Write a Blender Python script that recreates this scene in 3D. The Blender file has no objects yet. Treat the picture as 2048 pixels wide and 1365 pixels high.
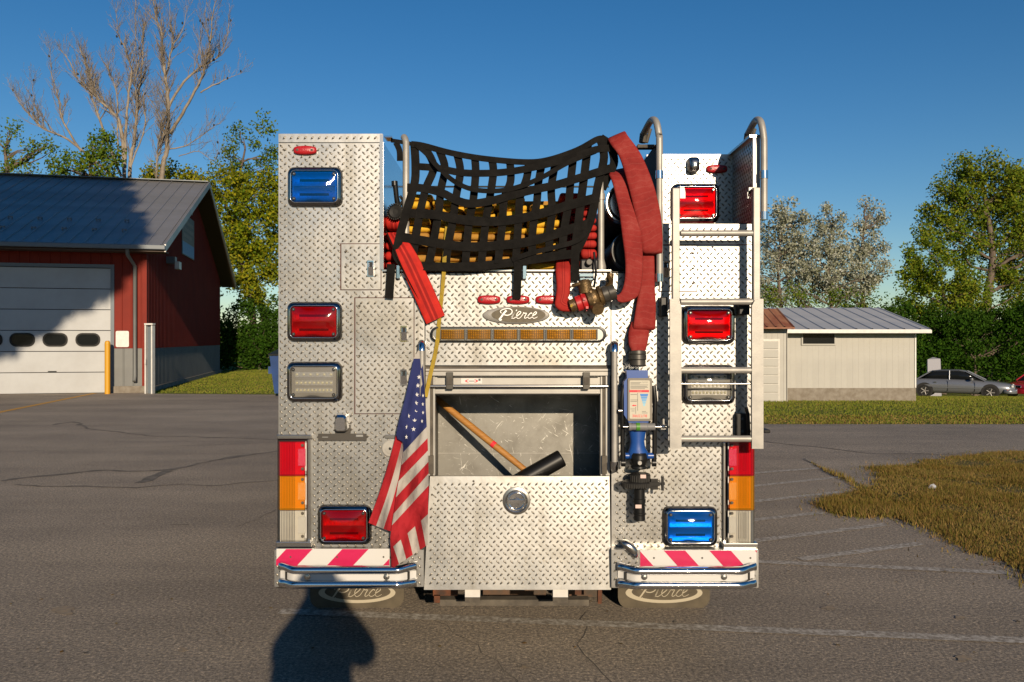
import bpy, bmesh, math, random
from mathutils import Vector, Matrix, noise
R = math.radians
random.seed(11)
SC = bpy.context.scene
COL = SC.collection
# ---------------------------------------------------------------- camera, sky, sun, exposure
D0, F, CX, CY, H = 4.1, 1593.0, 1024.0, 680.0, 1.74      # truck distance, focal length (px of the photo), horizon, eye height
cam_d = bpy.data.cameras.new('camera')
cam = bpy.data.objects.new('camera', cam_d); COL.objects.link(cam)
cam.location = (0, 0, H); cam.rotation_euler = (R(90), 0, 0)
cam_d.sensor_width = 36.0; cam_d.lens = F * 36.0 / 2048.0
cam_d.shift_y = -2.5 / 2048.0
cam_d.clip_start = 0.05; cam_d.clip_end = 3000.0
SC.camera = cam
TO_SUN = Vector((0.95, -4.1, 1.25)).normalized()
SUN_EL = math.asin(TO_SUN.z)
SUN_AZ = math.atan2(TO_SUN.x, TO_SUN.y)                   # clockwise from +Y
world = bpy.data.worlds.new('World'); SC.world = world; world.use_nodes = True
wn = world.node_tree; wn.nodes.clear()
sky = wn.nodes.new('ShaderNodeTexSky'); sky.sky_type = 'NISHITA'; sky.sun_disc = False
sky.sun_elevation = SUN_EL; sky.sun_rotation = SUN_AZ
sky.altitude = 0.0; sky.air_density = 1.0; sky.dust_density = 0.12; sky.ozone_density = 3.0
hs = wn.nodes.new('ShaderNodeHueSaturation'); hs.inputs['Hue'].default_value = 0.503; hs.inputs['Saturation'].default_value = 1.30; hs.inputs['Value'].default_value = 1.0
bg = wn.nodes.new('ShaderNodeBackground'); bg.inputs['Strength'].default_value = 0.062
wo = wn.nodes.new('ShaderNodeOutputWorld')
wn.links.new(sky.outputs[0], hs.inputs['Color']); wn.links.new(hs.outputs[0], bg.inputs['Color']); wn.links.new(bg.outputs[0], wo.inputs['Surface'])
sun_d = bpy.data.lights.new('sun', 'SUN'); sun_d.energy = 4.2; sun_d.angle = R(0.53); sun_d.color = (1.0, 0.82, 0.60)
sun = bpy.data.objects.new('sun', sun_d); COL.objects.link(sun)
sun.rotation_euler = (-TO_SUN).to_track_quat('-Z', 'Y').to_euler(); sun.location = (8, -30, 12)
SC.view_settings.view_transform = 'Standard'; SC.view_settings.look = 'None'
SC.view_settings.exposure = 0.55; SC.view_settings.gamma = 1.0; SC.view_settings.use_curve_mapping = False
SC.render.engine = 'CYCLES'
SC.cycles.max_bounces = 8; SC.cycles.transparent_max_bounces = 16
SC.cycles.caustics_reflective = False; SC.cycles.caustics_refractive = False

# ---------------------------------------------------------------- coordinates read off the photograph
def X(px, dy=0.0): return (px - CX) / F * (D0 + dy)
def Z(py, dy=0.0): return H + (CY - py) / F * (D0 + dy)
def W(px, py, dy=0.0): return Vector((X(px, dy), D0 + dy, Z(py, dy)))
def at(px, py, dist): return Vector(((px - CX) / F * dist, dist, H + (CY - py) / F * dist))
def smooth(a, b, t):
    t = max(0.0, min(1.0, (t - a) / (b - a))); return t * t * (3 - 2 * t)
def ground_z(x, y):                                       # the lot falls away to the right, beyond the road
    d = max(0.0, min(y, 48.0) - 10.0)
    return -0.00125 * d * d * smooth(0.0, 5.0, x)
def G(px, py):                                            # pixel on the ground -> point
    d = H * F / (py - CY)
    for _ in range(12):
        x = (px - CX) / F * d
        d = (H - ground_z(x, d)) * F / (py - CY)
    x = (px - CX) / F * d
    return Vector((x, d, ground_z(x, d)))

# ---------------------------------------------------------------- objects
WL = {}
def tag(o, label=None, cat=None, group=None, kind=None):
    if label: o['label'] = label
    if cat: o['category'] = cat
    if group: o['group'] = group
    if kind: o['kind'] = kind
    return o
def thing(name, label, cat, loc=(0, 0, 0), group=None, local=False):
    o = bpy.data.objects.new(name, None); COL.objects.link(o); o.empty_display_size = 0.2
    o.location = loc
    WL[o.name] = Vector((0, 0, 0)) if local else Vector(loc)
    return tag(o, label, cat, group)

def catmull(pts, n=6):
    out = []
    P = [pts[0]] + list(pts) + [pts[-1]]
    for i in range(1, len(P) - 2):
        p0, p1, p2, p3 = P[i-1], P[i], P[i+1], P[i+2]
        for k in range(n):
            t = k / n
            out.append(tuple(0.5 * ((2*b) + (-a + c) * t + (2*a - 5*b + 4*c - d) * t*t + (-a + 3*b - 3*c + d) * t*t*t)
                             for a, b, c, d in zip(p0, p1, p2, p3)))
    out.append(tuple(pts[-1]))
    return out

class MB:
    def __init__(s):
        s.v = []; s.f = []; s.m = []; s.sm = []; s.uv = None
    def add(s, vs, fs, mi=0, sm=False):
        o = len(s.v); s.v.extend([tuple(v) for v in vs])
        for f in fs:
            s.f.append(tuple(i + o for i in f)); s.m.append(mi); s.sm.append(sm)
        return o
    def box(s, x0, x1, y0, y1, z0, z1, mi=0):
        s.add([(x0,y0,z0),(x1,y0,z0),(x1,y1,z0),(x0,y1,z0),(x0,y0,z1),(x1,y0,z1),(x1,y1,z1),(x0,y1,z1)],
              [(0,3,2,1),(4,5,6,7),(0,1,5,4),(1,2,6,5),(2,3,7,6),(3,0,4,7)], mi); return s
    def obox(s, c, size, rot=None, mi=0):
        rot = rot or Matrix.Identity(3); c = Vector(c); hx, hy, hz = (k / 2 for k in size)
        vs = [c + rot @ Vector((a*hx, b*hy, d*hz)) for d in (-1,1) for a, b in ((-1,-1),(1,-1),(1,1),(-1,1))]
        s.add(vs, [(0,3,2,1),(4,5,6,7),(0,1,5,4),(1,2,6,5),(2,3,7,6),(3,0,4,7)], mi); return s
    def pbox(s, px0, px1, py0, py1, dy0, dy1, mi=0, dref=None):     # a box whose front face covers the given pixels
        d = dy0 if dref is None else dref
        return s.box(X(px0, d), X(px1, d), D0 + dy0, D0 + dy1, Z(py1, d), Z(py0, d), mi)
    def prism(s, pts, y0, y1, mi=0, sm=False):                      # (x,z) outline between two depths, y0 in front
        n = len(pts)
        a = sum(pts[i][0]*pts[(i+1)%n][1] - pts[(i+1)%n][0]*pts[i][1] for i in range(n))
        if a < 0: pts = pts[::-1]
        s.add([(x, y0, z) for x, z in pts], [tuple(range(n))], mi)
        s.add([(x, y1, z) for x, z in pts], [tuple(range(n-1, -1, -1))], mi)
        s.add([(x, y0, z) for x, z in pts] + [(x, y1, z) for x, z in pts],
              [((i+1) % n, i, n+i, n+(i+1) % n) for i in range(n)], mi, sm); return s
    def loft(s, rings, mi=0, sm=True, cap0=False, cap1=False):
        n = len(rings[0]); vs = [p for r in rings for p in r]; fs = []
        for k in range(len(rings) - 1):
            for i in range(n):
                fs.append((k*n+i, k*n+(i+1) % n, (k+1)*n+(i+1) % n, (k+1)*n+i))
        s.add(vs, fs, mi, sm)
        if cap0: s.add(rings[0], [tuple(range(n-1, -1, -1))], mi)
        if cap1: s.add(rings[-1], [tuple(range(n))], mi)
        return s
    def tube(s, pts, r, n=8, mi=0, cap=True, flat=None):
        pts = [Vector(p) for p in pts]; rs = r if isinstance(r, (list, tuple)) else [r] * len(pts)
        rings = []; up = None
        for i, p in enumerate(pts):
            t = (pts[min(i+1, len(pts)-1)] - pts[max(i-1, 0)])
            t = t.normalized() if t.length > 1e-9 else Vector((0, 0, 1))
            if up is None:
                up = Vector((0, 0, 1)) if abs(t.z) < 0.9 else Vector((0, 1, 0))
            a = t.cross(up); a = a.normalized() if a.length > 1e-6 else t.orthogonal().normalized()
            b = a.cross(t).normalized(); up = b
            rings.append([p + (a * math.cos(q) + b * math.sin(q)) * rs[i] for q in (2*math.pi*k/n for k in range(n))])
        s.loft(rings, mi, True)
        if cap:
            s.add(rings[0], [tuple(range(n))], mi); s.add(rings[-1], [tuple(range(n-1, -1, -1))], mi)
        return s
    def lathe(s, prof, c, axis, n=20, mi=0, sm=True, sharp=True):   # prof: (radius, along)
        ax = Vector(axis).normalized(); a = ax.orthogonal().normalized(); b = ax.cross(a); c = Vector(c)
        ring = lambda r, h: [c + ax*h + (a*math.cos(q) + b*math.sin(q)) * max(r, 1e-4) for q in (2*math.pi*k/n for k in range(n))]
        for i in range(len(prof) - 1):
            s.loft([ring(*prof[i]), ring(*prof[i+1])], mi, sm)
        s.add(ring(*prof[0]), [tuple(range(n-1, -1, -1))], mi); s.add(ring(*prof[-1]), [tuple(range(n))], mi)
        return s
    def build(s, name, mats, parent=None, bevel=0.0, seg=2, sub=0, weld=False):
        vs = [Vector(v) for v in s.v]
        lo = Vector([min(v[i] for v in vs) for i in range(3)]); hi = Vector([max(v[i] for v in vs) for i in range(3)])
        c = (lo + hi) / 2
        me = bpy.data.meshes.new(name)
        me.from_pydata([v - c for v in vs], [], s.f)
        if not isinstance(mats, (list, tuple)): mats = [mats]
        for m in mats: me.materials.append(m)
        me.polygons.foreach_set('material_index', s.m)
        me.polygons.foreach_set('use_smooth', s.sm)
        if s.uv:
            ul = me.uv_layers.new(name='UVMap')
            li = [l.vertex_index for l in me.loops]
            flat = []
            for i in li: flat.extend(s.uv[i])
            ul.data.foreach_set('uv', flat)
        if weld:
            bm = bmesh.new(); bm.from_mesh(me); bmesh.ops.remove_doubles(bm, verts=bm.verts, dist=1e-5)
            bmesh.ops.recalc_face_normals(bm, faces=bm.faces); bm.to_mesh(me); bm.free()
        me.update()
        o = bpy.data.objects.new(name, me); COL.objects.link(o)
        if parent is not None:
            o.parent = parent; o.location = c - WL[parent.name]
        else: o.location = c
        WL[o.name] = c
        if bevel > 0:
            md = o.modifiers.new('bevel', 'BEVEL'); md.width = bevel; md.segments = seg; md.limit_method = 'ANGLE'; md.angle_limit = R(40)
        if sub:
            md = o.modifiers.new('sub', 'SUBSURF'); md.levels = sub; md.render_levels = sub
        return o
def dup(o, parent=None, delta=(0, 0, 0), dz_rot=0):
    c = o.copy(); COL.objects.link(c); c.parent = parent; c.location = o.location + Vector(delta); WL[c.name] = WL[o.name] + Vector(delta)
    for ch in list(o.children):
        dup(ch, c)
    return c

def rr(x0, x1, z0, z1, r, n=5):                            # rounded rectangle outline, counter clockwise seen from -Y
    out = []
    for cx, cz, a0 in ((x1-r, z0+r, -90), (x1-r, z1-r, 0), (x0+r, z1-r, 90), (x0+r, z0+r, 180)):
        for k in range(n + 1):
            q = R(a0 + 90 * k / n); out.append((cx + r*math.cos(q), cz + r*math.sin(q)))
    return out
def circ(cx, cz, rx, rz=None, n=24):
    rz = rz or rx
    return [(cx + rx*math.cos(2*math.pi*k/n), cz + rz*math.sin(2*math.pi*k/n)) for k in range(n)]

# ---------------------------------------------------------------- materials
def NT(name):
    m = bpy.data.materials.new(name); m.use_nodes = True; t = m.node_tree; t.nodes.clear()
    out = t.nodes.new('ShaderNodeOutputMaterial'); b = t.nodes.new('ShaderNodeBsdfPrincipled')
    t.links.new(b.outputs[0], out.inputs['Surface'])
    return m, t, b, out
def nd(t, typ, **kw):
    n = t.nodes.new(typ)
    for k, v in kw.items():
        if k in n.inputs: n.inputs[k].default_value = v
        else: setattr(n, k, v)
    return n
def c4(c): return (c[0], c[1], c[2], 1.0)
def ramp(t, fac, stops):
    r = t.nodes.new('ShaderNodeValToRGB'); e = r.color_ramp.elements
    while len(e) < len(stops): e.new(0.5)
    for el, (p, c) in zip(e, stops):
        el.position = p; el.color = c4(c) if not isinstance(c, (int, float)) else (c, c, c, 1)
    t.links.new(fac, r.inputs['Fac']); return r
def M(name, col, rough=0.5, metal=0.0, col2=None, vs=6.0, vdet=6.0, bump=0.0, bs=80.0, coat=0.0, rvar=0.0, spec=0.5, stretch=None, lo=0.35, hi=0.65, world_co=False):
    m, t, b, out = NT(name)
    b.inputs['Base Color'].default_value = c4(col); b.inputs['Roughness'].default_value = rough; b.inputs['Metallic'].default_value = metal
    b.inputs['Specular IOR Level'].default_value = spec
    if coat: b.inputs['Coat Weight'].default_value = coat; b.inputs['Coat Roughness'].default_value = 0.08
    if col2 or bump or rvar:
        tc = t.nodes.new('ShaderNodeNewGeometry' if world_co else 'ShaderNodeTexCoord'); src = tc.outputs['Position' if world_co else 'Object']
        if stretch:
            mp = nd(t, 'ShaderNodeMapping'); mp.inputs['Scale'].default_value = stretch; t.links.new(src, mp.inputs['Vector']); src = mp.outputs[0]
        nz = nd(t, 'ShaderNodeTexNoise', Scale=vs, Detail=vdet, Roughness=0.6); t.links.new(src, nz.inputs['Vector'])
        if col2:
            r = ramp(t, nz.outputs['Fac'], [(lo, col), (hi, col2)]); t.links.new(r.outputs[0], b.inputs['Base Color'])
        if rvar:
            r2 = ramp(t, nz.outputs['Fac'], [(0.3, max(0.02, rough - rvar)), (0.7, min(1, rough + rvar))]); t.links.new(r2.outputs[0], b.inputs['Roughness'])
        if bump:
            n2 = nd(t, 'ShaderNodeTexNoise', Scale=bs, Detail=4.0); t.links.new(src, n2.inputs['Vector'])
            bp = nd(t, 'ShaderNodeBump', Strength=bump, Distance=0.01); t.links.new(n2.outputs['Fac'], bp.inputs['Height']); t.links.new(bp.outputs[0], b.inputs['Normal'])
    return m
def lens_mat(name, col, rib=90.0, dif=0.10, gr=0.045):                        # tinted clear plastic: lets tinted light through to the reflector behind
    m, t, b, out = NT(name); t.nodes.remove(b)
    tr = nd(t, 'ShaderNodeBsdfTransparent', Color=c4(col)); gl = nd(t, 'ShaderNodeBsdfGlossy', Roughness=gr)
    df = nd(t, 'ShaderNodeBsdfDiffuse', Color=c4([k * 0.8 for k in col]))
    tc = t.nodes.new('ShaderNodeTexCoord')
    w1 = nd(t, 'ShaderNodeTexWave', Scale=rib); w1.bands_direction = 'X'; w2 = nd(t, 'ShaderNodeTexWave', Scale=rib); w2.bands_direction = 'Z'
    t.links.new(tc.outputs['Object'], w1.inputs['Vector']); t.links.new(tc.outputs['Object'], w2.inputs['Vector'])
    ad = nd(t, 'ShaderNodeMath', operation='ADD'); t.links.new(w1.outputs['Fac'], ad.inputs[0]); t.links.new(w2.outputs['Fac'], ad.inputs[1])
    bp = nd(t, 'ShaderNodeBump', Strength=0.03, Distance=0.002); t.links.new(ad.outputs[0], bp.inputs['Height'])
    t.links.new(bp.outputs[0], gl.inputs['Normal'])
    fr = nd(t, 'ShaderNodeFresnel', IOR=1.5)
    ma = nd(t, 'ShaderNodeMixShader', Fac=dif); t.links.new(tr.outputs[0], ma.inputs[1]); t.links.new(df.outputs[0], ma.inputs[2])
    mx = t.nodes.new('ShaderNodeMixShader'); t.links.new(fr.outputs[0], mx.inputs['Fac']); t.links.new(ma.outputs[0], mx.inputs[1]); t.links.new(gl.outputs[0], mx.inputs[2])
    t.links.new(mx.outputs[0], out.inputs['Surface']); return m

mt = {}
mt['plate'] = M('diamond_plate', (0.375, 0.378, 0.375), 0.385, 0.9, col2=(0.31, 0.305, 0.292), vs=4.0, vdet=9.0, rvar=0.08, lo=0.3, hi=0.72, bump=0.25, bs=5)
mt['darkchrome'] = M('dark_chrome', (0.26, 0.255, 0.25), 0.10, 1.0)
def grime(m):                                             # road film: faint vertical runs and blotches over the plate
    t = m.node_tree; b = [n for n in t.nodes if n.type == 'BSDF_PRINCIPLED'][0]; g = t.nodes.new('ShaderNodeNewGeometry'); prev = b.inputs['Base Color'].links[0].from_socket
    for sc, s, lo, hi, c in (((9.0, 9.0, 0.7), 1.0, .52, .74, (.74, .715, .66)), ((1.0, 1.0, 1.0), 2.6, .50, .70, (.80, .77, .71)), ((1, 1, 1), 34.0, .60, .72, (.78, .72, .62))):
        mp = nd(t, 'ShaderNodeMapping'); mp.inputs['Scale'].default_value = sc; t.links.new(g.outputs['Position'], mp.inputs[0])
        n = nd(t, 'ShaderNodeTexNoise', Scale=s, Detail=7.0, Roughness=.65); t.links.new(mp.outputs[0], n.inputs['Vector'])
        r = ramp(t, n.outputs['Fac'], [(lo, (1, 1, 1)), (hi, c)]); mx = nd(t, 'ShaderNodeMix', data_type='RGBA', blend_type='MULTIPLY'); mx.inputs[0].default_value = 1
        t.links.new(prev, mx.inputs[6]); t.links.new(r.outputs[0], mx.inputs[7]); prev = mx.outputs[2]
    t.links.new(prev, b.inputs['Base Color'])
grime(mt['plate'])
mt['tread'] = M('tread_mark', (0.185, 0.172, 0.148), 0.40, 0.82, col2=(0.135, 0.122, 0.10), vs=7.0)
mt['alu'] = M('brushed_aluminium', (0.33, 0.315, 0.285), 0.5, 0.35, col2=(0.26, 0.25, 0.23), vs=12, bump=0.05, bs=160)
mt['chrome'] = M('chrome', (0.72, 0.72, 0.72), 0.09, 1.0)
mt['satin'] = M('satin_steel', (0.42, 0.41, 0.39), 0.25, 1.0)
mt['black'] = M('black_plastic', (0.006, 0.006, 0.006), 0.38, spec=0.35)
mt['rubber'] = M('black_rubber', (0.009, 0.0085, 0.008), 0.6, col2=(0.016, 0.015, 0.013), vs=14, spec=0.25)
mt['dark'] = M('dark_cavity', (0.012, 0.011, 0.010), 0.8)
mt['white'] = M('white_paint', (0.58, 0.57, 0.54), 0.4, col2=(0.50, 0.48, 0.45), vs=7)
mt['cream'] = M('anodised_frame', (0.36, 0.35, 0.32), 0.4, 0.25, col2=(0.31, 0.295, 0.27), vs=9)
mt['redpaint'] = M('red_body_paint', (0.22, 0.008, 0.010), 0.25, coat=0.6)
mt['hose'] = None
mt['strap'] = M('black_webbing', (0.006, 0.0055, 0.005), 0.9, col2=(0.011, 0.010, 0.009), vs=18, bump=0.5, bs=420, spec=0.12)
mt['yhose'] = M('yellow_hose_jacket', (0.64, 0.37, 0.012), 0.75, col2=(0.54, 0.29, 0.012), vs=9, bump=0.4, bs=380)
mt['ohose'] = M('old_yellow_hose_jacket', (0.38, 0.19, 0.02), 0.8, col2=(0.26, 0.12, 0.018), vs=9, bump=0.4, bs=380)
mt['ystrap'] = M('yellow_webbing', (0.36, 0.25, 0.02), 0.8, col2=(0.28, 0.19, 0.02), vs=30, bump=0.4, bs=500)
mt['rust'] = M('rusty_steel', (0.11, 0.033, 0.010), 0.85, col2=(0.035, 0.018, 0.011), vs=14, bump=0.3, bs=120)
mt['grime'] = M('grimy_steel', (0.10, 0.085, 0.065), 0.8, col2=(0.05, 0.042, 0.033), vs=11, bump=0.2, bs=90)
mt['brass'] = M('old_brass', (0.16, 0.10, 0.04), 0.45, 0.6, col2=(0.07, 0.045, 0.022), vs=22, bump=0.25, bs=140)
mt['redcoup'] = M('red_coupling', (0.45, 0.012, 0.014), 0.4, col2=(0.25, 0.012, 0.012), vs=20)
mt['greycoup'] = M('dark_alloy', (0.06, 0.055, 0.045), 0.45, 0.4, col2=(0.035, 0.032, 0.028), vs=20)
mt['blue'] = M('blue_enamel', (0.008, 0.055, 0.24), 0.35, coat=0.2)
mt['wood'] = M('hickory', (0.38, 0.18, 0.04), 0.5, col2=(0.28, 0.12, 0.028), vs=7, stretch=(2, 2, 20))
mt['signred'] = M('red_print', (0.62, 0.02, 0.03), 0.6)
mt['signblack'] = M('dark_print', (0.05, 0.05, 0.06), 0.6)
mt['paper'] = M('label_paper', (0.42, 0.39, 0.31), 0.6)
mt['chev_r'] = M('red_reflective_film', (0.48, 0.008, 0.075), 0.35, coat=0.3, col2=(0.42, 0.007, 0.06), vs=10)
mt['chev_w'] = M('white_reflective_film', (0.52, 0.51, 0.49), 0.35, coat=0.3)
mt['flag_r'] = M('flag_red', (0.29, 0.016, 0.022), 0.85, bump=0.7, bs=22, spec=.1)
mt['flag_w'] = M('flag_white', (0.33, 0.31, 0.285), 0.85, bump=0.7, bs=22, spec=.1)
mt['flag_b'] = M('flag_blue', (0.022, 0.028, 0.10), 0.85, bump=0.7, bs=22, spec=.1)
mt['star'] = M('flag_star', (0.50, 0.49, 0.48), 0.8)
mt['l_red'] = lens_mat('red_lens', (0.62, 0.006, 0.012)); mt['l_blue'] = lens_mat('blue_lens', (0.005, 0.27, 0.74))
mt['l_amber'] = lens_mat('amber_lens', (0.54, 0.33, 0.035), 150, .12, .2); mt['l_clear'] = lens_mat('clear_lens', (0.66, 0.65, 0.62))
mt['t_red'] = lens_mat('red_tail_lens', (0.90, 0.012, 0.04), 150, .3); mt['t_amber'] = lens_mat('amber_tail_lens', (1.0, 0.42, 0.015), 150, .3); mt['t_clear'] = lens_mat('clear_tail_lens', (0.86, 0.84, 0.78), 150, .12)
mt['script'] = M('bright_script', (0.62, 0.61, 0.58), 0.35, 0.3)
mt['marker'] = M('red_marker_lens', (0.34, 0.008, 0.012), 0.3, coat=0.4, bump=0.2, bs=200)
mt['refl'] = M('lamp_reflector', (0.60, 0.60, 0.60), 0.36, 0.7, bump=0.12, bs=60)
mt['led'] = M('led_chip', (0.75, 0.72, 0.5), 0.3)
import numpy as np
RNG = np.random.default_rng(5)
# ================================================================ SETTING
def asphalt_mat():
    m, t, b, out = NT('asphalt')
    g = t.nodes.new('ShaderNodeNewGeometry'); p = g.outputs['Position']
    n1 = nd(t, 'ShaderNodeTexNoise', Scale=0.35, Detail=8.0, Roughness=0.65); t.links.new(p, n1.inputs['Vector'])
    n2 = nd(t, 'ShaderNodeTexNoise', Scale=48.0, Detail=5.0, Roughness=0.85); t.links.new(p, n2.inputs['Vector'])
    vo = nd(t, 'ShaderNodeTexVoronoi', Scale=120.0); t.links.new(p, vo.inputs['Vector'])
    mp = nd(t, 'ShaderNodeMapping'); mp.inputs['Scale'].default_value = (0.25, 1.3, 1); t.links.new(p, mp.inputs['Vector'])
    n3 = nd(t, 'ShaderNodeTexNoise', Scale=0.8, Detail=5.0, Roughness=0.6); t.links.new(mp.outputs[0], n3.inputs['Vector'])
    r1 = ramp(t, n1.outputs['Fac'], [(0.3, (0.215, 0.183, 0.147)), (0.7, (0.315, 0.268, 0.215))])
    r2 = ramp(t, n2.outputs['Fac'], [(0.33, (0.30, 0.30, 0.30)), (0.50, (0.95, 0.95, 0.95)), (0.68, (2.2, 2.1, 1.9))])
    r3 = ramp(t, n3.outputs['Fac'], [(0.35, (0.82, 0.82, 0.83)), (0.6, (1.06, 1.06, 1.05))])
    rv = ramp(t, vo.outputs['Color'], [(0.0, (0.7, 0.7, 0.7)), (0.85, (1.1, 1.1, 1.1)), (1.0, (1.9, 1.8, 1.7))])
    prev = r1.outputs[0]
    for r in (r2, r3, rv):
        mx = nd(t, 'ShaderNodeMix', data_type='RGBA', blend_type='MULTIPLY'); mx.inputs[0].default_value = 1.0
        t.links.new(prev, mx.inputs[6]); t.links.new(r.outputs[0], mx.inputs[7]); prev = mx.outputs[2]
    t.links.new(prev, b.inputs['Base Color']); b.inputs['Roughness'].default_value = 0.85; b.inputs['Specular IOR Level'].default_value = 0.3
    bp = nd(t, 'ShaderNodeBump', Strength=0.8, Distance=0.010); t.links.new(n2.outputs['Fac'], bp.inputs['Height']); t.links.new(bp.outputs[0], b.inputs['Normal'])
    return m
def worn_paint(name, paint, under=(0.17, 0.145, 0.115), lo=0.42, hi=0.62):
    m, t, b, out = NT(name)
    g = t.nodes.new('ShaderNodeNewGeometry')
    n1 = nd(t, 'ShaderNodeTexNoise', Scale=26.0, Detail=8.0, Roughness=0.75); t.links.new(g.outputs['Position'], n1.inputs['Vector'])
    r = ramp(t, n1.outputs['Fac'], [(lo, under), (hi, paint)]); t.links.new(r.outputs[0], b.inputs['Base Color']); b.inputs['Roughness'].default_value = 0.85
    return m
def grass_mat(name, a, b_, c, s=0.6):
    m, t, b, out = NT(name)
    g = t.nodes.new('ShaderNodeNewGeometry'); p = g.outputs['Position']
    n1 = nd(t, 'ShaderNodeTexNoise', Scale=s, Detail=8.0, Roughness=0.7); t.links.new(p, n1.inputs['Vector'])
    n2 = nd(t, 'ShaderNodeTexNoise', Scale=30.0, Detail=4.0); t.links.new(p, n2.inputs['Vector'])
    r = ramp(t, n1.outputs['Fac'], [(0.32, a), (0.5, b_), (0.7, c)])
    r2 = ramp(t, n2.outputs['Fac'], [(0.3, (0.5, 0.5, 0.5)), (0.7, (1.3, 1.3, 1.3))])
    mx = nd(t, 'ShaderNodeMix', data_type='RGBA', blend_type='MULTIPLY'); mx.inputs[0].default_value = 1.0
    t.links.new(r.outputs[0], mx.inputs[6]); t.links.new(r2.outputs[0], mx.inputs[7]); t.links.new(mx.outputs[2], b.inputs['Base Color'])
    b.inputs['Roughness'].default_value = 0.95; b.inputs['Specular IOR Level'].default_value = 0.1
    bp = nd(t, 'ShaderNodeBump', Strength=0.8, Distance=0.04); t.links.new(n2.outputs['Fac'], bp.inputs['Height']); t.links.new(bp.outputs[0], b.inputs['Normal'])
    return m
def leaf_mat(name, cols, transl=0.3, patch=None, ps=0.9):
    m, t, b, out = NT(name); t.nodes.remove(b)
    g = t.nodes.new('ShaderNodeNewGeometry')
    r = ramp(t, g.outputs['Random Per Island'], [(i / max(1, len(cols) - 1), c) for i, c in enumerate(cols)])
    if patch:
        n = nd(t, 'ShaderNodeTexNoise', Scale=ps, Detail=4.0, Roughness=.6); t.links.new(g.outputs['Position'], n.inputs['Vector'])
        pr_ = ramp(t, n.outputs['Fac'], [(.35, (1, 1, 1)), (.62, patch)]); mm = nd(t, 'ShaderNodeMix', data_type='RGBA', blend_type='MULTIPLY'); mm.inputs[0].default_value = 1
        t.links.new(r.outputs[0], mm.inputs[6]); t.links.new(pr_.outputs[0], mm.inputs[7]); r = mm
    d = t.nodes.new('ShaderNodeBsdfDiffuse'); tl = t.nodes.new('ShaderNodeBsdfTranslucent'); mx = nd(t, 'ShaderNodeMixShader', Fac=transl)
    oc = r.outputs[2] if patch else r.outputs[0]
    t.links.new(oc, d.inputs['Color']); t.links.new(oc, tl.inputs['Color'])
    t.links.new(d.outputs[0], mx.inputs[1]); t.links.new(tl.outputs[0], mx.inputs[2]); t.links.new(mx.outputs[0], out.inputs['Surface'])
    return m
mt['asphalt'] = asphalt_mat()
mt['soil'] = grass_mat('lawn', (0.14, 0.14, 0.026), (0.13, 0.155, 0.026), (0.18, 0.175, 0.035), 0.5)
mt['weedsoil'] = grass_mat('weedy_ground', (0.13, 0.095, 0.05), (0.12, 0.105, 0.035), (0.17, 0.12, 0.05), 1.5)
mt['line_w'] = worn_paint('worn_white_paint', (0.47, 0.44, 0.39), lo=0.42, hi=0.64); mt['line_y'] = worn_paint('worn_yellow_paint', (0.50, 0.25, 0.015), lo=0.25, hi=0.5)
mt['crack'] = M('crack_filler', (0.07, 0.06, 0.048), 0.9, col2=(0.16, 0.137, 0.11), vs=6)
mt['sand'] = worn_paint('sandy_stain', (0.27, 0.205, 0.13), lo=0.38, hi=0.60)
mt['concrete'] = M('concrete', (0.22, 0.195, 0.16), 0.9, col2=(0.15, 0.125, 0.095), vs=5, bump=0.3, bs=60)

def sheet(name, poly, off, mat, xs=(), ys=(), kind='structure'):
    bm = bmesh.new(); vs = [bm.verts.new((x, y, 0)) for x, y in poly]; bm.faces.new(vs)
    for x in xs: bmesh.ops.bisect_plane(bm, geom=bm.verts[:] + bm.edges[:] + bm.faces[:], plane_co=(x, 0, 0), plane_no=(1, 0, 0))
    for y in ys: bmesh.ops.bisect_plane(bm, geom=bm.verts[:] + bm.edges[:] + bm.faces[:], plane_co=(0, y, 0), plane_no=(0, 1, 0))
    for v in bm.verts: v.co.z = ground_z(v.co.x, v.co.y) + off
    bmesh.ops.recalc_face_normals(bm, faces=bm.faces)
    if sum(f.normal.z for f in bm.faces) < 0: bmesh.ops.reverse_faces(bm, faces=bm.faces)
    me = bpy.data.meshes.new(name); bm.to_mesh(me); bm.free(); me.materials.append(mat)
    o = bpy.data.objects.new(name, me); COL.objects.link(o); WL[o.name] = Vector((0, 0, 0)); return tag(o, kind=kind)
XS = [0, 1, 2, 3, 4, 5]; YS = list(range(10, 50, 2))
sheet('ground', [(-900, -300), (900, -300), (900, 1500), (-900, 1500)], -0.012, mt['soil'], XS, YS)
sheet('parking_lot', [(-80, -60), (90, -60), (90, 17.0), (5.2, 17.0), (3, 20), (-3, 24.8), (-11.6, 25.7), (-11.9, 26.6), (-80, 26.6)], 0.0, mt['asphalt'], XS, YS)
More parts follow.
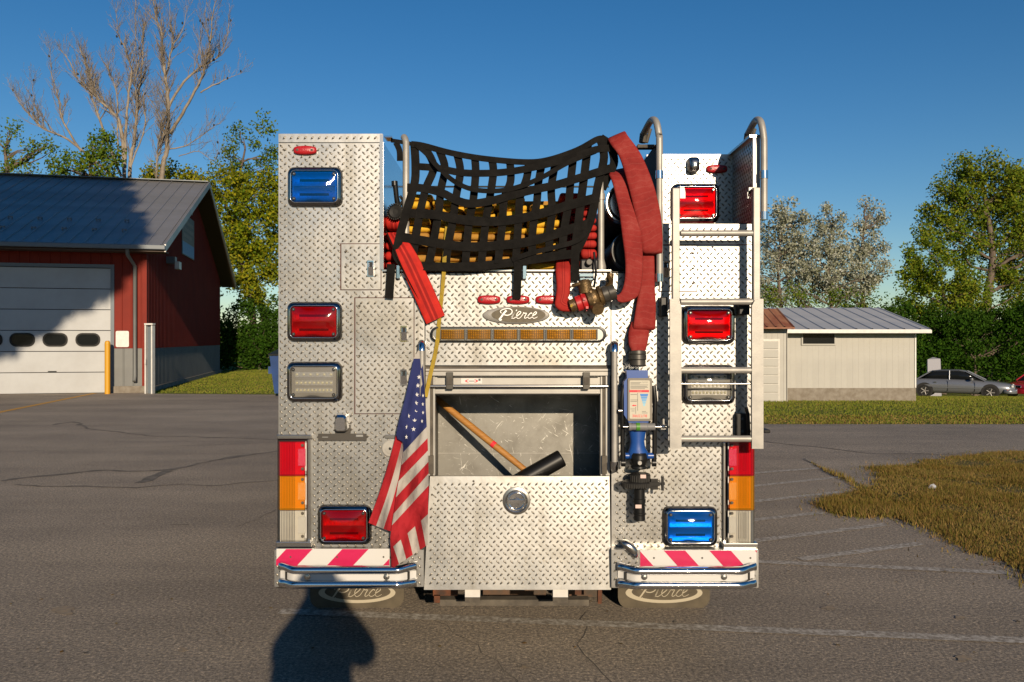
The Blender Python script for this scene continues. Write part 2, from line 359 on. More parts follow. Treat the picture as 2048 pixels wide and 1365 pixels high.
def strip(name, pts, w, off, mat, jit=0.0, kind='structure'):
    g = [G(*p) for p in pts]; L = []; Rr = []
    res = []
    for a, b in zip(g[:-1], g[1:]):
        n = max(2, int((b - a).length / (0.12 if jit else 0.8)))
        res += [a.lerp(b, k / n) for k in range(n)]
    res.append(g[-1])
    for i, p in enumerate(res):
        t = res[min(i+1, len(res)-1)] - res[max(i-1, 0)]; s = Vector((-t.y, t.x, 0)).normalized()
        ww = w * (1 if not jit else (0.3 + 1.2 * abs(noise.noise(p * 2.3)))); c = p + s * (noise.noise(p * 1.9) * jit * 2 + noise.noise(p * 9) * jit)
        L.append(c + s*ww/2); Rr.append(c - s*ww/2)
    vs = []
    for a, b in zip(L, Rr):
        for q in (a, b): vs.append((q.x, q.y, ground_z(q.x, q.y) + off))
    mb = MB(); mb.add(vs, [(2*i, 2*i+1, 2*i+3, 2*i+2) for i in range(len(L) - 1)])
    o = mb.build(name, mat); return tag(o, kind=kind)
for a, b in (((1500, 948), (1640, 937)), ((1500, 974), (1682, 955)), ((1500, 1005), (1733, 979)), ((1500, 1042), (1646, 1026)),
             ((1500, 1084), (1772, 1050)), ((1600, 1120), (1842, 1088)), ((1000, 1101), (2018, 1147)), ((560, 1224), (2300, 1292))):
    strip('painted_line', [a, b], 0.10, 0.005, mt['line_w'])
strip('yellow_line', [(-160, 860), (0, 825), (190, 787)], 0.16, 0.005, mt['line_y'])
def z5(*p): return [(x / 2.333, 780 + y / 2.333) for x, y in p]
for pts, w in ((z5((0, 425), (180, 402), (330, 390), (500, 378), (800, 376), (900, 352), (1060, 320), (1330, 283)), 0.16),
               (z5((60, 445), (330, 452), (640, 455), (800, 446), (1000, 446), (1330, 424)), 0.09),
               (z5((640, 436), (720, 405), (810, 380)), 0.16), (z5((800, 632), (880, 632)), 0.05), (z5((570, 1117), (610, 1113)), 0.02),
               (z5((1100, 640), (1300, 560)), 0.03), (z5((250, 165), (340, 150), (420, 185), (700, 215), (1300, 232)), 0.12)):
    strip('pavement_crack', pts, w, 0.004, mt['crack'], jit=0.05)
def z4(*p): return [(1480 + x / 2.4155, 800 + y / 2.4155) for x, y in p]
strip('pavement_crack', z4((300, 285), (430, 345), (620, 430)), 0.07, 0.004, mt['crack'], jit=0.05)
strip('pavement_crack', z4((90, 200), (400, 232), (620, 262), (900, 262), (1100, 262)), 0.06, 0.004, mt['crack'], jit=0.05)
strip('pavement_crack', [(0, 905), (300, 895), (555, 886)], 0.02, 0.0035, mt['crack'], jit=0.08)
strip('pavement_crack', [(880, 1240), (960, 1290), (1010, 1365), (1030, 1420)], 0.012, 0.004, mt['crack'], jit=0.05)
strip('pavement_crack', [(1180, 1225), (1170, 1290), (1230, 1400)], 0.010, 0.004, mt['crack'], jit=0.05)
for (px, py, rx, ry) in ((130, 1222, 26, 9), (1658, 1216, 16, 4), (1838, 1272, 22, 6), (1925, 1318, 18, 6), (1918, 1236, 12, 3), (365, 1300, 10, 4), (1050, 1335, 12, 4)):
    pts = [G(px + rx * math.cos(q) * (0.8 + 0.35*math.sin(3*q + px)), py + ry * math.sin(q)) for q in (2*math.pi*k/16 for k in range(16))]
    sheet('sandy_patch', [(p.x, p.y) for p in pts], 0.0045, mt['sand'])
PATCH = z4((1500, 245), (1372, 250), (1150, 265), (900, 300), (770, 330), (640, 330), (700, 372), (630, 420), (480, 455), (400, 488), (385, 512), (470, 548), (560, 565), (700, 572), (850, 590), (905, 640), (1010, 690), (1100, 720), (1250, 785), (1372, 832), (1700, 1000), (2200, 1200), (2200, 240))
PW = []
for a_, b_ in zip([G(*q) for q in PATCH], [G(*q) for q in PATCH[1:] + PATCH[:1]]):
    n_ = max(1, int((b_ - a_).length / 0.12)) if a_.x < 14 and a_.y < 16 else 1
    for k in range(n_):
        q = a_.lerp(b_, k / n_); j = Vector((noise.noise(q * 3.1), noise.noise(q * 3.1 + Vector((7, 3, 1))), 0)) * 0.16 + Vector((noise.noise(q * 11), noise.noise(q * 11 + Vector((2, 9, 4))), 0)) * 0.06
        PW.append((q.x + j.x, q.y + j.y))
sheet('weedy_verge', PW, 0.006, mt['weedsoil'], [0, 1, 2, 3, 4, 5], [6, 8, 10, 12, 14])

def inside(poly, x, y):
    c = np.zeros(len(x), bool); n = len(poly)
    for i in range(n):
        x0, y0 = poly[i]; x1, y1 = poly[(i+1) % n]
        cond = ((y0 > y) != (y1 > y)) & (x < (x1 - x0) * (y - y0) / ((y1 - y0) if y1 != y0 else 1e-9) + x0)
        c ^= cond
    return c
def tri_mesh(name, V, nper, mat, parent=None, faces_per=None):       # V: (N*nper,3), every nper verts one face
    n = len(V) // nper; me = bpy.data.meshes.new(name)
    me.vertices.add(len(V)); me.vertices.foreach_set('co', V.astype(np.float32).ravel())
    me.loops.add(len(V)); me.loops.foreach_set('vertex_index', np.arange(len(V), dtype=np.int32))
    me.polygons.add(n); me.polygons.foreach_set('loop_start', np.arange(0, len(V), nper, dtype=np.int32))
    try: me.polygons.foreach_set('loop_total', np.full(n, nper, dtype=np.int32))
    except Exception: pass
    me.materials.append(mat); me.update(); me.validate()
    o = bpy.data.objects.new(name, me); COL.objects.link(o); WL[o.name] = Vector((0, 0, 0))
    if parent is not None:
        o.parent = parent; o.location = -WL[parent.name]; WL[o.name] = Vector((0, 0, 0))
    return o
def gz_np(x, y):
    d = np.clip(y, -1e9, 48) - 10; d = np.maximum(d, 0); t = np.clip(x / 5.0, 0, 1); return -0.00125 * d * d * t*t*(3 - 2*t)
def blades(name, poly, n, h, w, mat, clump=0.0, lean=0.5, edge=None, bare=0.0):
    xs = [p[0] for p in poly]; ys = [p[1] for p in poly]
    x = RNG.uniform(min(xs), max(xs), n*3); y = RNG.uniform(min(ys), max(ys), n*3)
    k = inside(poly, x, y); x = x[k][:n]; y = y[k][:n]; n = len(x)
    if bare:
        q = np.array([noise.noise((a*1.3, b*1.3, 3.0)) + .6*noise.noise((a*4.1, b*4.1, 8.0)) for a, b in zip(x, y)]); k = q + RNG.normal(0, .12, n) > -bare; x = x[k]; y = y[k]; q = q[k]; n = len(x); h = h * np.clip(.75 + .8*q, .3, 1.7)
    if clump:
        x += RNG.normal(0, clump, n); y += RNG.normal(0, clump, n)
    hh = h * RNG.uniform(0.35, 1.25, n) * (0.55 + 0.6 * (np.sin(x*2.1 + 1.3*np.sin(y*1.7)) * np.sin(y*2.6) * 0.5 + 0.5)); a = RNG.uniform(0, 2*np.pi, n); l = RNG.uniform(0, lean, n) * hh; b = RNG.uniform(0, 2*np.pi, n)
    z = gz_np(x, y); V = np.zeros((n, 3, 3)); ww = w * RNG.uniform(0.6, 1.4, n)
    V[:, 0] = np.stack([x - np.cos(a)*ww, y - np.sin(a)*ww, z], 1); V[:, 1] = np.stack([x + np.cos(a)*ww, y + np.sin(a)*ww, z], 1)
    V[:, 2] = np.stack([x + np.cos(b)*l, y + np.sin(b)*l, z + hh], 1)
    return tag(tri_mesh(name, V.reshape(-1, 3), 3, mat), kind='stuff')
mt['weed'] = leaf_mat('weed_blades', [(0.24, 0.14, 0.055), (0.18, 0.135, 0.04), (0.15, 0.15, 0.032), (0.28, 0.195, 0.07), (0.12, 0.135, 0.027), (0.38, 0.24, 0.10), (0.19, 0.11, 0.045)], 0.25, (0.80, 0.78, 0.62))
mt['blade'] = leaf_mat('lawn_blades', [(0.17, 0.20, 0.026), (0.22, 0.24, 0.03), (0.18, 0.22, 0.028), (0.26, 0.235, 0.045), (0.30, 0.22, 0.065)], 0.3, (0.75, 0.82, 0.8), 0.35)
VIS = [p for p in PW if p[0] < 12 and p[1] < 14]
blades('weed_grass', PW, 230000, 0.065, 0.0042, mt['weed'], 0.06, 0.8, None, 0.22)
blades('stray_weeds', PW, 16000, 0.04, 0.005, mt['weed'], 0.22)
cr = [G(*q) for q in z4((330, 296), (430, 345), (500, 365), (640, 440), (600, 450), (480, 385), (410, 350))]
blades('crack_weeds', [(p.x, p.y) for p in cr], 420, 0.06, 0.005, mt['weed'])
blades('lawn_grass', [(5.5, 17.0), (24, 17.0), (24, 44), (9, 44), (5.5, 27)], 90000, 0.05, 0.012, mt['blade'])
blades('dry_edge_grass', [(5.2, 16.95), (24, 16.95), (24, 19.5), (5.2, 19.5)], 14000, 0.045, 0.012, mt['weed'])
blades('side_lawn_grass', [(-11.8, 26.0), (-3, 24.9), (-3, 46), (-15.0, 46), (-15.2, 42)], 40000, 0.05, 0.014, mt['blade'])
lit = MB(); p = G(1865, 982)
vs = [(p.x + 0.05*math.cos(q)*r1*(1 + .3*math.sin(q*3)), p.y + 0.035*math.sin(q)*r1, p.z + zz*.7 + .01*math.sin(q*2)) for zz, r1 in ((0.01, 0.8), (0.06, 1.0), (0.10, 0.55)) for q in (2*math.pi*k/7 + zz*9 for k in range(7))]
lit.loft([vs[0:7], vs[7:14], vs[14:21]], sm=False, cap1=True)
tag(lit.build('litter', M('crumpled_paper', (0.36, 0.37, 0.40), 0.7)), 'white crumpled piece of litter lying in the weedy grass on the right', 'litter')

n_ = 420; x_ = RNG.uniform(-9, 9, n_); y_ = 4.4 + 18 * RNG.uniform(0, 1, n_) ** 1.6; x_ *= y_ / 12 + .25
c_ = np.stack([x_, y_, gz_np(x_, y_) + .008], 1); a_ = RNG.uniform(0, 6.28, n_); s_ = RNG.uniform(.006, .020, n_)[:, None]
u_ = np.stack([np.cos(a_), np.sin(a_), RNG.uniform(-.1, .1, n_)], 1) * s_; v_ = np.stack([-np.sin(a_), np.cos(a_), RNG.uniform(-.2, .3, n_)], 1) * s_ * .6
tag(tri_mesh('fallen_leaves', np.stack([c_ + u_, c_ + v_, c_ - u_, c_ - v_], 1).reshape(-1, 3), 4, leaf_mat('dry_leaf', [(0.22, 0.13, 0.04), (0.12, 0.07, 0.03), (0.30, 0.22, 0.10), (0.05, 0.04, 0.03), (0.34, 0.32, 0.28)], .1)), kind='stuff')
# ---------------------------------------------------------------- red fire station
mt['redsteel'] = M('red_steel_siding', (0.185, 0.022, 0.013), 0.65, col2=(0.15, 0.018, 0.011), vs=1.2, spec=0.15)
mt['greysteel'] = M('grey_steel_siding', (0.135, 0.14, 0.135), 0.55, col2=(0.115, 0.118, 0.115), vs=1.5)
mt['roofsteel'] = M('weathered_roof_steel', (0.30, 0.29, 0.28), 0.42, 0.55, col2=(0.24, 0.235, 0.23), vs=0.9, rvar=0.08)
mt['trim'] = M('blue_grey_trim', (0.10, 0.12, 0.14), 0.45)
mt['doorwhite'] = M('white_door_steel', (0.365, 0.375, 0.38), 0.5, col2=(0.325, 0.33, 0.33), vs=1.2)
mt['glass_dark'] = M('dark_glass', (0.008, 0.009, 0.010), 0.12, spec=0.25)
mt['soffit'] = M('brown_soffit', (0.05, 0.032, 0.022), 0.7)
st = thing('fire_station', 'red metal fire station with white overhead door and blue grey ribbed roof', 'fire station', local=True)
st.location = (-12.1, 26.3, 0.0); st.rotation_euler = (0, 0, R(12.3))
L_ = 16.7; EZ = 4.98; RZ = 8.45; OV = 0.72; XL = -15.0
def ribs(n, w, y, depth, x0, z0, z1, axis='x'):            # ribbed sheet profile
    pass
def siding(axis, a0, a1, c, z0, z1, pitch, rib, depth, sgn):   # ribbed sheet along a (x or y) at constant c, facing sgn
    mb = MB(); prof = []; a = a0
    while a < a1 - 1e-6:
        e = min(a + pitch, a1)
        prof += [(a, 0), (max(a, e - rib), 0)]
        if e - a > rib * 0.9: prof += [(e - rib * 0.75, depth), (e - rib * 0.25, depth)]
        a = e
    prof.append((a1, 0))
    lowr = [((q, c + sgn*d, z0) if axis == 'x' else (c + sgn*d, q, z0)) for q, d in prof]
    hi_ = [(p[0], p[1], z1 if not callable(z1) else z1(p)) for p in lowr]
    n = len(prof); fs = [(i, i+1, n+i+1, n+i) for i in range(n - 1)]
    mb.add(lowr + hi_, fs); return mb
def split_panels(mb, name, mats, parent, per=4):          # one object for each sheet between the seams
    for k in range(0, len(mb.f), per):
        q = MB()
        for f, m in zip(mb.f[k:k+per], mb.m[k:k+per]): q.add([mb.v[i] for i in f], [tuple(range(len(f)))], m)
        q.build(name, mats, parent, weld=False)
split_panels(siding('x', -1.0, -0.02, 0.0, 1.46, EZ, 0.30, 0.05, 0.02, -1), 'wall_panel', mt['redsteel'], st)
split_panels(siding('x', XL, -5.55, 0.0, 1.46, EZ, 0.30, 0.05, 0.02, -1), 'wall_panel', mt['redsteel'], st)
split_panels(siding('x', -5.55, -1.0, 0.0, 4.12, EZ, 0.30, 0.05, 0.02, -1), 'wall_panel', mt['redsteel'], st)
split_panels(siding('x', -0.95, -0.02, 0.0, 0.22, 1.455, 0.30, 0.05, 0.02, -1), 'wainscot_panel', mt['greysteel'], st)
siding('x', XL, -5.55, 0.0, 0.0, 1.455, 0.30, 0.05, 0.02, -1).build('wainscot', mt['greysteel'], st)
gab = lambda p: EZ + (RZ - EZ) * (1 - abs(p[1] - L_/2) / (L_/2))
siding('y', 0.0, L_, 0.0, 1.46, gab, 0.228, 0.085, 0.05, 1).build('gable_wall', mt['redsteel'], st)
siding('y', 0.0, L_, 0.0, 0.15, 1.455, 0.228, 0.07, 0.035, 1).build('wainscot', mt['greysteel'], st)
MB().box(XL, -0.03, 0.1, L_, -0.3, EZ).build('building_core', mt['dark'], st)
mb = MB(); mb.box(-0.10, 0.045, -0.035, 0.06, 0.22, EZ, 0); mb.build('corner_trim', mt['redsteel'], st)
MB().box(-1.0, 0.09, -0.09, 0.4, -0.4, 0.22).build('concrete_footing', mt['concrete'], st, bevel=0.01)
MB().box(0.0, 0.10, 0.4, L_, -0.4, 0.145).build('concrete_footing', mt['concrete'], st)
def roof_side(front):
    mb = MB(); y0, y1 = (-OV, L_/2) if front else (L_ + OV, L_/2)
    z0 = EZ - (RZ - EZ) / (L_/2) * OV + 0.10; z1 = RZ + 0.10; th = 0.05; xr = OV
    pr = []; x = XL
    while x < xr - 1e-6:
        e = min(x + 0.46, xr); pr += [(x, 0), (e - 0.06, 0), (e - 0.045, 0.035), (e - 0.015, 0.035)]; x = e
    pr.append((xr, 0)); n = len(pr)
    mb.add([(a, y0, z0 + d) for a, d in pr] + [(a, y1, z1 + d) for a, d in pr], [(i, i+1, n+i+1, n+i) if front else (i+1, i, n+i, n+i+1) for i in range(n-1)])
    mb.add([(XL, y0, z0 - th), (xr, y0, z0 - th), (xr, y1, z1 - th), (XL, y1, z1 - th)], [(3, 2, 1, 0)], 1)
    return mb, z0, z1
rf, zf, zr = roof_side(True); und = MB(); und.add(rf.v[-4:], [(3, 2, 1, 0)]); und.build('roof_underside', mt['soffit'], st)
rf.f = rf.f[:-1]; rf.m = rf.m[:-1]; split_panels(rf, 'roof_panel', mt['roofsteel'], st)
rb, _, _ = roof_side(False); rb.build('roof', [mt['roofsteel'], mt['soffit']], st)
MB().box(XL, OV, L_/2 - 0.18, L_/2 + 0.18, RZ + 0.125, RZ + 0.16).build('ridge_cap', mt['trim'], st)
for y0, z0, y1, z1 in ((-OV, zf, L_/2, zr), (L_ + OV, zf, L_/2, zr)):           # rake boards
    mb = MB(); mb.add([(OV, y0, z0 - 0.20), (OV, y1, z1 - 0.20), (OV, y1, z1 + 0.05), (OV, y0, z0 + 0.05), (OV + 0.05, y0, z0 - 0.20), (OV + 0.05, y1, z1 - 0.20), (OV + 0.05, y1, z1 + 0.05), (OV + 0.05, y0, z0 + 0.05)],
                      [(0,1,2,3), (7,6,5,4), (0,4,5,1), (1,5,6,2), (2,6,7,3), (3,7,4,0)]); mb.build('rake_board', mt['roofsteel'], st)
    mb = MB(); mb.add([(0.03, y0, z0 - 0.19), (OV, y0, z0 - 0.19), (OV, y1, z1 - 0.19), (0.03, y1, z1 - 0.19)], [(0,1,2,3)]); mb.build('soffit', mt['soffit'], st)
MB().box(XL, OV + 0.05, -OV - 0.14, -OV - 0.01, zf - 0.14, zf + 0.01).build('gutter', mt['trim'], st, bevel=0.02)
MB().box(XL, OV, -OV, -0.03, zf - 0.20, zf - 0.16).build('soffit', mt['soffit'], st)
ds = MB(); ds.tube([(-0.38, -OV - 0.05, zf - 0.14), (-0.38, -OV + 0.02, zf - 0.32), (-0.30, -0.12, zf - 0.62), (-0.30, -0.10, 0.55), (-0.30, -0.20, 0.38)], 0.06, 8); ds.build('downspout', mt['greysteel'], st)
gd = MB(); gd.box(-5.5, -1.06, 0.06, 0.10, 0.0, 4.08); door = gd.build('overhead_door', mt['dark'], st)
for k in range(6):
    MB().box(-5.5, -1.06, 0.03, 0.06, 0.012 + k*0.68, 0.672 + k*0.68).build('door_section', mt['doorwhite'], door, bevel=0.008)
for x in (-1.75, -2.72, -3.68, -4.62):
    w = MB(); o_ = rr(x - 0.37, x + 0.37, 1.52, 1.96, 0.2); i_ = rr(x - 0.32, x + 0.32, 1.57, 1.91, 0.16)
    w.loft([[(a, 0.028, b) for a, b in o_], [(a, 0.005, b) for a, b in o_], [(a, 0.005, b) for a, b in i_], [(a, 0.022, b) for a, b in i_]], sm=False)
    w.add([(a, 0.020, b) for a, b in i_], [tuple(range(len(i_)))], 1)
    w.build('door_window', [mt['rubber'], mt['glass_dark']], door)
MB().box(-2.93, -2.68, 0.0, 0.03, 0.70, 0.73).build('door_handle', mt['black'], door)
MB().box(-1.06, -0.95, -0.03, 0.05, 0.0, 4.2).build('door_jamb', mt['trim'], st)
MB().box(-5.6, -1.06, -0.03, 0.05, 4.09, 4.2).build('door_header', mt['trim'], st)
sg0 = None
for row in range(2):
    for k in range(9):
        f = 0.16 + 0.13*row; y = -OV + (L_/2 + OV) * f; z = zf + (zr - zf) * f + 0.04; x = -0.85 - k*0.92 - 0.2*row
        g = MB(); g.box(x - 0.05, x - 0.02, y - 0.03, y + 0.03, z - 0.04, z + 0.05); g.box(x + 0.06, x + 0.09, y - 0.03, y + 0.03, z - 0.04, z + 0.05); g.box(x - 0.05, x + 0.09, y - 0.02, y + 0.0, z, z + 0.035)
        g.build('snow_guard', mt['trim'], st)
def gable_plate(name, y0, y1, z0, z1, th, mats, fn=None):
    mb = MB(); mb.box(0.045, 0.045 + th, y0, y1, z0, z1); return mb.build(name, mats, st)
sgn = MB(); sgn.box(0.045, 0.08, 5.9, 8.6, 5.2, 6.9, 0); sgn.box(0.08, 0.085, 5.95, 8.55, 5.24, 5.75, 1)
for k, (a, b, z) in enumerate(((6.1, 8.3, 6.5), (6.3, 8.4, 6.2), (6.1, 8.0, 5.95))): sgn.box(0.08, 0.086, a, b, z, z + 0.16, 2)
sgn.build('gable_sign', [M('dark_sign', (0.05, 0.07, 0.08), 0.5), M('sign_blue', (0.02, 0.22, 0.45), 0.5), M('sign_grey', (0.16, 0.16, 0.15), 0.6)], st)
MB().box(0.045, 0.09, 7.6, 8.2, 7.1, 7.75).build('gable_vent', mt['greysteel'], st)
fl = MB(); fl.box(0.045, 0.35, 3.0, 3.35, 4.55, 4.8); fl.box(0.35, 0.5, 2.95, 3.4, 4.35, 4.62, 1); fl.build('flood_light', [mt['trim'], mt['white']], st)
fl = MB(); fl.box(-6.2, -5.85, -0.35, -0.02, 4.45, 4.7); fl.build('wall_lamp', mt['white'], st)
sp = MB(); sp.prism(rr(-0.90, -0.50, 1.50, 2.03, 0.05), -0.04, -0.025); sp.build('wall_notice', mt['white'], st)
# bollard, channel post, bin
b = at(215, 787, 25.6); bo = MB(); bo.lathe([(0.085, 0), (0.085, 1.62), (0.075, 1.68), (0.04, 1.71)], (b.x, 25.6, 0.0), (0, 0, 1), 16)
tag(bo.build('bollard', M('yellow_paint', (0.52, 0.25, 0.008), 0.5)), 'yellow steel bollard beside the white overhead door', 'bollard')
q = at(300, 783, 25.75); cp = MB(); cp.box(q.x - 0.13, q.x - 0.09, 25.65, 25.82, 0.0, 2.22); cp.box(q.x + 0.09, q.x + 0.13, 25.62, 25.82, 0.0, 2.20); cp.box(q.x - 0.09, q.x + 0.09, 25.80, 25.84, 0.0, 2.2, 1); cp.box(q.x - 0.13, q.x + 0.14, 25.62, 25.82, 2.22, 2.27)
cp.box(q.x - 0.11, q.x - 0.07, 25.60, 25.65, 0.95, 1.12, 0)
tag(cp.build('channel_post', [mt['white'], mt['trim']]), 'white steel channel post standing at the corner of the red building', 'post')
dm = thing('dumpster', 'blue steel dumpster half hidden behind the left edge of the truck', 'dumpster', (-6.9, 24.6, 0))
bl = M('blue_bin_paint', (0.012, 0.045, 0.16), 0.45, col2=(0.01, 0.035, 0.12), vs=4)
mb = MB(); x0 = at(541, 790, 24.3).x; mb.add([(x0+0.12,24.3,0.1),(x0+1.7,24.3,0.1),(x0+1.7,25.8,0.1),(x0+0.12,25.8,0.1),(x0,24.2,1.25),(x0+1.8,24.2,1.25),(x0+1.8,25.9,1.25),(x0,25.9,1.25)], [(0,3,2,1),(4,5,6,7),(0,1,5,4),(1,2,6,5),(2,3,7,6),(3,0,4,7)]); mb.build('bin_body', bl, dm)
mb = MB(); mb.add([(x0-0.03,24.15,1.26),(x0+1.83,24.15,1.26),(x0+1.83,25.95,1.5),(x0-0.03,25.95,1.5),(x0-0.03,24.15,1.31),(x0+1.83,24.15,1.31),(x0+1.83,25.95,1.55),(x0-0.03,25.95,1.55)], [(0,3,2,1),(4,5,6,7),(0,1,5,4),(1,2,6,5),(2,3,7,6),(3,0,4,7)]); mb.build('lid', mt['black'], dm)
MB().box(x0 - 0.10, x0 + 0.02, 24.4, 25.2, 0.70, 0.92).build('lift_pocket', bl, dm)
for dx in (0.3, 1.5):
    for dy_ in (0.3, 1.2): MB().box(x0 + dx - 0.05, x0 + dx + 0.05, 24.3 + dy_, 24.4 + dy_, 0.0, 0.11).build('foot', mt['black'], dm)

# ---------------------------------------------------------------- cream shed
mt['shed'] = M('cream_steel_siding', (0.35, 0.34, 0.305), 0.6, col2=(0.31, 0.30, 0.27), vs=1.0)
mt['shedroof'] = M('grey_roof_steel', (0.36, 0.365, 0.37), 0.5, 0.2, col2=(0.42, 0.42, 0.42), vs=1.1, rvar=0.06)
mt['rustroof'] = M('rusty_roof_steel', (0.16, 0.045, 0.02), 0.7, col2=(0.26, 0.12, 0.06), vs=3, stretch=(1, 0.3, 1))
sx0, sx1, sy = at(1575, 0, 28).x, at(1830, 0, 28).x, 28.0
gz = ground_z(10, 28)
sh = thing('shed', 'cream metal shed with grey ribbed roof, dark window and small rusty porch roof', 'shed', ((sx0 + sx1)/2, 29, gz))
ew, er, ey = 2.06, 3.0, 31.4
split_panels(siding('x', sx0 - 1.5, sx1, sy, gz + 0.45, ew + 0.02, 0.20, 0.012, 0.003, -1), 'wall_panel', mt['shed'], sh, 12)
MB().box(sx0 - 6, sx1, sy + 0.02, sy + 6.8, gz - 0.3, ew - 0.1).build('building_core', mt['shed'], sh)
MB().box(sx0 - 6, sx1 + 0.02, sy - 0.03, sy + 6.8, gz - 0.3, gz + 0.45).build('foundation', mt['concrete'], sh)
MB().box(sx1 - 0.02, sx1 + 0.03, sy - 0.03, sy + 0.06, gz + 0.46, ew).build('corner_trim', mt['white'], sh)
def shed_roof(y0, y1, z0, z1, x0, x1, mat, pitch=0.6):
    mb = MB(); pr = []; x = x0
    while x < x1 - 1e-6:
        e = min(x + pitch, x1); pr += [(x, 0), (e - 0.08, 0), (e - 0.055, 0.035), (e - 0.025, 0.035)]; x = e
    pr.append((x1, 0)); n = len(pr)
    mb.add([(a, y0, z0 + d) for a, d in pr] + [(a, y1, z1 + d) for a, d in pr], [(i, i+1, n+i+1, n+i) for i in range(n-1)])
    mb.add([(x0, y0, z0 - 0.05), (x1, y0, z0 - 0.05), (x1, y1, z1 - 0.05), (x0, y1, z1 - 0.05)], [(0, 1, 2, 3)])
    mb.add([(x0, y0, z0 - 0.05), (x1, y0, z0 - 0.05), (x1, y0, z0), (x0, y0, z0)], [(0, 1, 2, 3)])
    mb.add([(x1, y0, z0 - 0.05), (x1, y1, z1 - 0.05), (x1, y1, z1), (x1, y0, z0)], [(0, 1, 2, 3)])
    return mb
rx = at(1862, 0, 27.5).x
sr = shed_roof(27.5, ey, ew + 0.04, er, sx0 - 6, rx, mt['shedroof'], 0.55)
und = MB()
for f in sr.f[-3:]: und.add([sr.v[i] for i in f], [tuple(range(4))])
und.build('roof_underside', mt['shedroof'], sh); sr.f = sr.f[:-3]; sr.m = sr.m[:-3]; split_panels(sr, 'roof_panel', mt['shedroof'], sh)
shed_roof(35.3, ey + 0.001, ew + 0.04, er, sx0 - 6, rx, mt['shedroof'], 0.55).build('roof', mt['shedroof'], sh)
MB().box(sx0 - 0.3, rx, 27.44, 27.5, ew - 0.09, ew + 0.02).build('fascia', mt['white'], sh)
wx0, wx1 = at(1605, 0, 28).x, at(1668, 0, 28).x; wz0, wz1 = at(0, 688, 28).z, at(0, 663, 28).z
fr = MB(); fr.box(wx0 - 0.05, wx1 + 0.05, sy - 0.05, sy - 0.014, wz0 - 0.05, wz0); fr.box(wx0 - 0.05, wx1 + 0.05, sy - 0.05, sy - 0.014, wz1, wz1 + 0.05); fr.box(wx0 - 0.05, wx0, sy - 0.05, sy - 0.014, wz0, wz1); fr.box(wx1, wx1 + 0.05, sy - 0.05, sy - 0.014, wz0, wz1)
wf = fr.build('window', mt['shed'], sh); MB().box(wx0, wx1, sy - 0.03, sy - 0.016, wz0, wz1).build('pane', mt['glass_dark'], wf)
# porch wing
px0, px1 = at(1440, 0, 27.4).x, at(1575, 0, 27.4).x; pz = at(0, 655, 27.4).z; gz2 = ground_z(9, 27.4)
siding('x', px0, px1, 27.4, gz2 - 0.1, pz, 0.20, 0.02, 0.006, -1).build('porch_wall', mt['shed'], sh)
MB().box(px1 - 0.04, px1, 27.4, 28.0, gz2 - 0.1, pz).build('porch_wall', mt['shed'], sh)
dx0, dx1 = at(1500, 0, 27.4).x, at(1555, 0, 27.4).x; dz1 = at(0, 682, 27.4).z
dr = MB().box(dx0 - 0.05, dx1 + 0.06, 27.34, 27.385, gz2 - 0.1, dz1 + 0.06).build('door', mt['cream'], sh)
for k in range(7): MB().box(dx0, dx1, 27.30, 27.338, gz2 + 0.02 + k*(dz1 - gz2)/7, gz2 + (k + 0.94)*(dz1 - gz2)/7).build('door_panel', mt['shed'], dr, bevel=0.01)
shed_roof(26.9, 28.6, at(0, 655, 26.9).z, at(0, 618, 28.6).z, px0, at(1590, 0, 26.9).x, mt['rustroof'], 0.3).build('porch_roof', mt['rustroof'], sh)
p = G(1540, 803); sheet('concrete_apron', [(p.x - 2, p.y), (p.x + 0.9, p.y), (p.x + 0.6, p.y + 1.0), (p.x - 2, p.y + 1.0)], 0.01, mt['concrete'])
tb = at(1866, 745, 46); tbm = MB(); zz = ground_z(20, 46)
tbm.add([(tb.x-0.5,45.6,zz),(tb.x+0.15,45.4,zz),(tb.x+0.62,46.2,zz),(tb.x-0.1,46.5,zz),(tb.x-0.52,45.6,0.62),(tb.x+0.1,45.4,0.66),(tb.x+0.55,46.2,0.5),(tb.x-0.1,46.5,0.55),(tb.x-0.05,45.9,0.74)],
        [(0,1,5,4),(1,2,6,5),(2,3,7,6),(3,0,4,7),(4,5,8),(5,6,8),(6,7,8),(7,4,8)])
tag(tbm.build('covered_box', M('pale_tarp', (0.30, 0.30, 0.33), 0.7, bump=0.4, bs=6)), 'pale grey tarp covered stack behind the silver sedan', 'covered stack')

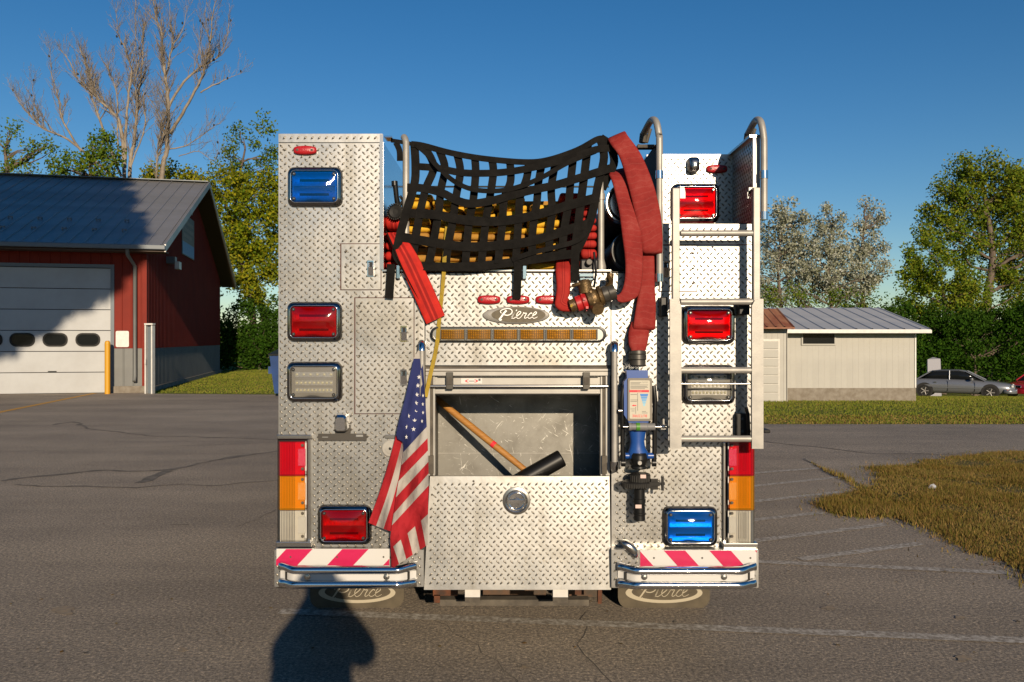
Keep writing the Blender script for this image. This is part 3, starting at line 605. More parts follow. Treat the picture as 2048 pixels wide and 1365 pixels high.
# ---------------------------------------------------------------- cars
def car(label, loc, rot, paint, cat='car', group=None):
    c = thing('parked_car', label, cat, local=True); c.location = loc; c.rotation_euler = (0, 0, rot)
    st_ = [  # x, half width, z bottom, z belt
        (-2.55, 0.62, 0.42, 0.72), (-2.48, 0.78, 0.30, 0.86), (-2.2, 0.88, 0.24, 0.93), (-1.4, 0.93, 0.22, 0.95), (-0.4, 0.94, 0.22, 0.95), (0.6, 0.94, 0.22, 0.93),
        (1.1, 0.93, 0.22, 0.90), (1.7, 0.91, 0.22, 0.85), (2.2, 0.86, 0.24, 0.78), (2.45, 0.74, 0.28, 0.70), (2.56, 0.55, 0.36, 0.60)]
    def ring(x, w, zb, zt):
        h = zt - zb
        return [(x, s * a * w, zb + b * h) for s, a, b in ((-1, .80, 0), (-1, .97, .22), (-1, 1, .55), (-1, .96, .85), (-1, .82, 1), (-1, .4, 1.03), (1, .4, 1.03), (1, .82, 1), (1, .96, .85), (1, 1, .55), (1, .97, .22), (1, .80, 0))]
    mb = MB(); mb.loft([ring(*s_) for s_ in st_], cap0=True, cap1=True); mb.build('body', paint, c, weld=True)
    gh = [(-1.75, 0.76, 0.94), (-1.15, 0.66, 1.34), (-0.75, 0.64, 1.40), (0.1, 0.64, 1.42), (0.45, 0.66, 1.36), (1.25, 0.78, 0.90)]
    mb = MB(); mb.loft([[(x, -w * (0.94 + (0.2 if zt > 1.1 else 0)), 0.88), (x, -w, zt - 0.03), (x, -w * .8, zt), (x, w * .8, zt), (x, w, zt - 0.03), (x, w * (0.94 + (0.2 if zt > 1.1 else 0)), 0.88)] for x, w, zt in gh], cap0=True, cap1=True)
    mb.build('window_glass', mt['glass_dark'], c, weld=True)
    mb = MB(); mb.loft([[(x, -w - 0.012, zt - 0.05), (x, -w * .8, zt + 0.015), (x, w * .8, zt + 0.015), (x, w + 0.012, zt - 0.05)] for x, w, zt in gh[1:5]], cap0=True, cap1=True); mb.build('roof', paint, c, weld=True)
    for s in (-1, 1):
        for pl in ([(-1.8, 0.80, 0.92), (-1.15, 0.68, 1.34)], [(-0.30, 0.77, 0.92), (-0.30, 0.655, 1.39)], [(1.28, 0.80, 0.90), (0.45, 0.68, 1.35)]):
            MB().tube([(x, s * (w + 0.005), z) for x, w, z in pl], 0.035, 6).build('pillar', paint, c)
        m_ = MB(); m_.obox((0.72, s * 0.98, 0.98), (0.12, 0.18, 0.13)); m_.build('mirror', paint, c, bevel=0.03)
        for x in (-1.42, 1.52):
            w = MB(); w.lathe([(0.20, -0.11), (0.31, -0.11), (0.325, -0.06), (0.325, 0.06), (0.31, 0.11), (0.20, 0.11)], (x, s * 0.82, 0.325), (0, s, 0), 24); wo_ = w.build('wheel', mt['rubber'], c)
            ar = MB(); ar.lathe([(0.40, -0.02), (0.40, 0.0)], (x, s * 0.925, 0.36), (0, s, 0), 24); ar.build('wheel_arch', mt['dark'], c)
            rim = MB(); rim.lathe([(0.22, 0.0), (0.215, 0.10), (0.18, 0.10), (0.17, 0.06), (0.02, 0.06)], (x, s * 0.83, 0.325), (0, s, 0), 20, 0)
            for k in range(5):
                a = 2*math.pi*k/5; rim.tube([(x, s*0.915, 0.325), (x + 0.2*math.cos(a), s*0.925, 0.325 + 0.2*math.sin(a))], 0.03, 6, 0)
            rim.build('rim', mt['alu'], wo_)
        hl = MB(); hl.obox((2.40, s * 0.62, 0.655), (0.12, 0.34, 0.12), Matrix.Rotation(-s * R(24), 3, 'Z')); hl.build('headlight', mt['glass_l'], c, bevel=0.03)
        il = MB(); il.obox((2.36, s * 0.78, 0.46), (0.30, 0.05, 0.05), Matrix.Rotation(-s * R(28), 3, 'Z')); il.build('turn_signal', mt['orange'], c)
        tl = MB(); tl.obox((-2.50, s * 0.6, 0.75), (0.06, 0.30, 0.14), Matrix.Rotation(s * R(14), 3, 'Z')); tl.build('tail_light', mt['marker'], c)
        for x in (-0.35, 0.85):
            MB().box(x - 0.006, x + 0.006, s * 0.935 - 0.012, s * 0.935 + 0.012, 0.34, 0.9).build('door_seam', mt['dark'], c)
        MB().box(-1.0, -0.9 + 0.03, s * 0.94 - 0.015, s * 0.94 + 0.015, 0.78, 0.81).build('door_handle', mt['chrome'], c)
        MB().box(-1.05, 1.1, s * 0.945 - 0.012, s * 0.945 + 0.012, 0.50, 0.54).build('side_moulding', paint, c)
    g = MB(); g.obox((2.56, 0, 0.63), (0.05, 0.56, 0.15)); g.build('grille', mt['chrome'], c, bevel=0.02)
    b_ = MB(); b_.loft([[(x, y, z) for y, z in rr(-w, w, 0.28, 0.50, 0.09)] for x, w in ((2.1, 0.93), (2.45, 0.84), (2.62, 0.58), (2.66, 0.3))], cap0=True, cap1=True); b_.build('bumper', paint, c, weld=True)
    return c
mt['glass_l'] = M('headlight_glass', (0.62, 0.62, 0.60), 0.15, 0.3); mt['orange'] = M('turn_lens', (0.75, 0.16, 0.01), 0.3)
silver = M('silver_car_paint', (0.20, 0.21, 0.23), 0.28, 0.5, coat=0.5); redcar = M('red_car_paint', (0.30, 0.012, 0.022), 0.25, coat=0.6)
p = at(1914, 797, 41.5); car('silver four door sedan parked on the lawn beside the cream shed', (p.x, 41.5, ground_z(20, 41.5)), R(-33), silver)
p = at(2080, 797, 43.5); car('dark red car cut off by the right edge behind the silver sedan', (p.x, 43.0, ground_z(25, 43.0)), R(205), redcar)
# ================================================================ TREES
mt['bark'] = M('grey_brown_bark', (0.13, 0.10, 0.075), 0.9, col2=(0.075, 0.055, 0.04), vs=5, stretch=(2, 2, 0.5))
mt['deadbark'] = M('bleached_dead_bark', (0.26, 0.22, 0.17), 0.9, col2=(0.15, 0.12, 0.09), vs=2.0)
mt['lf_yellow'] = leaf_mat('yellow_green_leaves', [(0.1382, 0.1721, 0.0156), (0.2275, 0.2329, 0.0156), (0.325, 0.2835, 0.0187), (0.0813, 0.1316, 0.0156), (0.1788, 0.2126, 0.0187), (0.4225, 0.324, 0.0234)], 0.38, (0.8, 0.92, 0.7), 0.25)
mt['lf_green'] = leaf_mat('mid_green_leaves', [(0.0785, 0.1348, 0.0175), (0.1346, 0.1838, 0.0211), (0.101, 0.1715, 0.0211), (0.2018, 0.2083, 0.0246), (0.0673, 0.1103, 0.0158)], 0.38, (0.8, 0.92, 0.7), 0.25)
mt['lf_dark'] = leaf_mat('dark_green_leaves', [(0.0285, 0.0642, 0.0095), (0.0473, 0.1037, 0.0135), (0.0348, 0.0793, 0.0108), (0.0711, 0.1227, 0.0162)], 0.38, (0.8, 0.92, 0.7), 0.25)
mt['lf_cotton'] = leaf_mat('cottonwood_leaves', [(0.0877, 0.1508, 0.018), (0.1536, 0.2136, 0.0229), (0.2194, 0.2512, 0.0262), (0.1098, 0.1759, 0.0196), (0.2851, 0.2512, 0.0295), (0.0769, 0.1256, 0.0164)], 0.38, (0.8, 0.92, 0.7), 0.25)
mt['lf_silver'] = leaf_mat('silver_leaves', [(0.40, 0.41, 0.35), (0.30, 0.31, 0.23), (0.20, 0.21, 0.125), (0.50, 0.51, 0.45), (0.25, 0.26, 0.17), (0.17, 0.18, 0.10)])
LEAF_SCALE = 1.0
def leaves(name, clusters, per, size, mat, parent, up=0.0):
    C = np.array([(c[0], c[1], c[2]) for c in clusters]); Rr = np.array([c[3] for c in clusters]); n = len(C) * per
    ctr = np.repeat(C, per, 0); rad = np.repeat(Rr, per)
    d = RNG.normal(0, 1, (n, 3)); d /= np.linalg.norm(d, axis=1)[:, None]; d *= (RNG.uniform(0, 1, n) ** 0.5 * rad)[:, None]
    p = ctr + d
    a = RNG.normal(0, 1, (n, 3)); a /= np.linalg.norm(a, axis=1)[:, None]; b = RNG.normal(0, 1, (n, 3)); b -= a * (a * b).sum(1)[:, None]; b /= np.linalg.norm(b, axis=1)[:, None]
    s = size * RNG.uniform(0.6, 1.3, n)[:, None]
    V = np.stack([p + a*s, p + b*s*0.55, p - a*s*0.9, p - b*s*0.55], 1)
    return tri_mesh(name, V.reshape(-1, 3), 4, mat, parent)
def clusters_in(clumps, n_per_m2, rmin, rmax, rnd, shell=0.55):
    out = []; n_per_m2 *= 1.9
    for c, rx, ry, rz in clumps:
        n = max(4, int(n_per_m2 * rx * rz * 3.1))
        for _ in range(n):
            while True:
                v = Vector((rnd.uniform(-1, 1), rnd.uniform(-1, 1), rnd.uniform(-1, 1)))
                if v.length < 1 and (v.length > shell or rnd.random() < 0.35): break
            out.append((c[0] + v.x*rx, c[1] + v.y*ry, c[2] + v.z*rz, rnd.uniform(rmin, rmax)))
    return out
def wiggle(a, b, n, amp, rnd):
    pts = [a.lerp(b, k / n) for k in range(n + 1)]
    L = (b - a).length
    return [pts[0]] + [p + Vector((rnd.uniform(-1, 1), rnd.uniform(-1, 1), rnd.uniform(-1, 1))) * amp * L for p in pts[1:-1]] + [pts[-1]]
def tree(name, label, dist, trunk_px, clumps_px, leafmat, leaf=0.13, per=42, dens=2.2, cat='tree', group=None, depth_r=0.8, base_r=0.3, rr_=(0.35, 0.75), seed=1, limbs=26, bark='bark', shell=0.55):
    rnd = random.Random(seed); base = at(trunk_px[0][0], trunk_px[0][1], dist)
    base.z = min(base.z, ground_z(base.x, dist))
    t = thing(name, label, cat, base, group)
    pts = [base] + [at(x, y, dist + rnd.uniform(-0.5, 0.5)) for x, y in trunk_px[1:]]
    n = len(pts); rs = [base_r * (1 - 0.75 * k / (n - 1)) for k in range(n)]
    mb = MB(); pts2 = catmull([tuple(p) + (r,) for p, r in zip(pts, rs)], 4)
    mb.tube([p[:3] for p in pts2], [p[3] for p in pts2], 7, cap=False)
    k = dist / F
    cl = []
    for px, py, rx, ry in clumps_px:
        c = at(px, py, dist + rnd.uniform(-1, 1) * rx * k * 0.4); cl.append((c, rx * k, max(rx, ry*0.6) * k * depth_r, ry * k))
    cs = clusters_in(cl, dens, rr_[0], rr_[1], rnd, shell)
    tp = [Vector(p[:3]) for p in pts2]
    for _ in range(limbs):
        q = rnd.choice(cs); e = Vector(q[:3])
        cand = [p for p in tp if p.z < e.z - 0.2] or tp[:1]
        s = min(cand, key=lambda p: (p - e).length + abs(p.z - (e.z - (e - p).length*0.5)))
        w = wiggle(s, e, 4, 0.07, rnd); L = (e - s).length
        mb.tube(w, [min(base_r * 0.4, 0.02 + 0.018*L) * (1 - 0.8*i/4) for i in range(5)], 5, cap=False)
    mb.build('trunk', mt[bark], t)
    leaves('crown', cs, int(per * LEAF_SCALE * 1.75), leaf * 0.74, leafmat, t)
    return t
def twigs(mb, pts, rs, rnd, depth, up=0.5, f=1.0):
    n = len(pts)
    tot = sum((pts[i+1] - pts[i]).length for i in range(n - 1)); cnt = int(tot * (6.5 if depth == 2 else 4.5) * f)
    for _ in range(cnt):
        i = rnd.randrange(int(n * 0.22), n - 1); p = pts[i].lerp(pts[i+1], rnd.random()); d = (pts[i+1] - pts[i]).normalized()
        v = Vector((rnd.uniform(-1, 1), rnd.uniform(-1, 1), rnd.uniform(-0.3, 1))).normalized()
        v = (d * 0.8 + v * 0.8 + Vector((0, 0, up))).normalized()
        L = rnd.uniform(0.35, 1.0) * (1.7 if depth == 2 else 0.75) * (1.15 - 0.6 * i / n)
        e = p + v * L; m = p.lerp(e, 0.5) + Vector((rnd.uniform(-.1, .1), rnd.uniform(-.1, .1), rnd.uniform(-.12, .02))) * L
        q = p.lerp(m, 0.5); r0 = min(rs[i] * 0.5, 0.022 if depth == 2 else 0.012)
        tp = [p, m, e]; mb.tube(tp, [r0, r0*0.75, max(0.007, r0*0.35)], 3, cap=False)
        if depth > 1: twigs(mb, [p, q, m, m.lerp(e, .5), e], [r0]*5, rnd, depth - 1, up * 0.7, f)
def zA(*p): return [(x / 2.968, y / 2.968) for x, y in p]
def dead_tree(label, dist, base_px, limbs, seed, r0):
    rnd = random.Random(seed); b = at(*base_px, dist); b.z = 0.0
    t = thing('dead_tree', label, 'tree', b)
    mb = MB(); nubl = []
    for k, (lp, w0, w1) in enumerate(limbs):
        off = rnd.uniform(-1.6, 1.6) if k else 0.0; m = len(lp)
        pts = [at(x, y, dist + (off * i / m)) for i, (x, y) in enumerate(zA(*lp))]
        if k == 0 or k == 1: pts = [Vector((pts[0].x, dist, 0.0))] + pts
        m = len(pts)
        dense = catmull([tuple(p) + ((w0 + (w1 - w0) * i / (m - 1)) * 0.54,) for i, p in enumerate(pts)], 5)
        P3 = [Vector(p[:3]) + Vector((rnd.uniform(-1, 1), 0, rnd.uniform(-1, 1))) * 0.035 for p in dense]; rs = [max(0.008, p[3]) for p in dense]
        mb.tube(P3, rs, 6, cap=False); twigs(mb, P3, rs, rnd, 2)
        for _ in range(1 if k % 2 else 2):
            i = rnd.randrange(len(P3)//2, len(P3)); q = P3[i]
            nubs = MB(); nubl.append(nubs); nubs.lathe([(0.02, -0.07), (0.055, -0.03), (0.05, 0.04), (0.02, 0.08)], q + Vector((rnd.uniform(-.15, .15), 0, 0.02)), (rnd.uniform(-.3, .3), 0, 1), 6)
    mb.build('trunk', mt['deadbark'], t)
    for nubs in nubl: nubs.build('dried_leaf_clump', mt['dark'], t)
    return t
dead_tree('bare dead tree with several grey stems fanning out above the station roof', 46, (250, 363), [
    (((740, 1090), (715, 760), (660, 660), (580, 590), (550, 520), (520, 400), (470, 280)), .24, .04),
    (((765, 1090), (800, 830), (815, 600), (840, 440), (850, 220), (865, 90)), .26, .02),
    (((742, 1000), (750, 700), (770, 520), (780, 420), (740, 280), (700, 200), (690, 50)), .16, .02),
    (((720, 1050), (600, 740), (540, 560), (480, 500), (400, 350), (360, 300)), .15, .02),
    (((690, 1060), (400, 830), (260, 770), (180, 690), (120, 620), (95, 540)), .15, .015),
    (((480, 900), (380, 730), (350, 600), (310, 450), (290, 280)), .12, .015),
    (((815, 600), (800, 480), (830, 290), (740, 100)), .09, .015),
    (((770, 1000), (860, 750), (850, 560), (930, 640), (890, 480)), .09, .012),
    (((700, 900), (690, 560), (640, 400), (680, 340)), .09, .012),
    (((800, 60 + 240), (805, 120), (798, -40)), .05, .012),
    (((330, 800), (215, 640), (190, 480)), .06, .012)], 4, 0.26)
dead_tree('tall bare dead tree with one thick stem nearest the fire truck', 44, (325, 363), [
    (((960, 1090), (990, 900), (1000, 640), (985, 480), (965, 330), (960, 200), (920, 80), (915, -60)), .30, .03),
    (((930, 1090), (945, 860), (970, 780), (930, 650)), .13, .03),
    (((1000, 640), (1090, 490), (1190, 400), (1240, 375), (1300, 330), (1350, 200), (1362, 20)), .15, .015),
    (((1010, 800), (1100, 640), (1190, 480), (1220, 380), (1250, 250), (1265, 60), (1300, -30)), .17, .02),
    (((985, 470), (1005, 350), (1030, 230), (1010, 150), (1000, -40)), .12, .015),
    (((1030, 260), (1090, 170), (1110, 30)), .06, .012),
    (((1190, 550), (1320, 480), (1440, 430)), .08, .012),
    (((1000, 890), (1120, 860), (1260, 760), (1320, 720)), .08, .012),
    (((1195, 350), (1190, 230), (1205, 130)), .06, .015),
    (((1250, 250), (1220, 120), (1225, -20)), .05, .012),
    (((1060, 930), (1180, 900), (1270, 960), (1300, 830)), .05, .012)], 9, 0.3)
tree('leafy_tree', 'green broadleaf tree showing above the middle of the station roof', 43, [(190, 700), (185, 420), (180, 330)],
     [(175, 290, 46, 40), (130, 335, 40, 28), (200, 335, 40, 30), (160, 355, 70, 30), (225, 305, 25, 30)], mt['lf_green'], leaf=0.13, per=40, dens=1.5, seed=3)
tree('leafy_tree', 'sparse thin crowned tree at the far left edge above the station roof', 45, [(30, 700), (20, 420), (10, 300)],
     [(10, 262, 26, 24), (28, 315, 34, 30), (58, 290, 18, 22), (85, 300, 20, 22), (20, 352, 60, 20)], mt['lf_green'], leaf=0.12, per=26, dens=1.1, seed=5, limbs=40)
tree('leafy_tree', 'yellowing tree with a thick low crown between the station gable and the truck', 47, [(500, 748), (505, 620), (470, 480), (450, 400)],
     [(470, 400, 60, 50), (430, 370, 70, 36), (360, 360, 60, 28), (500, 460, 55, 60), (480, 540, 60, 60), (530, 400, 40, 60), (440, 470, 60, 60), (520, 560, 50, 50), (560, 480, 40, 90), (330, 352, 40, 18), (600, 450, 60, 110)], mt['lf_yellow'], leaf=0.14, per=42, dens=2.4, seed=7, base_r=0.25)
tree('leafy_tree', 'green topped tree with a loose leaning crown just left of the truck', 49, [(540, 745), (520, 600), (470, 440), (490, 300)],
     [(490, 275, 30, 24), (535, 250, 28, 12), (470, 310, 26, 24), (455, 345, 40, 26), (550, 330, 26, 40), (520, 360, 40, 40)], mt['lf_green'], leaf=0.13, per=36, dens=1.6, seed=8, base_r=0.22)
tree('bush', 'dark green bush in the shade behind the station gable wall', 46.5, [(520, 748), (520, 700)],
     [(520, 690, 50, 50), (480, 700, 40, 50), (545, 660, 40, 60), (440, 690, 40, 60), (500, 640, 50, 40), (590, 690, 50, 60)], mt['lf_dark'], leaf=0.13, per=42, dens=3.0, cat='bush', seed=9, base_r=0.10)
# --- right side
for i, (bx, cl, lb) in enumerate((
        (1560, [(1560, 470, 48, 66), (1585, 430, 32, 36), (1545, 560, 45, 60), (1600, 520, 30, 60)], 'silver leaved tree nearest the ladder behind the shed'),
        (1660, [(1655, 450, 36, 40), (1640, 530, 50, 60), (1690, 540, 40, 60), (1610, 570, 40, 40)], 'silver leaved tree in the middle of the row behind the shed'),
        (1725, [(1742, 430, 26, 30), (1720, 480, 32, 40), (1745, 530, 34, 50), (1700, 575, 50, 36)], 'silver leaved tree with a green tipped crown behind the right end of the shed'))):
    tree('silver_tree', lb, 47 + i*1.5, [(bx, 790), (bx + 4, 640), (bx - 4, 540), (bx + 6, 440)], cl, mt['lf_silver'], leaf=0.12, per=40, dens=3.0, seed=20 + i, limbs=95, base_r=0.16, rr_=(0.3, 0.7), group='silver leaved trees behind the shed')
tree('bush', 'olive brown brush along the back of the shed', 44.5, [(1640, 760), (1640, 640)], [(1560, 600, 60, 24), (1640, 600, 60, 22), (1700, 598, 40, 18)], mt['lf_green'], leaf=0.11, per=30, dens=2.0, cat='bush', seed=29, limbs=40, base_r=0.08)
tree('cottonwood', 'tall leafy cottonwood with a bare pale trunk at the right edge', 55, [(1975, 770), (1972, 620), (1985, 520), (1975, 430), (1960, 340)],
     [(1955, 335, 44, 26), (1920, 370, 50, 36), (2000, 360, 60, 36), (1890, 420, 46, 40), (2040, 400, 50, 60), (1950, 430, 46, 40), (1868, 470, 34, 40), (2050, 480, 40, 60), (1935, 500, 44, 50), (2000, 480, 30, 30), (2035, 560, 40, 36), (2040, 615, 46, 40), (1935, 600, 36, 40), (2010, 540, 30, 40), (1985, 410, 50, 30), (2090, 430, 60, 120)], mt['lf_cotton'], leaf=0.15, per=44, dens=2.2, seed=31, base_r=0.36, limbs=60, rr_=(0.4, 0.95))
tree('cottonwood', 'shorter bushy cottonwood standing left of the tall one behind the sedan', 52, [(1885, 780), (1890, 640), (1880, 540)],
     [(1850, 520, 40, 50), (1890, 560, 60, 60), (1830, 590, 36, 50), (1880, 640, 70, 40), (1940, 590, 40, 60), (1820, 545, 22, 26)], mt['lf_cotton'], leaf=0.14, per=44, dens=2.1, seed=33, base_r=0.25)
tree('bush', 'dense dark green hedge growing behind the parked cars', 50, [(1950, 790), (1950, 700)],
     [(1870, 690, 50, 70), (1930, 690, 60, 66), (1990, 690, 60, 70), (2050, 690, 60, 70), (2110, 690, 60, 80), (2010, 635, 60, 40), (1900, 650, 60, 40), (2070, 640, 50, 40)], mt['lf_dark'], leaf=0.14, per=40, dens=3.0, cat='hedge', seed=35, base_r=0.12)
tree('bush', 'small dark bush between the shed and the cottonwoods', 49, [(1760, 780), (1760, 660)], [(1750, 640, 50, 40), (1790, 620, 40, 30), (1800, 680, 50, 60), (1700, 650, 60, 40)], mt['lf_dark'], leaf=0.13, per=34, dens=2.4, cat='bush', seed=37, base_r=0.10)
# far wood that closes the horizon behind everything
def wood(name, x0, x1, dist, top, mat, n, seed):
    rnd = random.Random(seed); cs = []
    for _ in range(n):
        x = rnd.uniform(x0, x1); h = top * (0.7 + 0.45 * noise.noise(Vector((x*0.13, seed, 0)))); z = rnd.random() ** 0.8 * h - 2
        cs.append((x, dist + rnd.uniform(-2.5, 2.5), z, rnd.uniform(0.7, 1.5)))
    V = leaves(name, cs, 26, 0.34, mat, None); return tag(V, kind='stuff')
wood('far_wood', -75, 80, 68, 6.0, mt['lf_dark'], 1500, 3)
wood('added_wood_behind', -110, 110, -62, 11.5, mt['lf_dark'], 1500, 6)  # unseen wood added behind the camera to darken chrome reflections and fill light
# the tree behind the photographer, whose shadow lies across the station door and roof
bt = Vector((-11.0, -7.0, 0.0)); t = thing('shade_tree', 'large dense tree behind the photographer shading the left of the station', 'tree', bt)
mb = MB(); mb.tube([bt, bt + Vector((0.1, 0, 6)), bt + Vector((-0.1, 0.1, 12)), bt + Vector((0, 0, 18))], [0.4, 0.33, 0.24, 0.1], 8, cap=False)
rnd = random.Random(2); cs = []
while len(cs) < 4600:
    v = Vector((rnd.uniform(-12, 12), rnd.uniform(-2.2, 2.2), rnd.uniform(9.5, 27)))
    x, z = v.x - 11.0, v.z                                   # crown outline in the sheet y=-7
    low = 10.6 + (x + 9.9) * 0.66 if x > -14 else 9.5
    right = -4.7 - max(0, z - 15.7) * 0.50
    if z < low or x > right or z > 24 - 0.12 * (x + 11) ** 2 * 0.4 or x < -20: continue
    cs.append((x, -7 + v.y*.6, z, rnd.uniform(0.22, 0.4)))
for _ in range(40):
    e = Vector(rnd.choice(cs)[:3]); s = bt + Vector((0, 0, max(7, e.z - 4))); mb.tube(wiggle(s, e, 3, 0.06, rnd), [0.10, 0.08, 0.05, 0.02], 5, cap=False)
mb.build('trunk', mt['bark'], t); leaves('crown', cs, 26, 0.26, mt['lf_green'], t)
# ================================================================ FIRE TRUCK
mt['chrome_wall'] = M('polished_aluminium', (0.6, 0.6, 0.6), 0.16, 1.0)
tk = thing('fire_truck', 'fire truck rear with diamond plate panels, red and blue lights and a folded ladder', 'fire truck', (0, D0 + 4.5, 0))
def p2(pts, dy=0.0): return [(X(x, dy), Z(y, dy)) for x, y in pts]
CELL = 0.0222
PX_, PZ_ = 0.0360, 0.0212
def tread_pts(x0, x1, z0, z1, turn=False):            # rows of / and \\ marks, each row shifted half a pitch (turn: columns instead of rows)
    if turn:
        for x, z, s in tread_pts(z0, z1, x0, x1): yield z, x, s
        return
    for j in range(int(z0/PZ_) - 1, int(z1/PZ_) + 2):
        for i in range(int(x0/PX_) - 1, int(x1/PX_) + 2): yield (i + .5*(j % 2))*PX_, j*PZ_, (1 if j % 2 else -1)
def loz(mb, cx, cz, y, s, mi):                              # one raised lozenge of the tread, ridge 1.8 mm proud
    ca, sa = (0.7071, 0.7071) if s > 0 else (0.7071, -0.7071)
    L, Wd, hh = 0.0126, 0.0046, 0.0027
    base = [(-L, 0), (-L*.5, -Wd*.82), (0, -Wd), (L*.5, -Wd*.82), (L, 0), (L*.5, Wd*.82), (0, Wd), (-L*.5, Wd*.82)]
    top = [(-L*.62, 0), (0, -Wd*.25), (L*.62, 0), (0, Wd*.25)]
    o = len(mb.v)
    for u, v in base: mb.v.append((cx + u*ca - v*sa, y, cz + u*sa + v*ca))
    for u, v in top: mb.v.append((cx + u*ca - v*sa, y - hh, cz + u*sa + v*ca))
    for f in ((0,1,8), (1,2,9,8), (2,3,10,9), (3,4,10), (4,5,10), (5,6,11,10), (6,7,8,11), (7,0,8), (8,9,10,11)):
        mb.f.append(tuple(o + i for i in f)); mb.m.append(1); mb.sm.append(True)
def pip(poly, x, z):
    c = False; n = len(poly)
    for i in range(n):
        x0, z0 = poly[i]; x1, z1 = poly[(i+1) % n]
        if (z0 > z) != (z1 > z) and x < (x1 - x0) * (z - z0) / (z1 - z0) + x0: c = not c
    return c
def plate(name, poly_px, dy=0.0, th=0.004, parent=None, mat=None, skip=(), m=0.010, label=None, turn=False):
    parent = parent or tk
    poly = p2(poly_px, dy); mb = MB(); y = D0 + dy
    mb.prism(poly, y, y + th)
    sk = [p2(s, dy) for s in skip]
    xs = [p[0] for p in poly]; zs = [p[1] for p in poly]
    for x, z, s_ in tread_pts(min(xs), max(xs), min(zs), max(zs), turn):
        if not all(pip(poly, x + a, z + b) for a, b in ((m, 0), (-m, 0), (0, m), (0, -m))): continue
        if any(pip(s, x, z) for s in sk): continue
        loz(mb, x, z, y - 0.0002, s_, 0)
    o = mb.build(name, [mat or mt['plate'], mt['tread']], parent)
    if label: o['label'] = label
    return o
def rect(a, b, c, d): return [(a, c), (b, c), (b, d), (a, d)]
hatchL, hatchL2, hatchR = rect(682, 762, 488, 580), rect(710, 828, 596, 828), rect(1319, 1394, 491, 583)
# rear skin: left column, centre, right column
plate('rear_panel', [(557, 286), (765, 286), (765, 543), (849, 543), (849, 1097), (622, 1097), (622, 872), (557, 872)], 0.0, skip=(hatchL, hatchL2), turn=True)
plate('rear_panel', rect(851, 1221, 544, 731), 0.0)
plate('rear_panel', [(1223, 544), (1317, 544), (1317, 491), (1505, 491), (1505, 885), (1452, 885), (1452, 1097), (1223, 1097)], 0.0, skip=(hatchR,))
plate('rear_panel', rect(1319, 1505, 447, 489), 0.0)
plate('top_trim', rect(557, 765, 268, 285), -0.008, 0.012, m=0.006)
sl = mt['slot'] = M('panel_gap', (0.06, 0.018, 0.012), 0.7)
for hp in (hatchL, hatchL2, hatchR):
    (a, c), (b, _), (_, d), _2 = hp
    g = MB(); g.pbox(a - 1.6, b + .8, c - .8, d + .8, -0.0025, 0.0); g.build('hatch_gap', sl, tk)
    dr = plate('hatch_door', rect(a + 0.8, b - 0.8, c + 0.8, d - 0.8), -0.007, 0.004, turn=(hp is hatchL))
    hx = a + 9 if hp is not hatchR else b - 8
    for hy in (c + 16, (c + d)/2, d - 16):
        s_ = MB(); s_.lathe([(0.006, 0.0), (0.006, 0.003), (0.003, 0.005)], W(hx, hy, -0.009), (0, -1, 0), 8); s_.build('rivet', mt['grime'], dr)
def latch(px, py):
    l = MB(); l.prism(rr(X(px) - .017, X(px) + .017, Z(py + 17), Z(py - 15), .003), D0 - 0.013, D0 - 0.006, 0)
    l.prism(rr(X(px) - .011, X(px) + .011, Z(py - 2), Z(py - 12), .002), D0 - 0.0136, D0 - 0.0125, 1)
    l.obox(W(px, py + 6, -0.016), (.028, .008, .044), Matrix.Rotation(R(9), 3, 'X'), 0); l.tube([W(px - 4, py - 10, -.016), W(px - 4, py + 2, -.018)], .002, 5, 0); l.tube([W(px + 4, py - 10, -.016), W(px + 4, py + 2, -.018)], .002, 5, 0)
    l.build('latch', [mt['chrome'], mt['black']], tk)
for q in ((742, 537), (808, 667), (808, 754), (1331, 538)): latch(*q)
# screws over the panel edges
scr = MB(); scr.lathe([(0.0055, 0), (0.005, 0.002), (0.002, 0.003)], W(567, 300), (0, -1, 0), 8)
s0 = scr.build('panel_screw', mt['grime'], tk)
for (px, py) in [(567, 390), (566, 478), (756, 297), (756, 378), (756, 474), (678, 473), (564, 583), (693, 585), (850, 555), (980, 549), (1095, 549), (952, 700), (1031, 700), (1125, 701), (1205, 700), (842, 720), (1325, 460), (1425, 495), (1495, 560), (690, 724), (858, 648)]:
    dup(s0, tk, (X(px) - X(567), 0, Z(py) - Z(300)))
# recessed upper right corner (ladder pocket)
RD = 0.39
plate('recess_panel', [(1322, 309), (1470, 309), (1470, 447), (1322, 447)], RD, mat=mt['plate'])
mb = MB(); xr = X(1506); y0, y1 = D0 - 0.004, D0 + RD; z0, z1 = Z(447), Z(276)
mb.box(xr, xr + 0.03, y0, 13.0 - 4, z0, z1)
for y, z, s_ in tread_pts(y0, y1, z0, z1):
        if not (y0 + .01 < y < y1 - .01 and z0 + .01 < z < z1 - .01): continue
        t_ = MB(); loz(t_, y, z, 0, s_, 0)
        o_ = len(mb.v); mb.v.extend([(xr + v[1], v[0], v[2]) for v in t_.v]); mb.f.extend([tuple(o_ + q for q in f[::-1]) for f in t_.f]); mb.m.extend(t_.m); mb.sm.extend(t_.sm)
mb.build('recess_side_wall', [mt['plate'], mt['tread']], tk)
MB().box(xr - 0.02, xr + 0.035, D0 - 0.015, D0 + 0.5, z1, z1 + 0.012).build('edge_trim', mt['satin'], tk)
MB().box(xr - 0.003, xr + 0.033, D0 - 0.012, D0 - 0.004, Z(447), z1).build('edge_trim', mt['cream'], tk)
MB().box(X(1318), xr, D0 + 0.0, D0 + RD, Z(447) - 0.004, Z(447)).build('recess_floor', mt['alu'], tk)
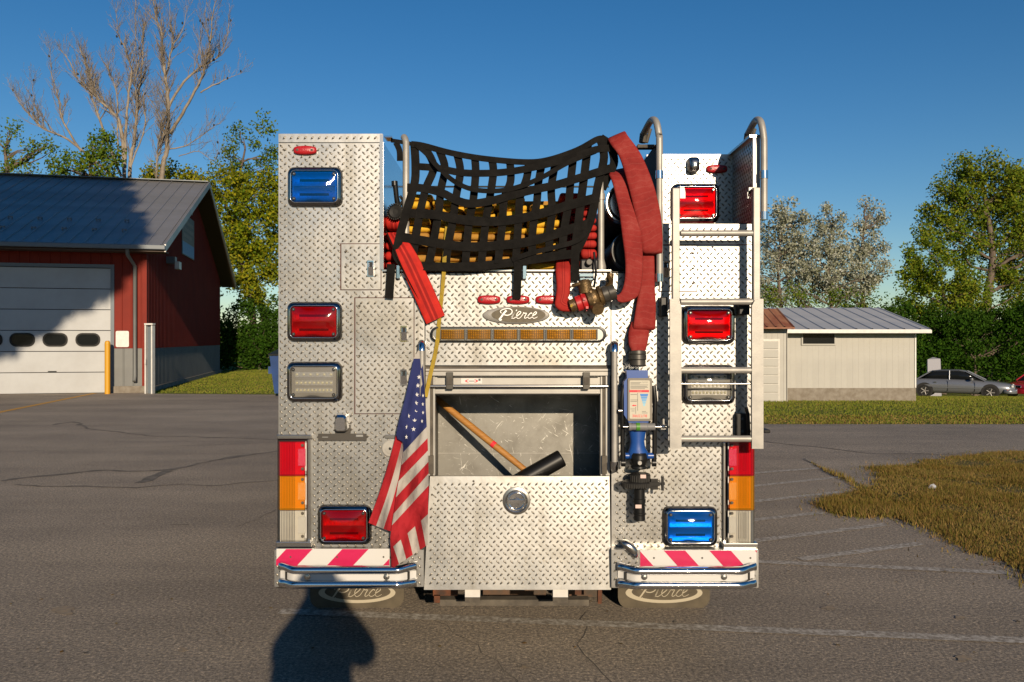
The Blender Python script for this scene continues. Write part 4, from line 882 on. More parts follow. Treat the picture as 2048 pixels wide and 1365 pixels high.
# body volumes
bx = MB()
xL, xR = X(557) + 0.002, X(1505)
zt = Z(285) - 0.002; zb = 0.46
bx.box(xL, X(765) - 0.002, D0 + 0.005, 11.2, 0.67, zt); bx.build('body_side', mt['redpaint'], tk)
b2 = MB(); b2.box(X(1318) + 0.004, xR - 0.003, D0 + 0.006, D0 + RD + 0.004, zb + .2, Z(447) - 0.005); b2.box(X(1318) + 0.004, xR - 0.003, D0 + RD + 0.006, 11.2, 0.67, 2.785); b2.build('body_side', mt['redpaint'], tk)
cx0, cx1, cz0, cz1 = X(860), X(1219), Z(953), Z(732)
CD = 0.456
b3 = MB(); b3.box(X(765) + .002, X(1318), D0 + CD + 0.02, 11.2, zb + .05, Z(543) - 0.012); b3.box(X(765) + .002, cx0 - 0.02, D0 + 0.006, D0 + CD + .01, zb + .05, Z(543) - 0.012); b3.box(cx1 + 0.02, X(1318), D0 + 0.006, D0 + CD + .01, zb + .05, Z(543) - 0.012)
b3.box(cx0 - .02, cx1 + .02, D0 + 0.006, D0 + CD, cz1 + 0.03, Z(543) - 0.012); b3.build('body_core', mt['dark'], tk)
MB().box(X(765), X(1318), D0, 10.5, Z(543) - 0.01, Z(543) - 0.002).build('hose_bed_floor', mt['alu'], tk)
MB().box(X(765) - 0.001, X(765) + 0.006, D0 - 0.004, 8.5, Z(543), zt).build('hose_bed_wall', mt['chrome_wall'] if 'chrome_wall' in mt else mt['satin'], tk)
MB().box(X(760), X(767), D0 - 0.010, D0 - 0.004, Z(540), Z(270)).build('edge_trim', mt['satin'], tk)
MB().box(X(1318) - 0.006, X(1318), D0 + 0.0, 8.5, Z(543), 2.76).build('hose_bed_wall', mt['dark'], tk)
MB().box(X(767), X(1317), 10.0, 10.05, Z(543), 2.35).build('hose_bed_bulkhead', mt['alu'], tk)
MB().box(X(767), X(1222), D0 - 0.006, D0 + 0.02, Z(543), Z(540)).build('edge_trim', mt['satin'], tk)
# rolled shutter compartment
fr = MB()
fr.pbox(849, 1222, 733, 738, -0.010, 0.004, 1); fr.pbox(851, 1221, 738, 752, -0.022, 0.05, 0); fr.pbox(851, 860, 752, 952, -0.014, 0.05, 0); fr.pbox(860, 866, 752, 952, -0.006, 0.05, 1); fr.pbox(866, 870, 752, 952, -0.002, 0.05, 0)
fr.pbox(1211, 1220, 752, 952, -0.014, 0.05, 0); fr.pbox(1205, 1211, 752, 952, -0.006, 0.05, 1); fr.pbox(1201, 1205, 752, 952, -0.002, 0.05, 0); fr.pbox(851, 1221, 742, 744, -0.0235, -0.02, 1)
sf = fr.build('shutter_frame', [mt['cream'], mt['grime']], tk, bevel=0.002)
for px in (862, 1209):
    MB().pbox(px - 5, px + 5, 912, 948, -0.02, -0.007).build('frame_latch', mt['grime'], sf)
mt['scratched'] = M('scratched_aluminium', (0.235, 0.228, 0.205), 0.45, 0.5, col2=(0.15, 0.143, 0.125), vs=7, rvar=0.12)
def scratch(m):
    t = m.node_tree; b = [n for n in t.nodes if n.type == 'BSDF_PRINCIPLED'][0]; tc = t.nodes.new('ShaderNodeTexCoord'); prev = b.inputs['Base Color'].links[0].from_socket
    for k, (ang, sc) in enumerate(((35, 5), (-50, 6), (80, 4), (10, 7))):
        mp = nd(t, 'ShaderNodeMapping'); mp.vector_type = 'TEXTURE'; mp.inputs['Rotation'].default_value = (0, R(ang), 0); mp.inputs['Scale'].default_value = (1/(sc*1.3), 1, 1/(sc*14)); mp.inputs['Location'].default_value = (k*3.1, k, k*1.7)
        n = nd(t, 'ShaderNodeTexNoise', Scale=1.6, Detail=3.0, Distortion=1.2); t.links.new(tc.outputs['Object'], mp.inputs[0]); t.links.new(mp.outputs[0], n.inputs['Vector'])
        r = ramp(t, n.outputs['Fac'], [(0.685, 0.0), (0.72, 1.0)]); mx = nd(t, 'ShaderNodeMix', data_type='RGBA'); t.links.new(r.outputs[0], mx.inputs[0]); t.links.new(prev, mx.inputs[6]); mx.inputs[7].default_value = (0.50, 0.49, 0.45, 1); prev = mx.outputs[2]
    t.links.new(prev, b.inputs['Base Color'])
scratch(mt['scratched'])
mt['cavside'] = M('shaded_compartment_lining', (0.09, 0.082, 0.068), 0.6, 0.2, col2=(0.06, 0.053, 0.042), vs=6)  # deep compartment shade put into the darker side, floor and ceiling colour
yb = D0 + CD; cav = MB()
cav.box(cx0, cx1, yb, yb + 0.004, 0.80, cz1); cav.build('compartment_back', mt['scratched'], tk)
MB().box(cx0, cx1, yb - 0.002, yb, 1.09, 1.093).build('compartment_seam', mt['alu'], tk)
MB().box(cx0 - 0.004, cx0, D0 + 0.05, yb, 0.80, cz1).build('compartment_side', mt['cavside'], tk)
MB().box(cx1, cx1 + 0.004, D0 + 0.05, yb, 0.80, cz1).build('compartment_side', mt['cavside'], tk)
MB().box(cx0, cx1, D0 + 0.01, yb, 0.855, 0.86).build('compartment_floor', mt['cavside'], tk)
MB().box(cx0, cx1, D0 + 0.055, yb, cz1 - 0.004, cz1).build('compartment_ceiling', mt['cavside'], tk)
dr = MB(); dr.pbox(867, 1204, 751, 785, 0.008, 0.03, 0); dr.pbox(867, 1204, 784, 788, 0.004, 0.035, 1); dr.pbox(870, 1200, 788, 791, 0.014, 0.03, 2)
shut = dr.build('shutter_door', [mt['cream'], mt['cream'], mt['rubber']], tk, bevel=0.002)
for y, r_, xa, xb, dy in ((752, .006, 876, 1198, -0.012), (773, .0085, 857, 1216, -0.02)):
    MB().tube([W(xa, y, dy), W(xb, y, dy)], r_, 10).build('lift_bar', mt['satin'], shut)
for px in (899, 1173):
    b_ = MB(); b_.pbox(px - 7, px + 7, 745, 779, -0.034, -0.002, 0); b_.pbox(px - 5, px + 5, 755, 770, -0.037, -0.033, 1); b_.build('bar_bracket', [mt['greycoup'], mt['grime']], shut, bevel=0.004)
lb = MB(); lb.pbox(922, 964, 757, 768, 0.004, 0.007, 0)
lab = lb.build('maker_label', mt['white'], shut)
for cx_ in (936, 950):
    a_ = MB(); s_ = -1 if cx_ < 943 else 1; ringo = circ(X(943), Z(762.5), 13/388.5, 3.6/388.5, 24); ringi = circ(X(943), Z(762.5), 8/388.5, 2.4/388.5, 24)
    sel = [i for i in range(24) if (ringo[i][0] - X(943)) * s_ > 0.010]
    sel.sort(key=lambda i: ringo[i][1])
    a_.add([(ringo[i][0], D0 + 0.003, ringo[i][1]) for i in sel] + [(ringi[i][0] + s_*0.004, D0 + 0.003, ringi[i][1]) for i in sel], [(k, k+1, len(sel)+k+1, len(sel)+k) for k in range(len(sel)-1)])
    a_.build('label_mark', mt['signred'], lab)
q_ = MB(); q_.pbox(957, 961, 758, 762, 0.0025, 0.0035); q_.pbox(938, 949, 762, 763.2, 0.0025, 0.0035); q_.build('label_mark', mt['signblack'], lab)
# tail gate
tg = MB(); yT, yB = 0.0, -0.045
def tgp(px, py, extra=0.0):
    f = (py - 953) / (1180 - 953); return W(px, py, yT + (yB - yT) * f - extra)
A, B_, C_, D_ = tgp(860, 953), tgp(1219, 953), tgp(1222, 1180), tgp(848, 1180)
bk = Vector((0, 0.02, 0)); tg.add([A, B_, C_, D_, A + bk, B_ + bk, C_ + bk, D_ + bk], [(0,3,2,1), (4,5,6,7), (0,1,5,4), (1,2,6,5), (2,3,7,6), (3,0,4,7)])
nrm = (D_ - A).cross(B_ - A).normalized(); nrm = -nrm if nrm.y > 0 else nrm
for x, z, s2 in tread_pts(-.6, .6, Z(1180), Z(950)):
        py = CY - (z - H) * 388.5
        if not (962 < py < 1174): continue
        f = (py - 953) / 227.0; p_ = A.lerp(D_, f); pr = B_.lerp(C_, f); 
        if not (p_.x + 0.014 < x < pr.x - 0.014): continue
        loz(tg, x, p_.z, p_.y - 0.0002, s2, 0)
gate = tg.build('tailgate', [mt['plate'], mt['tread']], tk)
hb = Vector(tgp(1033, 1002)); rg = MB()
rg.lathe([(0.062, 0.0), (0.072, 0.002), (0.070, 0.007), (0.058, 0.009), (0.050, 0.004)], hb, (0, -1, 0), 28); ring = rg.build('latch_ring', mt['satin'], gate)
rg = MB(); rg.lathe([(0.050, 0.0045), (0.046, 0.002), (0.02, 0.0025), (0.014, 0.006), (0.0, 0.006)], hb, (0, -1, 0), 24)
rg.obox(hb + Vector((0, -0.012, 0)), (0.082, 0.008, 0.014)); rg.tube([hb + Vector((0.043*math.cos(q), -0.009, 0.043*math.sin(q))) for q in (2*math.pi*k/24 for k in range(25))], 0.004, 6); rg.build('pull_handle', mt['chrome'], gate)
for (px, py) in ((947, 963), (1123, 963), (866, 1158), (1213, 962), (864, 990)):
    s_ = MB(); s_.lathe([(0.006, 0), (0.005, 0.003)], tgp(px, py), (0, -1, 0), 8); s_.build('rivet', mt['grime'], gate)
# ---- warning lights
def light(px, py, w, h, lens, dy=0.0, led=False, half=None):
    cx_, cz_ = X(px, dy), Z(py, dy); y = D0 + dy; k = (D0 + dy) / F; w *= k; h *= k; e = 0.012
    O = lambda ins, r: rr(cx_ - w/2 + ins, cx_ + w/2 - ins, cz_ - h/2 + ins, cz_ + h/2 - ins, r, 6)
    bz = MB(); rings = [(0, 0.0, .035), (0.0015, -0.012, .035), (0.009, -0.025, .032), (0.0185, -0.030, .026), (0.0205, -0.0325, .025), (0.023, -0.0315, .022), (0.0245, -0.016, .02)]
    bz.loft([[(a, y + d, b) for a, b in O(i, r)] for i, d, r in rings[:4]][::-1]); bz.loft([[(a, y + d, b) for a, b in O(i, r)] for i, d, r in rings[3:]][::-1], 1)
    bez = bz.build('warning_light', [mt['darkchrome'], mt['chrome']], tk)
    gasket = MB(); gasket.prism(O(0.0215, .022), y - 0.017, y - 0.005); gasket.build('gasket', mt['rubber'], bez)
    # reflector: bright pan with ribs and lamp housings, real relief behind the clear lens
    ins = 0.028; rw, rh = w - 2*ins, h - 2*ins; rf = MB()
    rf.prism(rr(cx_ - rw/2, cx_ + rw/2, cz_ - rh/2, cz_ + rh/2, .012), y - 0.0185, y - 0.0172)
    if led:
        for row, n_ in ((0.25, 6), (-0.03, 9), (-0.28, 10)):
            zc = cz_ + rh*row; rf.box(cx_ - rw*.42, cx_ + rw*.42, y - 0.0215, y - 0.0186, zc - .012, zc + .012, 1)
            for i in range(n_):
                xx = cx_ - rw*.38 + rw*.76*i/(n_-1); rf.lathe([(.0075, 0), (.006, .004), (.002, .0055)], (xx, y - 0.0216, zc), (0, -1, 0), 8, 2)
        rf.build('led_array', [M('led_pan', (0.30, 0.29, 0.27), 0.4), mt['refl'], mt['led']], bez)
    else:
        for zc, hz in ((cz_ + rh*.235, rh*.235), (cz_ - rh*.245, rh*.225)):
            K = 10; xs2 = [cx_ - rw*.47 + rw*.94*i/12 for i in range(13)]; gr = []
            for x2 in xs2:
                e2 = abs(x2 - cx_)/(rw*.47); bow = .002*e2**2
                gr.append([(x2, y - .0188 - .0065*(2*k/K - 1)**2 - bow, zc + hz*(2*k/K - 1)) for k in range(K + 1)])
            rf.add([q for g_ in gr for q in g_], [(i*(K+1)+k, (i+1)*(K+1)+k, (i+1)*(K+1)+k+1, i*(K+1)+k+1) for i in range(12) for k in range(K)], 0, True)
            rf.box(cx_ - rw*.33, cx_ + rw*.33, y - .0235, y - .0195, zc - .010, zc + .002, 1)
        rf.build('reflector', [mt['refl'], mt['greycoup']], bez)
    ln = MB(); ins = 0.0255; rw, rh = w/2 - ins, h/2 - ins
    o0 = rr(-rw, rw, -rh, rh, .018, 4); o1 = []
    for q in range(len(o0)):                               # long edges get points of their own so the dome shades as a dome
        A0, A1 = o0[q], o0[(q+1) % len(o0)]; n_ = max(1, int(math.hypot(A1[0]-A0[0], A1[1]-A0[1]) / .012))
        o1 += [(A0[0] + (A1[0]-A0[0])*k/n_, A0[1] + (A1[1]-A0[1])*k/n_) for k in range(n_)]
    def lens_ring(f, back=0.0): return [(cx_ + a*f, y - 0.029 + back - .021*(1 - (a*f/rw)**2)*(1 - (b*f/rh)**2), cz_ + b*f) for a, b in o1]
    ln.loft([lens_ring(1.0, 0.013), lens_ring(1.0, 0.001)] + [lens_ring(f) for f in (.97, .9, .8, .7, .6, .5, .4, .3, .2, .1, .03)], 0, True, cap1=True)
    ln.build('lens', lens, bez)
    for sx in (-1, 1):
        for sz in (-1, 1):
            s_ = MB(); c_ = (cx_ + sx*(rw - .014), y - 0.030, cz_ + sz*(rh - .014)); s_.lathe([(.0085, .0), (.0085, .004), (.0055, .0042)], c_, (0, -1, 0), 10, 0); s_.lathe([(.0045, .0043), (.003, .0055)], c_, (0, -1, 0), 8, 1); s_.build('lens_screw', [mt['rubber'], mt['satin']], bez)
    return bez
light(631, 375, 110, 80, mt['l_blue'])['label'] = 'blue warning light'
light(630, 644, 110, 80, mt['l_red']); light(630, 764, 111, 81, mt['l_clear'], led=True)['label'] = 'clear light with rows of diodes'
light(690, 1049, 108, 80, mt['l_red']); light(1390, 407, 96, 78, mt['l_red'], RD - 0.01); light(1416, 650, 106, 78, mt['l_red'])
light(1416, 769, 106, 80, mt['l_clear'], led=True)['label'] = 'clear light with rows of diodes'; light(1379, 1052, 110, 80, mt['l_blue'])['label'] = 'blue warning light'
def marker(px, py, w, h, dy=0.0):
    k = (D0 + dy)/F; cx_, cz_ = X(px, dy), Z(py, dy); w *= k/2; h *= k/2
    O = lambda f: [(cx_ + f*w*math.copysign(abs(math.cos(q))**.75, math.cos(q)), cz_ + f*h*math.copysign(abs(math.sin(q))**.42, math.sin(q)) * (1 - .12*abs(math.cos(q)))) for q in (2*math.pi*i/32 for i in range(32))]
    mb = MB(); mb.loft([[(a, D0 + dy - d, b) for a, b in O(f)] for f, d in ((1, 0), (1, .012), (.92, .018), (.6, .022), (.1, .023))], 0, True, cap1=True)
    o = mb.build('marker_light', mt['marker'], tk)
    for s in (-1, 1):
        e = MB(); e.lathe([(.007, 0), (.0065, .003), (.003, .004)], (cx_ + s*w*.62, D0 + dy - .0195, cz_), (0, -1, 0), 10); e.build('marker_screw', mt['grime'], o)
for q in ((611, 302, 46, 18), (978, 600, 46, 18), (1036, 600, 46, 18), (1094, 600, 46, 18)): marker(*q)
marker(1433, 339, 42, 17, RD)
# ---- amber bar
bar = MB(); o_ = rr(X(861), X(1212), Z(684), Z(654), .037, 8); i_ = rr(X(866), X(1207), Z(681), Z(657), .030, 8)
bar.loft([[(a, D0, b) for a, b in o_], [(a, D0 - .020, b) for a, b in o_], [(a, D0 - .022, b) for a, b in i_], [(a, D0 - .010, b) for a, b in i_]][::-1], 0, False); bar.add([(a, D0 - .010, b) for a, b in i_], [tuple(range(len(i_)))], 1)
ab = bar.build('amber_light_bar', [mt['black'], mt['satin']], tk)
for k in range(6):
    x0, x1 = X(880.5 + k*52.6), X(880.5 + k*52.6 + 51); z0, z1 = Z(679), Z(659)
    md = MB(); md.box(x0, x1, D0 - .014, D0 - .0105, z0, z1, 0); md.box(x0, x0 + .006, D0 - .024, D0 - .014, z0, z1, 1); md.box(x1 - .006, x1, D0 - .024, D0 - .014, z0, z1, 1)
    for i in range(10):
        for j in range(5): md.obox((x0 + .014 + i*.0115, D0 - .0155, z0 + .008 + j*.0088), (.0075, .004, .0055), None, 2)
    pod = md.build('lamp_pod', [M('amber_pan', (0.16, 0.11, 0.05), 0.4, 0.3) if k == 0 else bpy.data.materials['amber_pan'], mt['greycoup'], mt['refl']], ab)
    le = MB(); n_ = 10
    prof = [(x0 + .004 + (x1 - x0 - .008) * i/n_, D0 - .023 - .010 * math.sin(math.pi*i/n_)) for i in range(n_ + 1)]
    le.add([(x, y, z0 + .002) for x, y in prof] + [(x, y, z1 - .002) for x, y in prof], [(i, i+1, n_+2+i, n_+1+i) for i in range(n_)], 0, True)
    le.build('amber_lens', mt['l_amber'], ab)
# ---- emblem with script
STROKES = [([(640, 345), (615, 300), (660, 260), (740, 237), (820, 232), (880, 260), (897, 310), (865, 362), (790, 392), (705, 380)], 24, 30),
           ([(760, 275), (690, 355), (630, 440), (592, 490), (612, 508), (650, 492)], 46, 30), ([(985, 295), (1012, 258)], 18, 30),
           ([(880, 470), (950, 315), (900, 410), (885, 450), (930, 468), (1000, 425)], 26, 18), ([(1000, 420), (1080, 360), (1105, 315), (1065, 303), (1015, 355), (1000, 425), (1035, 470), (1100, 440), (1170, 345)], 28, 16),
           ([(1165, 325), (1195, 345), (1240, 345), (1200, 420), (1195, 460), (1230, 458), (1285, 410)], 28, 16), ([(1375, 355), (1350, 335), (1300, 378), (1268, 430), (1300, 465), (1350, 452), (1400, 405)], 28, 16),
           ([(1400, 400), (1465, 360), (1482, 325), (1450, 312), (1402, 365), (1385, 430), (1420, 468), (1505, 430)], 28, 14)]
def script(mb, ox, oz, s, y, th, mi=0, wf=1.0):                      # strokes become flat raised ribbons; ox,oz = world of point (1050,380)
    for pts, w0, w1 in STROKES:
        c = catmull([(p[0], p[1]) for p in pts], 5); n = len(c); L = []; Rr = []
        for i, p in enumerate(c):
            a, b = c[max(i-1, 0)], c[min(i+1, n-1)]; tx, tz = b[0]-a[0], b[1]-a[1]; l = math.hypot(tx, tz) or 1; w = (w0 + (w1 - w0)*i/(n-1)) / 2 * wf * (.8 if w0 < 40 else 1)
            L.append((p[0] - tz/l*w, p[1] + tx/l*w)); Rr.append((p[0] + tz/l*w, p[1] - tx/l*w))
        cv = lambda p, yy: (ox + (p[0]-1050)*s, yy, oz - (p[1]-380)*s)
        v = [cv(p, y) for p in L] + [cv(p, y) for p in Rr] + [cv(p, y + th) for p in L] + [cv(p, y + th) for p in Rr]; f = []
        for i in range(n-1):
            f += [(i, i+1, n+i+1, n+i), (2*n+i, i, i+1, 2*n+i+1)[::-1], (n+i, n+i+1, 3*n+i+1, 3*n+i)[::-1]]
        mb.add(v, f, mi)
em = MB(); ec = W(1032, 631); eo = circ(ec.x, ec.z, 67/388.5, 17.5/388.5, 40); em.loft([[(a, D0 - d, b) for a, b in circ(ec.x, ec.z, 67/388.5*f, 17.5/388.5*f, 40)] for f, d in ((1, 0), (1, .006), (.96, .010), (.5, .011), (.02, .011))], 0, True, cap1=True)
emb = em.build('emblem', mt['alu'], tk)
ei = MB(); ex = X(1037); ei.prism(circ(ex, ec.z + .002, 54/388.5, 15/388.5, 40), D0 - .0125, D0 - .0095); ei.build('emblem_oval', M('weathered_bronze', (0.085, 0.07, 0.042), 0.55, 0.3, col2=(0.055, 0.045, 0.028), vs=30), emb)
ls = MB(); script(ls, ex, ec.z + .002, 1/12.05/388.5, D0 - .0185, .006); ls.build('lettering', mt['script'], emb)
# ---- tail lamps
mt['reflex_r'] = M('red_reflex', (0.42, 0.006, 0.04), .3, bump=.4, bs=500); mt['reflex_a'] = M('amber_reflex', (0.50, 0.17, 0.006), .3, bump=.4, bs=500); mt['reflex_c'] = M('clear_reflex', (0.34, 0.32, 0.27), .3, bump=.4, bs=500)
def tail(px0, px1, flip):
    k = 1/388.5; hs_ = MB()
    fx0, fx1 = (555, 620) if not flip else (1447, 1508)
    hs_.pbox(fx0, fx1, 873, 1090, 0.0, 0.10, 0); body = hs_.build('tail_lamp', mt['black'], tk)
    tr = MB(); tr.pbox(fx0 - 2, fx1 + 3, 870, 879, -0.03, 0.0, 0) if not flip else tr.pbox(1446, 1452, 885, 1090, -0.02, 0.0, 0)
    if not flip: tr.pbox(614, 621, 879, 1084, -0.02, 0.0, 0); tr.pbox(551, 622, 1084, 1096, -0.05, 0.0, 0)
    else: tr.pbox(1446, 1517, 1087, 1099, -0.05, 0.0, 0)
    tr.build('lamp_trim', mt['satin'], body, bevel=0.004)
    for i, (y0, y1, lm) in enumerate(((882, 950, 't_red'), (950, 1018, 't_amber'), (1018, 1085, 't_clear'))):
        bk_ = MB(); bk_.pbox(px0 + 1, px1 - 1, y0 + 1, y1 - 1, -0.012, -0.0005, 0)
        xa, xb = (px0 + .32*(px1-px0), px0 + .62*(px1-px0)) if not flip else (px1 - .62*(px1-px0), px1 - .32*(px1-px0))
        for a in range(5):
            for b in range(14): bk_.obox((X(xa) + (X(xb)-X(xa))*(a+.5)/5, D0 - .014, Z(y1 - 8) + (Z(y0+6)-Z(y1-8))*(b+.5)/14), (.0045, .006, .008), None, 0)
        xc = px1 - 17 if not flip else px0; bk_.pbox(xc, xc + 17, y0 + 4, y1 - 8, -0.02, -0.012, 0)
        bk_.build('lamp_back', mt['white'], body)
        ln = MB(); fl_ = [(px0 + .5, -.012), (px0 + 6, -.036)]
        ra, rb2 = (px0 + 8, px0 + .66*(px1 - px0)) if not flip else (px0 + .34*(px1 - px0), px1 - 8)
        n_ = 9
        if flip: fl_ = [(px0 + .5, -.032)]
        for q in range(n_):
            xq = ra + (rb2 - ra)*q/n_; fl_ += [(xq, -.0345), (xq + (rb2 - ra)/n_*.5, -.0375)]
        fl_ += [(rb2, -.0345), (px1 - .5, -.032)] if not flip else [(px1 - 6, -.036), (px1 - .5, -.012)]
        xs_ = [X(q[0]) for q in fl_]; ys_ = [D0 + q[1] for q in fl_]; n_ = len(xs_); za, zb2 = Z(y1 - .3), Z(y0 + .3)
        ln.add([(x, y, za) for x, y in zip(xs_, ys_)] + [(x, y, zb2) for x, y in zip(xs_, ys_)], [(q, q+1, n_+q+1, n_+q) for q in range(n_ - 1)])
        ln.add([(xs_[0], D0, za), (xs_[0], D0, zb2), (xs_[-1], D0, za), (xs_[-1], D0, zb2), (xs_[0], ys_[0], za), (xs_[0], ys_[0], zb2), (xs_[-1], ys_[-1], za), (xs_[-1], ys_[-1], zb2)], [(0, 4, 5, 1), (2, 3, 7, 6)])
        for zz in (za, zb2): ln.add([(x, y, zz) for x, y in zip(xs_, ys_)] + [(xs_[-1], D0, zz), (xs_[0], D0, zz)], [tuple(range(n_ + 2))])
        o = ln.build('lens', mt[lm], body); o['label'] = ('red stop lens', 'amber turn lens', 'clear reversing lens')[i]
        xc = px1 - 17 if not flip else px0 + 2
        rx_ = MB(); rx_.pbox(xc, xc + 15, y0 + 16, y1 - 18, -.0365, -.0335); rx_.build('reflex_strip', mt[('reflex_r', 'reflex_a', 'reflex_c')[i]], body)
        sx_ = px1 - 8 if not flip else px0 + 8
        for sy_ in (y0 + 9, y1 - 12):
            s_ = MB(); s_.lathe([(.008, 0), (.007, .004), (.003, .005)], W(sx_, sy_, -.036), (0, -1, 0), 10); s_.build('lens_screw', mt['grime'], body)
tail(558, 613, False); tail(1456, 1508, True)
# ---- bumper, chevrons, rub rails
SD = -0.07
plate('step_panel', rect(549, 847, 1100, 1174), SD, 0.07, m=.012); plate('step_panel', rect(1223, 1517, 1100, 1176), SD, 0.07, m=.012)
def chevron(x0, x1, y0, y1, lean, first, per, cut):
    base = MB(); base.pbox(x0, x1, y0, y1, SD - .005, SD - .002); ch = base.build('chevron_strip', mt['chev_w'], tk)
    h = y1 - y0; x = first
    while x < x1 + 60:
        q = [(x, y1), (x + per*.47, y1), (x + per*.47 + lean, y0), (x + lean, y0)]
        out = []
        for ax, keep in ((x0, 1), (x1, -1)):                 # clip to the strip
            src = q; q2 = []
            for i in range(len(src)):
                a, b = src[i], src[(i+1) % len(src)]; ia, ib = (a[0]-ax)*keep >= 0, (b[0]-ax)*keep >= 0
                if ia: q2.append(a)
                if ia != ib: f = (ax - a[0]) / (b[0] - a[0]); q2.append((ax, a[1] + f*(b[1]-a[1])))
            q = q2
            if len(q) < 3: break
        if len(q) >= 3:
            m_ = MB(); m_.prism(p2(q, SD), D0 + SD - .0062, D0 + SD - .0052); m_.build('red_stripe', mt['chev_r'], ch)
        x += per
    for px in (x0 + 28, (x0 + x1)/2 + 8, x1 - 12):
        s_ = MB(); s_.lathe([(.005, 0), (.004, .002)], W(px, (y0+y1)/2, SD - .0064), (0, -1, 0), 8); s_.build('strip_screw', mt['grime'], ch)
chevron(553, 779, 1098, 1131, 31, 430, 112, 0); chevron(1280, 1513, 1101, 1132, -28, 1264, 91, 0)
def rub(px0, px1, flip=False):
    t_ = thing_part = MB()
    n = 40; prof = [(-.0, -.021), (.014, -.0195), (.025, -.012), (.029, 0), (.025, .012), (.014, .0195), (0, .021)]
    rails = MB()
    for zc in (1139, 1167):
        rings = []
        for i in range(n + 1):
            u = i / n; e = min(u, 1 - u); out_ = .055 * smooth(0, .13, e) + .004; dz = .012 * (1 - smooth(0, .16, e)) * (1 if zc < 1150 else -1)
            x = X(px0, SD) + (X(px1, SD) - X(px0, SD)) * u
            rings.append([(x, D0 + SD - out_ - a, Z(zc + (1.5 if flip else 0), SD - .05) + b + dz*.6) for a, b in prof])
        for a, b in zip(rings[:-1], rings[1:]):
            rails.add(a + b, [(q, q+1, 7+q+1, 7+q) for q in range(6)], 0, True)
        rails.add(rings[0], [(6,5,4,3,2,1,0)]); rails.add(rings[-1], [(0,1,2,3,4,5,6)])
    bk_ = MB(); strip_ = MB(); pts = []
    for i in range(n + 1):
        u = i/n; e = min(u, 1-u); out_ = .055 * smooth(0, .13, e) + .010; x = X(px0 + 2, SD) + (X(px1 - 2, SD) - X(px0 + 2, SD)) * u
        pts.append((x, D0 + SD - out_))
    zA_, zB_ = Z(1161, SD - .05), Z(1146, SD - .05)
    rb_ = rails.build('bumper_rail', mt['chrome'], tk, weld=True)
    strip_.add([(x, y, zA_) for x, y in pts] + [(x, y, zB_) for x, y in pts], [(q, q+1, n+2+q, n+1+q) for q in range(n)], 0, True); strip_.build('white_band', mt['chev_w'], rb_)
    bk_.box(X(px0 + 14, SD), X(px1 - 14, SD), D0 + SD - .035, D0 + SD, Z(1172, SD), Z(1136, SD)); bk_.build('rail_backing', mt['rubber'], rb_)
    for px in (px0 + .20*(px1-px0), px0 + .775*(px1-px0)):
        s_ = MB(); s_.lathe([(.016, 0), (.016, .004), (.011, .005), (.011, .013), (.006, .014)], W(px, 1154, SD - .064), (0, -1, 0), 10); s_.build('bolt', mt['satin'], rb_)
rub(560, 835); rub(1233, 1510, True)
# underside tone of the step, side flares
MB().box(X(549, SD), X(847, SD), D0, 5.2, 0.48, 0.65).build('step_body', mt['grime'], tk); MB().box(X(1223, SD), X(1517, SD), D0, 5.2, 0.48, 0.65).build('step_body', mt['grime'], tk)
for x0, x1 in ((-1.335, -1.22), (1.29, 1.375)):
    MB().box(x0, x1, 4.45, 4.75, .34, .40).build('wheel_flare', mt['satin'], tk, bevel=.03)
# chrome teardrop lamps, licence bracket, keyed switch
lp = MB(); c_ = W(1258, 1096, SD); q_ = Matrix.Rotation(R(45), 3, 'Y')
half = [(-.058, -.010)] + [(-.058*math.cos(t), -.006 + .036*math.sin(t)) for t in (math.pi*k/12 for k in range(1, 12))] + [(.058, -.010), (.03, -.016), (-.03, -.016)]
lp.loft([[c_ + q_ @ Vector((a*f, 0, (b - .008)*f + .008)) + Vector((0, -d, 0)) for a, b in half] for f, d in ((1, .001), (1, .020), (.93, .032), (.75, .042), (.4, .047), (.05, .048))], 0, True, cap1=True); lp.build('step_lamp', mt['satin'], tk, weld=True)
br = MB()
br.pbox(670, 701, 850, 870, -.010, -.004, 0); br.pbox(636, 733, 868, 882, -.014, -.008, 0); br.pbox(644, 656, 874.0, 875.5, -.0150, -.0138, 1); br.pbox(712, 726, 870, 874, -.0150, -.0138, 1); brk = br.build('plate_bracket', [M('bracket_paint', (0.035, 0.030, 0.024), 0.5), mt['plate']], tk)
ll = MB(); ll.loft([[(a, D0 - .012 - d, b + s_) for a, b in rr(X(671), X(700), Z(860), Z(824), .030, 6)] for d, s_ in ((0, 0), (.03, 0))]); 
ll = MB(); zc0 = Z(842)
for_r = lambda f, d, dz: [(X(685.5) + (a - X(685.5))*f, D0 - d, zc0 + (b - zc0)*f + dz) for a, b in [(X(671), Z(857)), (X(673), Z(830)), (X(677), Z(825)), (X(694), Z(825)), (X(698), Z(830)), (X(700), Z(857)), (X(695), Z(862)), (X(676), Z(862))]]
ll.loft([for_r(1, .004, 0), for_r(1, .02, 0), for_r(.9, .05, -.004), for_r(.7, .062, -.008)], 0, False, cap1=True); ll.build('licence_lamp', mt['chrome'], tk, bevel=.006, seg=3)
ll = MB(); oc_ = lambda f, dz: [(X(1385, RD) + a*f, b*f + Z(331, RD) + dz) for a, b in rr(-.033, .033, -.045, .042, .020, 5)]
ll.loft([[(a, D0 + RD - d, b) for a, b in oc_(f, dz)] for f, d, dz in ((1, .002, 0), (1, .022, 0), (.95, .040, -.002), (.80, .056, -.006), (.5, .066, -.010), (.1, .069, -.012))], 0, True, cap1=True); ll.build('pocket_lamp', mt['satin'], tk, weld=True)
